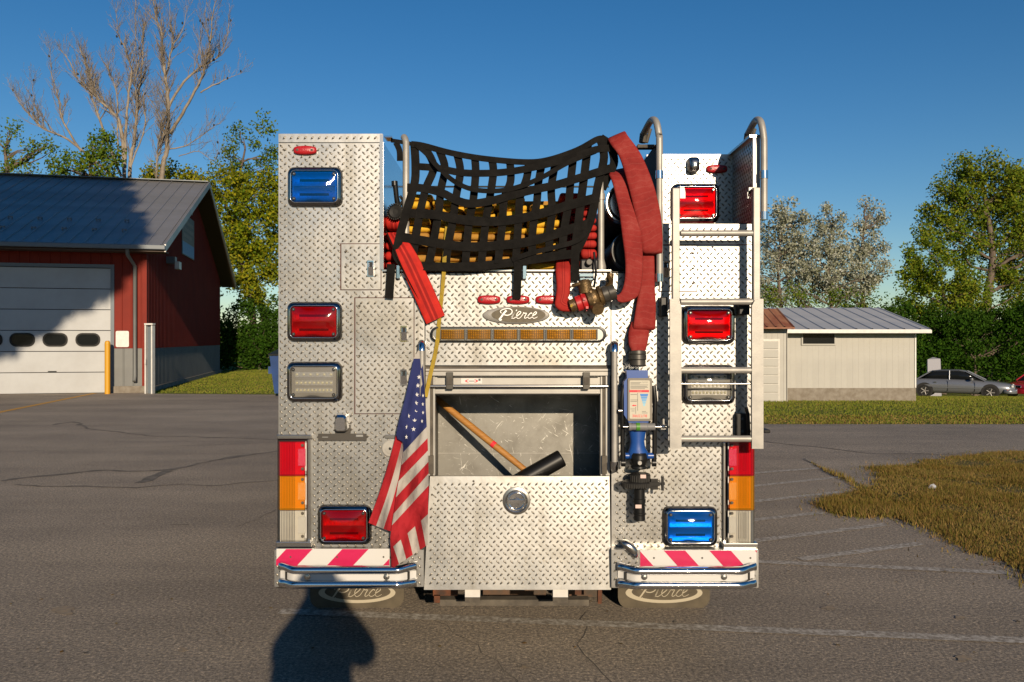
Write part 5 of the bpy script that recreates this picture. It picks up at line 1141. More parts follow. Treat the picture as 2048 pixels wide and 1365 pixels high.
ks = MB(); ks.lathe([(.045, 0), (.045, .006), (.040, .009), (.026, .009), (.026, .012), (.006, .0125)], W(781, 897), (0, -1, 0), 24, 0); ks.lathe([(.008, .013), (.004, .014)], W(781, 897), (0, -1, 0), 8, 1); ks.build('keyed_socket', [mt['cream'], mt['black']], tk)
MB().pbox(770, 790, 870, 878, -.006, -.0005).build('socket_tag', mt['satin'], tk, bevel=.002)
# ---- grab rails
def vrail(px, y0, y1):
    r_ = MB(); r_.tube([W(px, y0 + 8, -.075), W(px, y1 - 8, -.075)], .0155, 14); rl = r_.build('grab_rail', mt['alu'], tk)
    for yy, s in ((y0, 1), (y1, -1)):
        e = MB(); e.tube([W(px, yy + s*12, -.075), W(px, yy + s*2, -.073), W(px, yy - s*3, -.060), W(px, yy - s*3, 0)], .0195, 12); e.build('rail_end', mt['chrome'], rl)
vrail(844, 690, 948); vrail(1229, 692, 935)
def hoop(px, top, low, back, y2):
    pts = [W(px + 8, low, -.05), W(px + 8, 300, -.05), W(px + 7, 272, -.05), W(px + 2, top + 8, -.03), W(px - 5, top + 2, .03), W(px - 12, top + 8, .10), W(px - 24, top + 30, back)]
    m_ = MB(); m_.tube([p for p in catmull([tuple(p) for p in pts], 5)], .0175, 12); h_ = m_.build('ladder_hoop', mt['alu'], tk)
    for yy in (350, low - 4):
        c = MB(); c.tube([W(px + 8, yy - 8, -.05), W(px + 8, yy + 8, -.05)], .0205, 12); c.tube([W(px + 8, yy, -.05), W(px + 4, yy, .02)], .008, 6); c.build('clamp', mt['chrome'], h_)
    e = MB(); e.tube([W(px - 24, top + 30, back), W(px - 26, top + 48, back)], .02, 8); e.tube([W(px - 10, top + 20, back), W(px - 18, top + 48, back)], .009, 6); e.build('pivot', mt['grime'], h_)
hoop(1311, 238, 560, .22, 0); hoop(1520, 238, 436, .22, 0)
# ---- ladder
la = MB(); dyl = -.14
la.pbox(1345, 1360, 376, 604, dyl, dyl + .035); lad = la.build('access_ladder', mt['alu'], tk, bevel=.004); lad['label'] = 'folded aluminium access ladder'
MB().pbox(1507, 1521, 375, 604, dyl, dyl + .035).build('rail', mt['alu'], lad, bevel=.004)
def low_rail(x0, x1, side):
    pr = [(x0, 898), (x1, 898), (x1, 602), (x1 - 3, 599), (x0 + 3, 599), (x0, 602)]
    if side < 0: pr = [(x0, 898), (x1, 898), (x1, 612), (x1 - 6, 601), (x1 - 14, 598), (x0, 598)]
    else: pr = [(x0, 898), (x1, 898), (x1, 598), (x0 + 14, 598), (x0 + 6, 601), (x0, 612)]
    m_ = MB(); m_.prism(p2(pr, dyl - .02), D0 + dyl - .02, D0 + dyl - .001); m_.build('rail', mt['alu'], lad, bevel=.003)
low_rail(1340, 1363, -1); low_rail(1504, 1527, 1)
for y, d_ in ((467, .02), (604, .02), (741, .0), (878, .0)):
    m_ = MB(); m_.tube([W(1361, y, dyl + d_), W(1506, y, dyl + d_)], .0165, 12); m_.build('rung', mt['alu'], lad)
MB().tube([W(1363, 768, dyl), W(1506, 768, dyl)], .005, 8).build('lock_rod', mt['satin'], lad)
for px in (1364, 1502):
    s = 1 if px < 1400 else -1; m_ = MB(); m_.prism(p2([(px - 4, 375), (px + 5, 375), (px + s*7, 385), (px + s*7, 397), (px - 4, 397)], dyl), D0 + dyl + .002, D0 + dyl + .014); m_.build('hook', mt['white'], lad)
for x0, x1, y0, y1 in ((1321, 1336, 594, 634), (1478, 1500, 596, 630)): MB().pbox(x0, x1, y0, y1, -.06, -.002).build('ladder_latch', mt['black'], tk, bevel=.006)
m_ = MB(); m_.pbox(1475, 1495, 828, 874, -.05, -.002, 0); m_.tube([W(1485, 838, -.05), W(1485, 838, -.054)], .008, 8, 0); m_.tube([W(1485, 863, -.05), W(1485, 863, -.054)], .008, 8); m_.tube([W(1492, 815, -.10), W(1496, 830, -.10), W(1498, 875, -.09)], .009, 8); m_.build('ladder_latch', mt['black'], tk)
MB().pbox(1528, 1541, 860, 867, -.12, .05).build('ladder_stop', mt['rubber'], tk, bevel=.004)
# ---- undercarriage, mud flaps, wheels
def flap(px0, px1):
    dy = 1.07; k = (D0 + dy)/F; m_ = MB(); x0, x1 = X(px0, dy), X(px1, dy); zb_ = Z(1218, dy)
    m_.prism(rr(x0, x1, zb_, .62, .075), D0 + dy, D0 + dy + .012)
    mf = m_.build('mud_flap', M('dusty_rubber', (0.085, 0.068, 0.043), 0.85, col2=(0.055, 0.044, 0.028), vs=9), tk); cx_ = (x0 + x1)/2
    pr = MB(); a = circ(cx_, Z(1186, dy), 77*k, 20.5*k, 40); b = circ(cx_ + .004, Z(1184, dy), 66*k, 16.5*k, 40)
    pr.add([(x, D0 + dy - .001, z) for x, z in a] + [(x, D0 + dy - .001, z) for x, z in b], [(i, (i+1) % 40, 40 + (i+1) % 40, 40 + i) for i in range(40)]); script(pr, cx_ + .002, Z(1184, dy), k/9.3, D0 + dy - .0012, .001, 0, .72)
    pr.build('flap_print', M('faded_print', (0.34, 0.30, 0.22), 0.8) if 'faded_print' not in bpy.data.materials else bpy.data.materials['faded_print'], mf)
flap(620, 808); flap(1236, 1420)
def tyre(x, y, r=.52, w=.28):
    m_ = MB(); m_.lathe([(r*.55, -w/2), (r*.94, -w/2), (r, -w/2 + .03), (r, w/2 - .03), (r*.94, w/2), (r*.55, w/2)], (x, y, r), (1, 0, 0), 32); t_ = m_.build('wheel', mt['rubber'], tk)
    m_ = MB(); m_.lathe([(r*.56, -w/2 + .02), (r*.5, -.03), (r*.2, 0), (r*.2, .05), (r*.5, .03), (r*.56, w/2 - .02)], (x, y, r), (1, 0, 0), 24); m_.build('rim', mt['satin'], t_)
for s in (-1, 1):
    for xx in (.98, .66): tyre(s*xx + .02, 5.85)
    tyre(s*1.02 + .02, 11.4)
ud = 0.5
u = MB(); u.pbox(866, 915, 1170, 1192, ud, ud + .05, 0); u.pbox(868, 880, 1190, 1206, ud, ud + .04, 0); u.pbox(1150, 1168, 1170, 1190, ud + .3, ud + .4, 0); u.pbox(1196, 1204, 1170, 1208, ud, ud + .05, 0); u.build('hanger_bracket', mt['rust'], tk)
u = MB(); u.pbox(966, 1092, 1160, 1202, ud + .5, ud + .6, 0); u.pbox(1138, 1195, 1168, 1194, ud + .5, ud + .55, 0); u.build('axle_beam', M('rusty_axle', (0.10, 0.05, 0.025), 0.85, col2=(0.045, 0.035, 0.025), vs=9), tk)
MB().pbox(880, 1178, 1200, 1212, ud, ud + .07).build('cross_member', mt['grime'], tk)
for a, b in ((930, 960), (1106, 1136)):
    MB().pbox(a, b, 1180, 1195, .02, .10).build('frame_end', mt['white'], tk); MB().pbox(a, b, 1196, 1206, .2, .3).build('frame_stub', mt['grime'], tk)
MB().box(-1.0, 1.05, 4.75, 10.5, .36, .51).build('chassis', mt['dark'], tk)
MB().box(-1.15, 1.2, 5.4, 5.42, .12, .5).build('axle_shadow_plate', mt['dark'], tk) if False else None
# roll-up side compartments, wheel arches
for xs_, sg_ in ((xL, -1), (X(1505) + .03, 1)):
    for ya, yb_ in ((4.35, 5.15), (6.65, 8.3), (8.45, 10.9)):
        m_ = MB(); pr_ = []; z = .80
        while z < 2.05: pr_ += [(z, .006), (z + .05, .012), (z + .056, .004)]; z += .06
        m_.add([(xs_ + sg_*d, ya, z) for z, d in pr_] + [(xs_ + sg_*d, yb_, z) for z, d in pr_], [(i, i+1, len(pr_)+i+1, len(pr_)+i) for i in range(len(pr_)-1)]); m_.build('side_shutter', mt['alu'], tk)
        fr_ = MB()
        for a_, b2_, c_, d2_ in ((ya - .03, yb_ + .03, 2.05, 2.09), (ya - .03, yb_ + .03, .76, .80), (ya - .03, ya, .80, 2.05), (yb_, yb_ + .03, .80, 2.05)): fr_.box(min(xs_, xs_ + sg_*.016), max(xs_, xs_ + sg_*.016), a_, b2_, c_, d2_)
        fr_.build('side_shutter_frame', mt['cream'], tk)
    w_ = MB(); w_.lathe([(.66, 0), (.66, .012)], (xs_, 5.85, .55), (sg_, 0, 0), 32); w_.build('wheel_arch', mt['dark'], tk)
# cab far forward
cb = MB(); cb.loft([[(x, y, z) for x, z in rr(-1.2, 1.25, .55, zt_, .12)] for y, zt_ in ((11.3, 2.5), (11.5, 2.62), (13.6, 2.62), (14.2, 2.4), (14.35, 1.6))], 0, False, cap0=True, cap1=True); cab = cb.build('cab', mt['redpaint'], tk, weld=True)
for s in (-1.205, 1.245): MB().box(s, s + .01, 11.9, 12.6, 1.6, 2.35).build('cab_window', mt['glass_dark'], cab); MB().box(s, s + .01, 12.9, 13.5, 1.6, 2.35).build('cab_window', mt['glass_dark'], cab)
MB().box(-1.0, 1.05, 14.2, 14.28, 1.62, 2.3).build('windscreen', mt['glass_dark'], cab)
# hose bed posts and cross rod
m_ = MB(); m_.tube([W(812, 540, .02), W(812, 285, .02), W(810, 278, .03), W(808, 275, .05)], .0175, 14); m_.build('bed_post', mt['alu'], tk)
m_ = MB(); m_.tube([W(1202, 540, .03), W(1202, 360, .03)], .0165, 14); m_.lathe([(.026, 0), (.026, .02), (.0166, .06)], W(1202, 541, .03), (0, 0, 1), 14); m_.tube([W(1202, 400, .03), W(1202, 388, .03)], .021, 12); m_.build('bed_post', mt['alu'], tk)
MB().tube([Vector((-.64, 5.1, 2.72)), Vector((.62, 5.1, 2.72))], .006, 6).build('cross_rod', mt['black'], tk)

# ================================================================ HOSES, NET AND LOOSE GEAR
def stripe_mat(name, a, b_, c, edges=(0.30, 0.44, 0.52, 0.66), nb=0.5):
    m, t, b, out = NT(name)
    uv = t.nodes.new('ShaderNodeUVMap'); sp = t.nodes.new('ShaderNodeSeparateXYZ'); t.links.new(uv.outputs[0], sp.inputs[0])
    r = ramp(t, sp.outputs['X'], [(0.0, a), (edges[0], a), (edges[0] + .02, b_), (edges[1], b_), (edges[1] + .02, c), (edges[2], c), (edges[2] + .02, b_), (edges[3], b_), (edges[3] + .02, a)])
    tc = t.nodes.new('ShaderNodeTexCoord'); n = nd(t, 'ShaderNodeTexNoise', Scale=14.0, Detail=7.0, Roughness=.65); t.links.new(tc.outputs['Object'], n.inputs['Vector'])
    r2 = ramp(t, n.outputs['Fac'], [(.3, (.75, .75, .75)), (.7, (1.15, 1.15, 1.15))]); mx = nd(t, 'ShaderNodeMix', data_type='RGBA', blend_type='MULTIPLY'); mx.inputs[0].default_value = 1
    t.links.new(r.outputs[0], mx.inputs[6]); t.links.new(r2.outputs[0], mx.inputs[7]); t.links.new(mx.outputs[2], b.inputs['Base Color']); b.inputs['Roughness'].default_value = .75; b.inputs['Specular IOR Level'].default_value = .2
    n2 = nd(t, 'ShaderNodeTexNoise', Scale=340.0); t.links.new(tc.outputs['Object'], n2.inputs['Vector']); bp = nd(t, 'ShaderNodeBump', Strength=.35, Distance=.003); t.links.new(n2.outputs['Fac'], bp.inputs['Height']); t.links.new(bp.outputs[0], b.inputs['Normal'])
    return m
mt['rh_new'] = stripe_mat('red_striped_hose', (0.42, 0.016, 0.010), (0.24, 0.007, 0.006), (0.45, 0.026, 0.016))
mt['rh_old'] = stripe_mat('red_folded_hose', (0.31, 0.018, 0.013), (0.22, 0.008, 0.007), (0.37, 0.03, 0.02), (0.40, 0.47, 0.53, 0.60))
def band_mat():
    m, t, b, out = NT('faded_red_supply_hose')
    uv = t.nodes.new('ShaderNodeUVMap'); tc = t.nodes.new('ShaderNodeTexCoord')
    mp = nd(t, 'ShaderNodeMapping'); mp.inputs['Scale'].default_value = (1.0, 1.0, 1.0); t.links.new(uv.outputs[0], mp.inputs[0])
    w = nd(t, 'ShaderNodeTexWave', Scale=3.2, Distortion=3.0); w.bands_direction = 'Y'; w.inputs['Detail'].default_value = 3; t.links.new(mp.outputs[0], w.inputs['Vector'])
    n = nd(t, 'ShaderNodeTexNoise', Scale=9.0, Detail=8.0, Roughness=.7); t.links.new(tc.outputs['Object'], n.inputs['Vector'])
    r = ramp(t, n.outputs['Fac'], [(.3, (0.15, 0.010, 0.009)), (.5, (0.205, 0.018, 0.015)), (.75, (0.26, 0.048, 0.039))])
    r2 = ramp(t, w.outputs['Fac'], [(.92, 0.0), (1.0, .12)]); mx = nd(t, 'ShaderNodeMix', data_type='RGBA'); t.links.new(r2.outputs[0], mx.inputs[0]); t.links.new(r.outputs[0], mx.inputs[6]); mx.inputs[7].default_value = (.32, .12, .10, 1)
    t.links.new(mx.outputs[2], b.inputs['Base Color']); b.inputs['Roughness'].default_value = .8; b.inputs['Specular IOR Level'].default_value = .2
    n2 = nd(t, 'ShaderNodeTexNoise', Scale=22.0, Detail=8, Roughness=.7); t.links.new(tc.outputs['Object'], n2.inputs['Vector']); bp = nd(t, 'ShaderNodeBump', Strength=.4, Distance=.008); t.links.new(n2.outputs['Fac'], bp.inputs['Height']); t.links.new(bp.outputs[0], b.inputs['Normal'])
    return m
mt['supply'] = band_mat()
def flat_hose(pairs, th, n=6, edge=0.35, amp=0.0):             # pairs: (lx,ly,rx,ry,dy) in photo pixels; a flattened tube with UVs
    c = catmull(pairs, n); mb = MB(); rings = []; uv = []; K = 12; ln = 0.0; prev = None
    ctr = [(W(q[0], q[1], q[4]) + W(q[2], q[3], q[4])) / 2 for q in c]
    for i, q in enumerate(c):
        a, b = W(q[0], q[1], q[4]), W(q[2], q[3], q[4]); t = ctr[min(i+1, len(c)-1)] - ctr[max(i-1, 0)]; t = t.normalized() if t.length > 1e-9 else Vector((0, 0, -1))
        wv = (b - a); nv = t.cross(wv).normalized() if t.cross(wv).length > 1e-9 else Vector((0, -1, 0))
        if nv.y > 0: nv = -nv
        if prev is not None: ln += (ctr[i] - ctr[i-1]).length
        prev = q; mid = (a + b) / 2; ring = []
        w2 = noise.noise(mid * 14) * amp
        for k in range(K):
            ang = 2*math.pi*k/K; u = math.cos(ang); v = math.sin(ang); uu = math.copysign(abs(u)**.55, u); vv = math.copysign(abs(v)**edge, v)
            ring.append(mid + wv * .5 * uu + nv * (th * .5 * vv + w2)); uv.append(((uu + 1)/2, ln * 3))
        rings.append(ring)
    mb.loft(rings, 0, True); mb.uv = list(uv)
    m0 = len(mb.v); mb.add(rings[0], [tuple(range(K-1, -1, -1))]); mb.add(rings[-1], [tuple(range(K))]); mb.uv += uv[:K] + uv[-K:]
    return mb
def folds(parent, x0, x1, rows, dy, mats, rnd, depth=.28, jit=5, name='fold'):     # rows: (ytop, ybottom)
    for k, (a, b) in enumerate(rows):
        d = dy + rnd.uniform(0, .035); mb = MB(); za, zb = Z(b - .4, d), Z(a + .4, d); r = (zb - za) / 2; zc = (za + zb) / 2
        xa, xb = X(x0 + rnd.uniform(-jit, jit), d), X(x1 + rnd.uniform(-jit, jit), d); rings = []
        prof = [(depth, -r), (r*1.0, -r)] + [(r*(1 - math.sin(q)), -r*math.cos(q)) for q in (math.pi*i/8 for i in range(1, 8))] + [(r*1.0, r), (depth, r)]
        e = .012
        st_ = [(xa, .55), (xa + e*.4, .85), (xa + e, 1.0), (xb - e, 1.0), (xb - e*.4, .85), (xb, .55)]
        n5 = 3; xs_ = st_[:3] + [(xa + e + (xb - xa - 2*e)*i/n5, 1 + rnd.uniform(-.05, .05)) for i in range(1, n5)] + st_[3:]
        tilt = rnd.uniform(-.05, .05)
        for x, f in xs_: rings.append([(x, D0 + d + p_[0] + (1 - f)*.02, zc + p_[1]*f + (x - (xa + xb)/2)*tilt) for p_ in prof])
        np_ = len(prof); uv = []
        for i, rg_ in enumerate(rings):
            mb.v.extend(rg_); uv += [((xs_[i][0] - xa)/(xb - xa), p_[1]*3) for p_ in prof]
        for i in range(len(rings) - 1):
            for j in range(np_ - 1): mb.f.append((i*np_+j, i*np_+j+1, (i+1)*np_+j+1, (i+1)*np_+j)); mb.m.append(0); mb.sm.append(True)
        mb.add(rings[0], [tuple(range(np_))]); mb.add(rings[-1], [tuple(range(np_-1, -1, -1))]); mb.uv = uv + uv[:np_] + uv[-np_:]
        mb.build(name, mats[k % len(mats)] if not callable(mats) else mats(k), parent)
rnd = random.Random(77)
yh = thing('yellow_hose', 'yellow fire hose folded in layers in the bed behind the black net', 'fire hose', (0, D0 + .3, Z(540)))
cols = ((806, 862), (866, 926), (930, 990), (994, 1052), (1056, 1116))
for ci, (a, b) in enumerate(cols):
    rows = []; y = 539.0
    while y > 398 + (ci == 4) * 12 - (ci == 0) * 8 + rnd.uniform(-3, 6):
        h = rnd.uniform(12.5, 16.5); rows.append((y - h, y)); y -= h
    nr = len(rows)
    folds(yh, a, b, rows, .03, (lambda k, nr=nr: mt['ohose'] if (0 < k < nr - 4 and (k*7 + nr) % 5 != 0) else mt['yhose']), rnd)
ym = MB(); ym.box(X(806, .3), X(1140, .3), D0 + .25, 7.8, Z(543), Z(406, .3)); ym.build('hose_pile', mt['ohose'], yh)
rl = thing('red_hose', 'bright red striped hose at the left of the bed, flat end hanging down', 'fire hose', (X(785), D0 + .1, Z(520)))
folds(rl, 770, 806, [(427, 459), (464, 480), (482, 500), (502, 521), (523, 540)], .02, [mt['rh_new']], rnd, jit=1.5)
flat_hose([(772, 470, 800, 468, .02), (784, 496, 816, 482, -.03), (796, 522, 832, 506, -.055), (806, 545, 845, 530, -.055), (829, 597, 868, 580, -.035), (852, 649, 890, 631, -.022)], .012).build('hanging_end', mt['rh_new'], rl)
r2_ = thing('red_hose', 'dark red hose stacked beside the right bed post, its end curving into the valve', 'fire hose', (X(1180), D0 + .1, Z(520)))
folds(r2_, 1164, 1194, [(497, 519), (480, 496), (464, 479), (449, 463), (434, 448), (420, 433), (406, 419), (393, 405)], .01, [mt['rh_old']], rnd, jit=1.5)
folds(r2_, 1122, 1162, [(520 - 15*k, 534 - 15*k) for k in range(10)], .09, [mt['rh_old']], rnd, jit=2)
flat_hose([(1112, 520, 1142, 520, .05), (1111, 534, 1141, 534, -.01), (1111, 546, 1141, 546, -.055), (1113, 575, 1141, 572, -.062), (1111, 596, 1139, 590, -.065), (1110, 612, 1136, 597, -.070), (1120, 622, 1140, 600, -.078), (1134, 624, 1146, 602, -.085), (1143, 624, 1151, 603, -.088)], .028, edge=.8).build('hanging_end', mt['rh_old'], r2_)
sh_ = thing('supply_hose', 'faded wide red hose draped in loops from the net down to the blue nozzle', 'fire hose', (X(1270), D0, Z(500)))
flat_hose([(1209, 300, 1236, 300, .12), (1214, 282, 1250, 268, .05), (1222, 291, 1256, 272, -.01), (1240, 318, 1284, 312, -.035), (1257, 376, 1306, 366, -.06), (1272, 440, 1320, 420, -.075), (1282, 490, 1325, 466, -.08), (1285, 504, 1325, 502, -.075), (1286, 507, 1324, 506, -.03)], .020, amp=.006).build('outer_loop', mt['supply'], sh_)
flat_hose([(1214, 348, 1252, 340, .10), (1217, 350, 1254, 352, .02), (1226, 372, 1264, 378, -.03), (1237, 420, 1276, 425, -.06), (1244, 470, 1284, 478, -.085), (1250, 520, 1286, 530, -.10), (1249, 560, 1283, 570, -.105), (1243, 582, 1276, 592, -.108), (1236, 590, 1262, 602, -.11), (1231, 588, 1246, 606, -.11), (1227, 582, 1236, 604, -.11)], .020, amp=.005).build('inner_loop', mt['supply'], sh_)
flat_hose([(1283, 490, 1308, 492, -.03), (1281, 530, 1309, 530, -.035), (1278, 575, 1310, 575, -.045), (1272, 612, 1312, 612, -.05), (1266, 650, 1311, 652, -.055), (1265, 657, 1309, 657, -.04)], .024, amp=.005).build('lower_run', mt['supply'], sh_)
flat_hose([(1262, 645, 1300, 648, -.030), (1257, 662, 1299, 662, -.04), (1256, 674, 1297, 676, -.055), (1257, 690, 1294, 692, -.065), (1261, 700, 1291, 700, -.07), (1262, 706, 1290, 706, -.07)], .036, edge=.8).build('nozzle_end', mt['supply'], sh_)
def hard_pipe(px, py, r, m2, label):
    m_ = MB(); c_ = W(px, py, .06); m_.lathe([(r*.80, .0), (r*.80, -.02), (r*.96, -.025), (r, -.01), (r, .08), (r*.9, .10), (r*.9, 2.2)], c_ + Vector((0, 0, 0)), (0, 1, 0), 32, 0)
    m2_ = MB(); m2_.lathe([(r*.95, -.02), (r*.96, -.03), (r*1.02, -.03), (r*1.03, .03), (r*.95, .03)], c_, (0, 1, 0), 36)
    o = m_.build('suction_hose', mt['rubber']); m2_.build('end_ring', m2, o); return tag(o, label, 'suction hose')
hard_pipe(1252, 408, .105, mt['satin'], 'black hard suction hose with a steel end ring, upper one beside the hanging red hose')
hard_pipe(1263, 503, .105, mt['black'], 'lower black suction hose with black end ring, half hidden by red hose')
# ---- cargo net
net = thing('cargo_net', 'black webbing cargo net sagging across the hose bed', 'cargo net', (0, D0, Z(420)))
def z3(p): return (740 + p[0]/3.1017, 240 + p[1]/3.1017)
def webbing(pts, w_px, dy0, name='strap', parent=None, mat=None, n=5, depth=None, ripple=.004, th=.003, wk=1.0):
    c = catmull([z3(p) + ((p[2] if len(p) > 2 else dy0),) for p in pts], n); mb = MB(); L = []; Rr = []; nn = len(c)
    for i, q in enumerate(c):
        a, b = c[max(i-1, 0)], c[min(i+1, nn-1)]; t = Vector((b[0]-a[0], b[1]-a[1])); t = t.normalized() if t.length > 1e-6 else Vector((1, 0)); s = Vector((-t.y, t.x)) * w_px * wk * .98 / 2
        d = q[2] + noise.noise(Vector((q[0]*.03, q[1]*.03, dy0*50))) * ripple; tw = noise.noise(Vector((q[0]*.02 + 5, q[1]*.02, len(pts)))) * .012
        L.append(W(q[0] + s.x, q[1] + s.y, d - tw)); Rr.append(W(q[0] - s.x, q[1] - s.y, d + tw))
    off = Vector((0, th, 0)); v = L + Rr + [p + off for p in L] + [p + off for p in Rr]; f = []
    for i in range(nn - 1): f += [(i, i+1, nn+i+1, nn+i), (2*nn+i, 3*nn+i, 3*nn+i+1, 2*nn+i+1), (i, 2*nn+i, 2*nn+i+1, i+1), (nn+i, nn+i+1, 3*nn+i+1, 3*nn+i)]
    f += [(0, nn, 3*nn, 2*nn), (nn-1, 3*nn-1, 4*nn-1, 2*nn-1)]
    mb.add(v, f, 0, False); return mb.build(name, mat or mt['strap'], parent if parent is not None else net)
HS = [
 ([(255, 150, .06), (330, 160, .05), (500, 205, .04), (700, 240, .04), (950, 262, .04), (1100, 250, .04), (1280, 190, .03), (1400, 125, .02), (1440, 115, .03)], 11),
 ([(300, 290, .03), (420, 300, .02), (560, 327, .01), (700, 332, 0.0), (830, 325, 0), (950, 308, 0), (1100, 275, 0), (1250, 235, 0), (1400, 185, 0), (1500, 175, .03)], 13),
 ([(280, 150, .05), (350, 210, .02), (420, 290, -.02), (520, 380, -.05), (640, 432, -.06), (800, 440, -.06), (940, 410, -.055), (1080, 350, -.04), (1220, 270, -.02), (1400, 195, .01)], 9),
 ([(230, 420, .01), (330, 425, .0), (450, 455, -.03), (540, 500, -.05), (630, 520, -.055), (760, 500, -.055), (880, 468, -.05), (1010, 435, -.04), (1150, 405, -.03), (1300, 360, -.02), (1490, 300, .01)], 15),
 ([(225, 580, -.02), (400, 588, -.035), (520, 612, -.035), (650, 628, -.03), (800, 628, -.03), (950, 608, -.03), (1100, 570, -.02), (1250, 525, -.02), (1420, 480, 0)], 17),
 ([(165, 722, -.03), (300, 745, -.045), (480, 775, -.04), (640, 788, -.04), (800, 778, -.04), (950, 762, -.035), (1080, 730, -.03), (1230, 682, -.02), (1370, 640, 0)], 17),
 ([(190, 900, -.05), (350, 908, -.05), (560, 912, -.05), (700, 905, -.045), (850, 888, -.04), (1000, 868, -.035), (1150, 845, -.03), (1290, 828, -.02)], 16),
 ([(880, 868, -.045), (1000, 826, -.045), (1150, 790, -.04), (1280, 752, -.03), (1340, 700, -.02)], 9)]
VS = [
 ([(275, 150, .055), (282, 280, .03), (275, 400, .0), (222, 580, -.03), (180, 740, -.04), (165, 840, -.045), (215, 905, -.05)], 17),
 ([(335, 165, .055), (395, 290, .02), (345, 430, .0), (305, 600, -.03), (280, 760, -.04), (260, 900, -.05)], 16),
 ([(430, 190, .05), (465, 300, .02), (440, 430, -.02), (425, 580, -.03), (395, 750, -.04), (365, 905, -.05)], 16),
 ([(540, 215, .05), (560, 320, .02), (535, 470, -.04), (515, 620, -.03), (485, 780, -.04), (470, 908, -.05)], 16),
 ([(650, 235, .05), (655, 330, .01), (640, 500, -.045), (615, 630, -.03), (600, 785, -.04), (592, 905, -.05)], 16),
 ([(757, 250, .05), (765, 330, .01), (742, 490, -.045), (717, 640, -.03), (702, 785, -.04), (690, 902, -.05)], 16),
 ([(868, 258, .05), (872, 380, 0), (832, 490, -.045), (822, 640, -.03), (805, 790, -.04), (795, 892, -.05)], 16),
 ([(985, 262, .05), (972, 360, 0), (932, 480, -.04), (922, 620, -.03), (912, 770, -.035), (905, 880, -.05)], 16),
 ([(1070, 255, .05), (1045, 390, 0), (1035, 510, -.03), (1015, 640, -.025), (1005, 760, -.03), (1010, 865, -.04)], 16),
 ([(1155, 240, .04), (1125, 420, 0), (1130, 560, -.02), (1115, 700, -.02), (1112, 845, -.03)], 16),
 ([(1265, 200, .03), (1245, 380, 0), (1232, 520, -.02), (1205, 680, -.02), (1190, 840, -.03)], 16),
 ([(1352, 150, .03), (1335, 300, .01), (1312, 480, -.01), (1292, 650, -.02), (1275, 800, -.03), (1272, 1000, -.03)], 17),
 ([(1425, 110, .02), (1452, 230, .01), (1415, 400, 0), (1375, 600, -.01), (1320, 740, -.015), (1270, 830, -.02)], 17),
 ([(1430, 112, .02), (1490, 160, .04), (1515, 260, .03), (1480, 340, .02), (1440, 430, .02)], 17)]
for i, (p_, w_) in enumerate(VS): webbing(p_, w_, .001 * (i % 2))
for i, (p_, w_) in enumerate(HS): webbing([(a[0], a[1], a[2] - .006) for a in p_], w_, .002 * (i % 3), wk=1.1)
webbing([(130, 128, .02), (180, 135, .02), (260, 150, .04)], 8, .02); webbing([(160, 140, .015), (182, 190, .0), (185, 255, -.005)], 12, .01)
webbing([(130, 895, -.03), (128, 960, -.045), (122, 1050, -.04), (118, 1108, -.035)], 17, -.04)
webbing([(918, 880, -.05), (916, 960, -.05), (913, 1040, -.045), (910, 1112, -.042)], 16.5, -.05)
webbing([(1660, 160, .1), (1720, 170, .08), (1780, 165, .05)], 7, .05)
webbing([(100, 690, .0), (150, 800, -.055), (200, 920, -.067), (330, 1180, -.028), (350, 1270, -.024)], 2.5, -.03)
for px, py in ((796, 544), (1049, 545)):
    b_ = MB(); b_.pbox(px - 4, px + 4, py - 14, py + 14, -.025, -.008); b_.build('strap_clip', mt['chrome'], net, bevel=.003)
MB().pbox(768, 784, 272, 276, -.02, .06).build('strap_clip', mt['chrome'], net, bevel=.003)
MB().pbox(1275, 1310, 289, 296, .05, .10).build('strap_clip', mt['grime'], net, bevel=.003)
ys = thing('yellow_strap', 'thin yellow webbing strap hanging from the hose bed down behind the flag', 'strap', (X(880), D0, Z(600)))
webbing([(480, 640, .02), (470, 760, -.0), (462, 860, -.045), (458, 950, -.04), (445, 1090, -.018), (425, 1290, -.022), (420, 1365, -.03)], 8, -.02, 'webbing', ys, mt['ystrap'])
webbing([(420, 1360, -.03), (405, 1450, -.03), (375, 1580, -.035), (345, 1720, -.04)], 8, -.03, 'webbing', ys, mt['ystrap'])
# ---- pistol grip nozzle at the left of the bed
pn = thing('hose_nozzle', 'black pistol grip nozzle standing on the red hose at the left of the bed', 'nozzle', W(790, 425, .06))
m_ = MB(); m_.tube([W(797, 418, .08), W(793, 395, .06), W(790, 366, .05)], [.016, .013, .014], 10); m_.tube([W(789.5, 372, .05), W(789, 363, .05)], .0165, 10); m_.build('grip', mt['black'], pn)
m_ = MB(); m_.lathe([(.014, .004), (.030, 0), (.040, .01), (.040, .05), (.03, .06), (.028, .16)], W(790, 424, .02), (0.15, 1, 0), 24); [m_.obox(W(790, 424, .03) + Vector((.040*math.cos(q), .005, .040*math.sin(q))), (.006, .03, .006)) for q in (2*math.pi*k/22 for k in range(22))]; m_.build('bumper_ring', mt['rubber'], pn)
m_ = MB(); m_.tube([W(797, 415, .07), W(806, 402, .06), W(800, 392, .05)], .008, 6); m_.build('bale_handle', mt['satin'], pn)
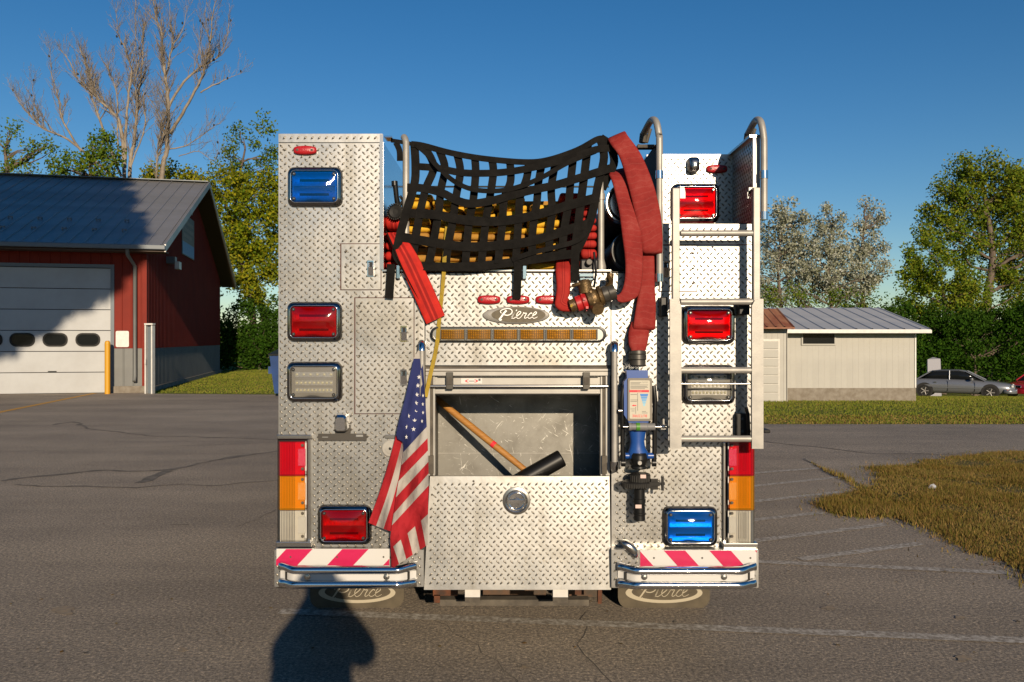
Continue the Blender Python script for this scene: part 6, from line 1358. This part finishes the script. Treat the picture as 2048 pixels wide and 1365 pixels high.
# ---- gated wye valve
wv = thing('wye_valve', 'old brown brass gated valve with red coupling hanging above the light bar', 'valve', W(1190, 590, -.08))
ax = (Vector(W(1240, 578, -.10)) - Vector(W(1140, 612, -.09))).normalized(); vc = W(1185, 598, -.10)
pt = lambda px, py, d=-.10: W(px, py, d)
m_ = MB(); m_.lathe([(.030, -.120), (.033, -.118), (.033, -.09), (.030, -.086)], vc, ax, 20, 0); m_.build('hose_ferrule', mt['brass'], wv)
m_ = MB(); m_.lathe([(.032, -.088), (.040, -.084), (.040, -.06), (.036, -.057), (.043, -.052), (.043, -.032), (.036, -.03)], vc, ax, 20, 0)
for k in range(6): q = 2*math.pi*k/6; s_ = ax.orthogonal().normalized(); m_.obox(vc + ax*(-.042) + (s_*math.cos(q) + ax.cross(s_)*math.sin(q))*.046, (.012, .012, .012))
m_.build('swivel_coupling', mt['redcoup'], wv)
m_ = MB(); m_.lathe([(.036, -.032), (.050, -.024), (.054, 0), (.050, .018), (.040, .030)], vc, ax, 22, 0); m_.lathe([(.036, .026), (.052, .034), (.054, .048), (.038, .056)], vc, ax, 22, 0)
m_.lathe([(.034, 0), (.034, .05), (.026, .062), (.012, .066)], pt(1172, 585), (-.2, -.1, 1), 16); m_.lathe([(.020, 0), (.018, .07)], pt(1218, 575), (.1, 0, 1), 12); m_.lathe([(.03, 0), (.036, .03), (.03, .06)], pt(1190, 612), (.15, -.8, -.3), 14)
for q in (0.4, 1.6, 2.8, 4.1, 5.3): s_ = ax.orthogonal().normalized(); m_.lathe([(.006, -.008), (.006, .008)], vc + ax*.0 + (s_*math.cos(q) + ax.cross(s_)*math.sin(q))*.052, (0, -1, 0), 8)
m_.build('valve_body', mt['brass'], wv)
m_ = MB(); m_.lathe([(.036, .052), (.043, .056), (.043, .082), (.039, .085), (.040, .088), (.040, .118), (.030, .120), (.026, .105)], vc, ax, 22, 0); m_.build('outlet_coupling', mt['greycoup'], wv)
m_ = MB(); m_.tube([pt(1210, 577, -.10), pt(1222, 562, -.13), pt(1216, 553, -.14)], .011, 8); m_.tube([pt(1145, 572, -.10), pt(1160, 568, -.12), pt(1180, 576, -.12)], .010, 8); m_.build('quarter_turn_handle', mt['brass'], wv)
m_ = MB(); m_.obox(pt(1143, 612, -.128), (.010, .004, .014), Matrix.Rotation(.5, 3, 'Y')); m_.build('yellow_tag', mt['ystrap'], wv)
m_ = MB(); m_.tube([pt(1188, 575, -.09), pt(1192, 545, -.05), pt(1188, 505, -.02)], .006, 6); m_.build('hanger', mt['black'], wv)
hk = thing('drain_valve', 'black ring ended fitting under the narrow red hose stack', 'fitting', W(1178, 525, -.01))
m_ = MB(); m_.lathe([(.0135, -.02), (.017, -.022), (.019, 0), (.019, .05), (.012, .05), (.012, -.01)], W(1178, 525, -.01), (0, 1, 0), 20); m_.build('ring_end', mt['greycoup'], hk); m_ = MB(); m_.pbox(1160, 1198, 518, 546, .0, .12); m_.build('mount', mt['black'], hk, bevel=.01)
m_ = MB(); m_.pbox(1159, 1187, 547, 554, -.03, -.004); m_.pbox(1160, 1188, 556, 561, -.03, -.004); m_.build('clip_plate', mt['chrome'], hk, bevel=.002)
# ---- portable monitor nozzle
mn = thing('monitor_nozzle', 'blue portable water monitor hanging upside down under the red hose', 'water monitor', W(1278, 860, -.1))
d_ = -.11
m_ = MB(); m_.lathe([(.030, 0), (.043, .003), (.044, .018), (.041, .020), (.044, .024), (.044, .046), (.036, .048), (.040, .05), (.040, .075), (.034, .08)], W(1275, 702, -.08), (0, -.1, -1), 24); m_.build('hose_coupling', mt['greycoup'], mn)
m_ = MB(); m_.prism(p2([(1253, 741), (1296, 741), (1296, 757), (1304, 765), (1304, 830), (1296, 846), (1258, 846), (1248, 830), (1248, 764), (1254, 757)], d_), D0 + d_, D0 + d_ + .06)
m_.build('inlet_body', mt['blue'], mn, bevel=.008, seg=3)
m_ = MB(); m_.loft([[(X(cx_, d_) + math.cos(q)*w_*.5/F*(D0 + d_), D0 + d_ + .035 - math.sin(q)*.034*s_, Z(y, d_)) for q in (2*math.pi*k/20 for k in range(20))] for y, cx_, w_, s_ in ((842, 1279, 44, 1), (866, 1277, 34, 1), (885, 1277, 28, .9), (898, 1277, 32, .95), (906, 1278, 40, 1), (918, 1279, 44, 1), (921, 1279, 30, .9))], 0, True, cap0=True, cap1=True); m_.build('lower_body', mt['blue'], mn)
for px in (1256, 1301):
    m_ = MB(); m_.lathe([(.016, -.014), (.016, .014)], W(px, 912, d_ + .035), (1, 0, 0), 14); m_.build('swivel_pin', mt['blue'], mn)
m_ = MB(); m_.prism(rr(X(1255, d_), X(1303.5, d_), Z(842, d_), Z(756.5, d_), .008), D0 + d_ - .010, D0 + d_ - .001); pl_ = m_.build('placard', M('placard_grey', (0.16, 0.14, 0.11), 0.6), mn, bevel=.002)
yy = d_ - .0115
m_ = MB(); m_.prism(rr(X(1258.5, d_), X(1299, d_), Z(837.5, d_), Z(761, d_), .006), D0 + yy, D0 + d_ - .0095); m_.build('placard_label', mt['paper'], pl_)
pr = MB(); pr.pbox(1259, 1298, 780.5, 785, yy - .0006, yy - .0001); pr.build('red_print', mt['signred'], pl_)
pr = MB(); pr.prism(p2([(1263, 811), (1267, 809), (1267, 810), (1272, 810), (1272, 812), (1267, 812), (1267, 813)], d_), D0 + yy - .0006, D0 + yy - .0001); pr.build('red_arrow', mt['signred'], pl_)
def text_mesh(name, body, size, loc, mat, parent, flip=False, align='CENTER', sx=1.0):
    cu = bpy.data.curves.new(name, 'FONT'); cu.body = body; cu.size = size; cu.align_x = align; cu.align_y = 'CENTER'; cu.extrude = .0004
    tmp = bpy.data.objects.new('tmp', cu); COL.objects.link(tmp); dg = bpy.context.evaluated_depsgraph_get(); me = bpy.data.meshes.new_from_object(tmp.evaluated_get(dg)); bpy.data.objects.remove(tmp, do_unlink=True); bpy.data.curves.remove(cu)
    mb = MB(); loc = Vector(loc); s = -1 if flip else 1
    mb.add([loc + Vector((s*v.co.x*sx, v.co.z*-1, s*v.co.y)) for v in me.vertices], [tuple(p.vertices) for p in me.polygons]); bpy.data.meshes.remove(me)
    return mb.build(name, mat, parent)
text_mesh('lettering', 'BLITZFIRE', .0185, W(1279.5, 832, yy - .0006), mt['signred'], pl_, True, sx=.92)
text_mesh('lettering', 'AAAAAA'[:0] or '\u2022\u2022\u2022\u2022\u2022\u2022', .010, W(1279, 782.5, yy - .0012), mt['paper'], pl_, True)
for k in range(5):
    a, b = 788 + k*5.0, 792.4 + k*5.0; f = lambda y: 8.2 - (y - 788) * .28; t_ = MB(); t_.prism(p2([(1287.5 - f(a), a), (1287.5 + f(a), a), (1287.5 + f(b), b), (1287.5 - f(b), b)], d_), D0 + yy - .0006, D0 + yy - .0001)
    t_.build('stream_mark', M('print_blue', (0.03 + .05*k, 0.17 + .07*k, 0.48 + .02*k), .6), pl_)
fine = MB()
for y, a, b in ((765, 1261, 1282), (767.5, 1261, 1280), (770, 1261, 1296), (773, 1261, 1294), (774.8, 1261, 1296), (777.5, 1261, 1290), (789, 1261, 1274), (800, 1261, 1276), (803, 1261, 1274), (818, 1261, 1270), (822, 1263, 1269), (823, 1284, 1292), (826, 1284, 1295)): fine.pbox(a, b, y, y + .8, yy - .0006, yy - .0001)
for a, b in ((1275, 786), (1271, 814)): fine.pbox(a, a + .7, b, b + 36 if a == 1275 else b + 14, yy - .0006, yy - .0001)
fine.tube([W(1284 + k*1.6, 766 - 2*(k % 2) , yy - .0004) for k in range(8)], .0006, 4); fine.build('fine_print', mt['signblack'], pl_)
for px, r_ in ((1245, .011), (1309, .012)):
    s = -1 if px < 1270 else 1; m_ = MB(); m_.tube([W(px - s*2, 772, d_ + .02), W(px + s*1, 800, d_ + .01), W(px, 840, d_ + .03), W(px, 900, d_ + .03), W(px - s*1, 926, d_ + .035)] , r_, 10); m_.lathe([(.019, -.01), (.019, .01)], W(px - s*1, 926, d_ + .035), (1, 0, 0), 12); m_.build('folding_leg', mt['black'], mn)
m_ = MB(); m_.lathe([(.020, 0), (.020, .012), (.017, .014), (.017, .045), (.020, .047), (.020, .09), (.018, .093), (.018, .13)], W(1257.5, 854, d_ - .02), (1, 0, 0), 16, 0); m_.build('safety_handle', M('grey_grip', (0.14, 0.14, 0.14), .55), mn)
m_ = MB(); m_.lathe([(.0205, 0), (.0205, .018)], W(1272, 854, d_ - .02), (1, 0, 0), 16); m_.build('green_band', M('green_band', (0.05, 0.19, 0.015), .5), mn)
m_ = MB(); m_.tube([W(1246, 854, d_ - .02), W(1332, 854, d_ - .02)], .005, 8); m_.lathe([(.012, 0), (.014, .008), (.010, .02)], W(1323, 854, d_ - .02), (1, 0, 0), 10); m_.obox(W(1327, 848, d_ - .02), (.008, .012, .05)); m_.obox(W(1326, 858, d_ - .02), (.024, .02, .006)); m_.lathe([(.010, -.008), (.010, .01)], W(1240, 822, d_ + .0), (1, 0, 0), 10); m_.build('wing_bolt', mt['satin'], mn)
m_ = MB(); m_.lathe([(.034, 0), (.040, .012), (.042, .03), (.039, .05), (.034, .062), (.040, .066), (.041, .075), (.036, .08)], W(1278, 906, d_ + .02), (0, 0, -1), 26); m_.lathe([(.012, 0), (.010, .012)], W(1279, 926, d_ - .02), (0, -1, 0), 10, 1); m_.build('ball_joint', [mt['black'], mt['cream']], mn)
m_ = MB(); m_.lathe([(.043, 0), (.049, .002), (.049, .042), (.044, .046)], W(1280, 947, d_ + .02), (0, 0, -1), 26); [m_.obox(W(1280, 957, d_ + .02) + Vector((.049*math.cos(q), -.049*math.sin(q), 0)), (.006, .006, .036)) for q in (2*math.pi*k/24 for k in range(24))]; m_.build('stream_collar', mt['rubber'], mn)
m_ = MB(); m_.lathe([(.03, 0), (.070, .0), (.074, .006), (.074, .020), (.068, .026), (.03, .026)], W(1273, 963, d_ + .01), (0, 0, -1), 30); [m_.obox(W(1273, 968, d_ + .01) + Vector((.074*math.cos(q), -.074*math.sin(q), -.001)), (.006, .006, .022)) for q in (2*math.pi*k/40 for k in range(40))]
m_.pbox(1298, 1320, 965, 973, d_ - .03, d_ - .01); m_.pbox(1302, 1316, 959, 980, d_ - .02, d_ + .0); m_.build('pattern_ring', mt['rubber'], mn)
m_ = MB(); m_.pbox(1323, 1328, 953, 982, d_ - .03, d_ - .016); m_.pbox(1316, 1330, 965, 971, d_ - .028, d_ - .018); m_.build('tee_handle', mt['black'], mn, bevel=.002)
m_ = MB(); m_.lathe([(.027, 0), (.027, .055), (.031, .057), (.031, .075), (.028, .077), (.028, .125), (.031, .127), (.031, .135), (.028, .14), (.029, .165), (.020, .167), (.018, .15)], W(1279, 975, d_ + .01), (0, 0, -1), 24); m_.build('barrel', mt['black'], mn)
m_ = MB(); m_.pbox(1281, 1292, 950, 957, d_ - .032, d_ - .028); m_.pbox(1271, 1283, 1010, 1017, d_ - .020, d_ - .016); m_.build('sticker', M('pink_label', (0.55, 0.40, 0.36), .6), mn)
m_ = MB()
for px in (1243, 1312): m_.pbox(px - 4, px + 4, 783, 803, -.055, -.0)
m_.build('mount_bracket', mt['white'], mn)
# ---- sledge hammer in the compartment
hm = thing('sledgehammer', 'long handled black rubber mallet leaning in the open compartment', 'mallet', W(1040, 940, .25))
a, b = W(873, 798, .34), W(1062, 950, .12); dv = (b - a).normalized()
m_ = MB(); n_ = 10; m_.tube([a.lerp(b, k/n_) for k in range(n_ + 1)], [.0155 + .004*math.sin(2.6*k/n_ + .5) for k in range(n_ + 1)], 12); m_.build('handle', mt['wood'], hm)
m_ = MB(); q = a.lerp(b, .60); m_.tube([q, q + dv*.022], .0195, 12); m_.build('red_tape', mt['signred'], hm)
h0, h1 = W(1042, 962, .08), W(1124, 916, .10); hv = (h1 - h0).normalized(); L_h = (h1 - h0).length
m_ = MB(); m_.lathe([(.043, 0), (.047, .006), (.047, L_h - .006), (.043, L_h), (.036, L_h + .001)], h0, hv, 28); m_.build('head', mt['black'], hm)
# ---- flag
fg = thing('american_flag', 'american flag hanging from the left grab rail of the truck', 'flag', W(843, 700, -.09))
FX = lambda zx, zy: (540 + zx/2.4375, 680 + zy/2.4375)
def fold_dy(px, py, base):
    f = smooth(700, 830, py); return base - .045*f + .034*f*math.sin((px - .22*(py - 700)) * .085 + 1.0) + .014*f*math.sin((px + .3*py) * .16) + .004*math.sin(px*.5 + py*.13)*f
def patch(name, L, Rr, mat, base, parent=fg, th=.0015, n=14, m=10):   # L and R: polylines of equal length; quad patch between them
    mb = MB(); g = []
    Lc = catmull([FX(*p) for p in L], max(1, n // max(1, len(L)-1))); Rc = catmull([FX(*p) for p in Rr], max(1, n // max(1, len(L)-1))); rows = len(Lc)
    for i in range(rows):
        for j in range(m + 1):
            f = j/m; px = Lc[i][0] + (Rc[i][0]-Lc[i][0])*f; py = Lc[i][1] + (Rc[i][1]-Lc[i][1])*f; g.append(W(px, py, fold_dy(px, py, base)))
    fs = [(i*(m+1)+j, i*(m+1)+j+1, (i+1)*(m+1)+j+1, (i+1)*(m+1)+j) for i in range(rows-1) for j in range(m)]
    mb.add(g, fs, 0, True); k = len(g); mb.add([p + Vector((0, th, 0)) for p in g], [f[::-1] for f in fs], 0, True)
    return mb.build(name, mat, parent)
B0 = -.085; B1 = -.060
patch('canton', [(700, 92), (660, 280), (615, 462), (648, 500), (650, 548)], [(742, 92), (752, 210), (760, 340), (763, 400), (764, 424)], mt['flag_b'], B0)
patch('hem', [(722, 52), (700, 92)], [(735, 50), (742, 92)], mt['flag_w'], B0, n=4, m=3)
FL = [(650, 548), (640, 612), (626, 690), (614, 768), (603, 848), (594, 905), (586, 965)]
FR = [(764, 424), (768, 480), (770, 540), (772, 595), (773, 652), (774, 710), (772, 765)]
for k in range(6):
    patch('white_stripe' if k % 2 == 0 else 'red_stripe', [FL[k], FL[k+1]], [FR[k], FR[k+1]], mt['flag_w' if k % 2 == 0 else 'flag_r'], B0, n=5, m=12)
# lower fold: red ground with three pale stripes running the other way
LF = [(586, 965), (655, 905), (715, 850), (772, 765)]; 
def low(u, v):                                             # u along the fold line, v down to the hem
    top = [(586, 965), (772, 765)]; bot = [(592, 1118), (768, 1000)]
    a = (top[0][0] + (top[1][0]-top[0][0])*u, top[0][1] + (top[1][1]-top[0][1])*u); b = (bot[0][0] + (bot[1][0]-bot[0][0])*u, bot[0][1] + (bot[1][1]-bot[0][1])*u)
    return (a[0] + (b[0]-a[0])*v, a[1] + (b[1]-a[1])*v)
segs = [(0, .10, 'r', .0, .0), (.10, .30, 'w', .36, .30), (.30, .48, 'r', 0, 0), (.48, .68, 'w', .36, .32), (.68, .84, 'r', 0, 0), (.84, 1.0, 'w', .36, .30)]
for u0, u1, c_, v0, _ in segs:
    sk_ = lambda u, v: low(min(1.0, max(0, u + .22*(v - .5) * (1 if 0 < u < 1 else 0))), v)
    e0 = lambda v: sk_(u0, v); e1 = lambda v: sk_(u1, v)
    if c_ == 'w':
        patch('red_stripe', [e0(0), e0(v0)], [e1(0), e1(v0)], mt['flag_r'], B0, n=4, m=4); patch('white_stripe', [e0(v0), e0(.7), e0(1)], [e1(v0), e1(.7), e1(1)], mt['flag_w'], B0, n=6, m=4)
    else: patch('red_stripe', [e0(0), e0(.35), e0(.7), e0(1)], [e1(0), e1(.35), e1(.7), e1(1)], mt['flag_r'], B0, n=6, m=4)
# back fold on the left
bl = [((615, 462), (480, 892)), ((650, 474), (517, 908)), ((662, 520), (553, 922)), ((655, 600), (592, 935))]
for k in range(3):
    (a0, a1), (b0, b1) = bl[k], bl[k+1]; mid = lambda p, q, f: (p[0] + (q[0]-p[0])*f + 8*math.sin(f*3), p[1] + (q[1]-p[1])*f)
    patch('red_stripe' if k % 2 == 0 else 'white_stripe', [a0, mid(a0, a1, .33), mid(a0, a1, .66), a1], [b0, mid(b0, b1, .33), mid(b0, b1, .66), b1], mt['flag_r' if k % 2 == 0 else 'flag_w'], B1, n=12, m=4)
for k, (zx, zy) in enumerate(((727, 182), (721, 223), (716, 268), (712, 309), (709, 352), (705, 394), (700, 436), (746, 272), (745, 314), (746, 355), (741, 397), (667, 426), (665, 474), (676, 372))):
    px, py = FX(zx, zy); r = 5.0 if zx not in (746, 745, 741) else 4.2; s_ = MB(); sq = .62 if zx > 736 or zx < 680 else .95; d = fold_dy(px, py, B0) - .003
    s_.prism([(X(px + (r if i % 2 == 0 else r*.42)*math.sin(math.pi*i/5)*sq, d), Z(py - (r if i % 2 == 0 else r*.42)*math.cos(math.pi*i/5), d)) for i in range(10)], D0 + d, D0 + d + .0012); s_.build('star', mt['star'], fg)
# ================================================================ PHOTOGRAPHER (behind the camera, its shadow falls on the truck)
pg = thing('person', 'person in dark clothes holding a camera up to the face while taking the picture', 'person', (0, -.30, 0))
def skin(name, verts, edges, radii, mat, parent, sub=2):
    me = bpy.data.meshes.new(name); me.from_pydata([Vector(v) for v in verts], edges, []); me.materials.append(mat); o = bpy.data.objects.new(name, me); COL.objects.link(o)
    o.parent = parent; o.location = -WL[parent.name]; WL[o.name] = Vector((0, 0, 0))
    md = o.modifiers.new('skin', 'SKIN'); md.use_smooth_shade = True
    for i, r in enumerate(radii): me.skin_vertices[0].data[i].radius = (r, r) if not isinstance(r, tuple) else r
    me.skin_vertices[0].data[0].use_root = True
    md = o.modifiers.new('sub', 'SUBSURF'); md.levels = sub; md.render_levels = sub; return o
V = [(0, -.30, .95), (0, -.30, 1.15), (0, -.29, 1.36), (0, -.26, 1.50), (0, -.235, 1.60), (0, -.215, 1.70), (0, -.21, 1.79),
     (.17, -.27, 1.46), (.29, -.19, 1.40), (.10, -.09, 1.60), (.07, -.055, 1.72), (-.17, -.27, 1.46), (-.23, -.17, 1.39), (-.10, -.09, 1.60), (-.07, -.055, 1.72),
     (.11, -.30, .88), (.13, -.27, .50), (.14, -.30, .09), (.15, -.18, .045), (-.11, -.30, .88), (-.13, -.30, .50), (-.14, -.33, .09), (-.15, -.21, .045)]
E = [(0,1),(1,2),(2,3),(3,4),(4,5),(5,6),(2,7),(7,8),(8,9),(9,10),(2,11),(11,12),(12,13),(13,14),(0,15),(15,16),(16,17),(17,18),(0,19),(19,20),(20,21),(21,22)]
Rd = [(.20,.14), (.20,.15), (.22,.16), (.19,.12), .135, .12, .085, .10, .08, .065, .05, .10, .08, .065, .05, .10, .07, .052, .045, .10, .07, .052, .045]
skin('body', V, E, Rd, M('dark_clothing', (0.03, 0.032, 0.04), .85), pg)
m_ = MB(); m_.lathe([(.06, -.02), (.105, .0), (.11, .04), (.09, .085), (.04, .11)], (0, -.215, 1.76), (0, -.15, 1), 18); m_.build('hair', M('dark_hair', (0.03, 0.02, 0.012), .7), pg)
for s in (-1, 1):
    for k in range(4):
        m_ = MB(); x = s*(.072 + .004*k); m_.tube([(s*.085, -.06, 1.70 + .018*k), (x, -.035, 1.705 + .018*k), (s*.06, -.025, 1.706 + .018*k)], [.010, .009, .007], 8); m_.build('finger', M('skin_tone', (0.42, 0.24, 0.16), .6) if 'skin_tone' not in bpy.data.materials else bpy.data.materials['skin_tone'], pg)
kc = thing('camera_body', 'black camera held by the photographer', 'camera', (0, -.06, H))
MB().box(-.075, .075, -.11, -.05, H - .07, H + .04).build('camera_case', mt['black'], kc, bevel=.006)
m_ = MB(); m_.lathe([(.036, 0), (.036, .035), (.03, .036)], (0, -.05, H), (0, 1, 0), 20); m_.build('camera_lens', mt['black'], kc)
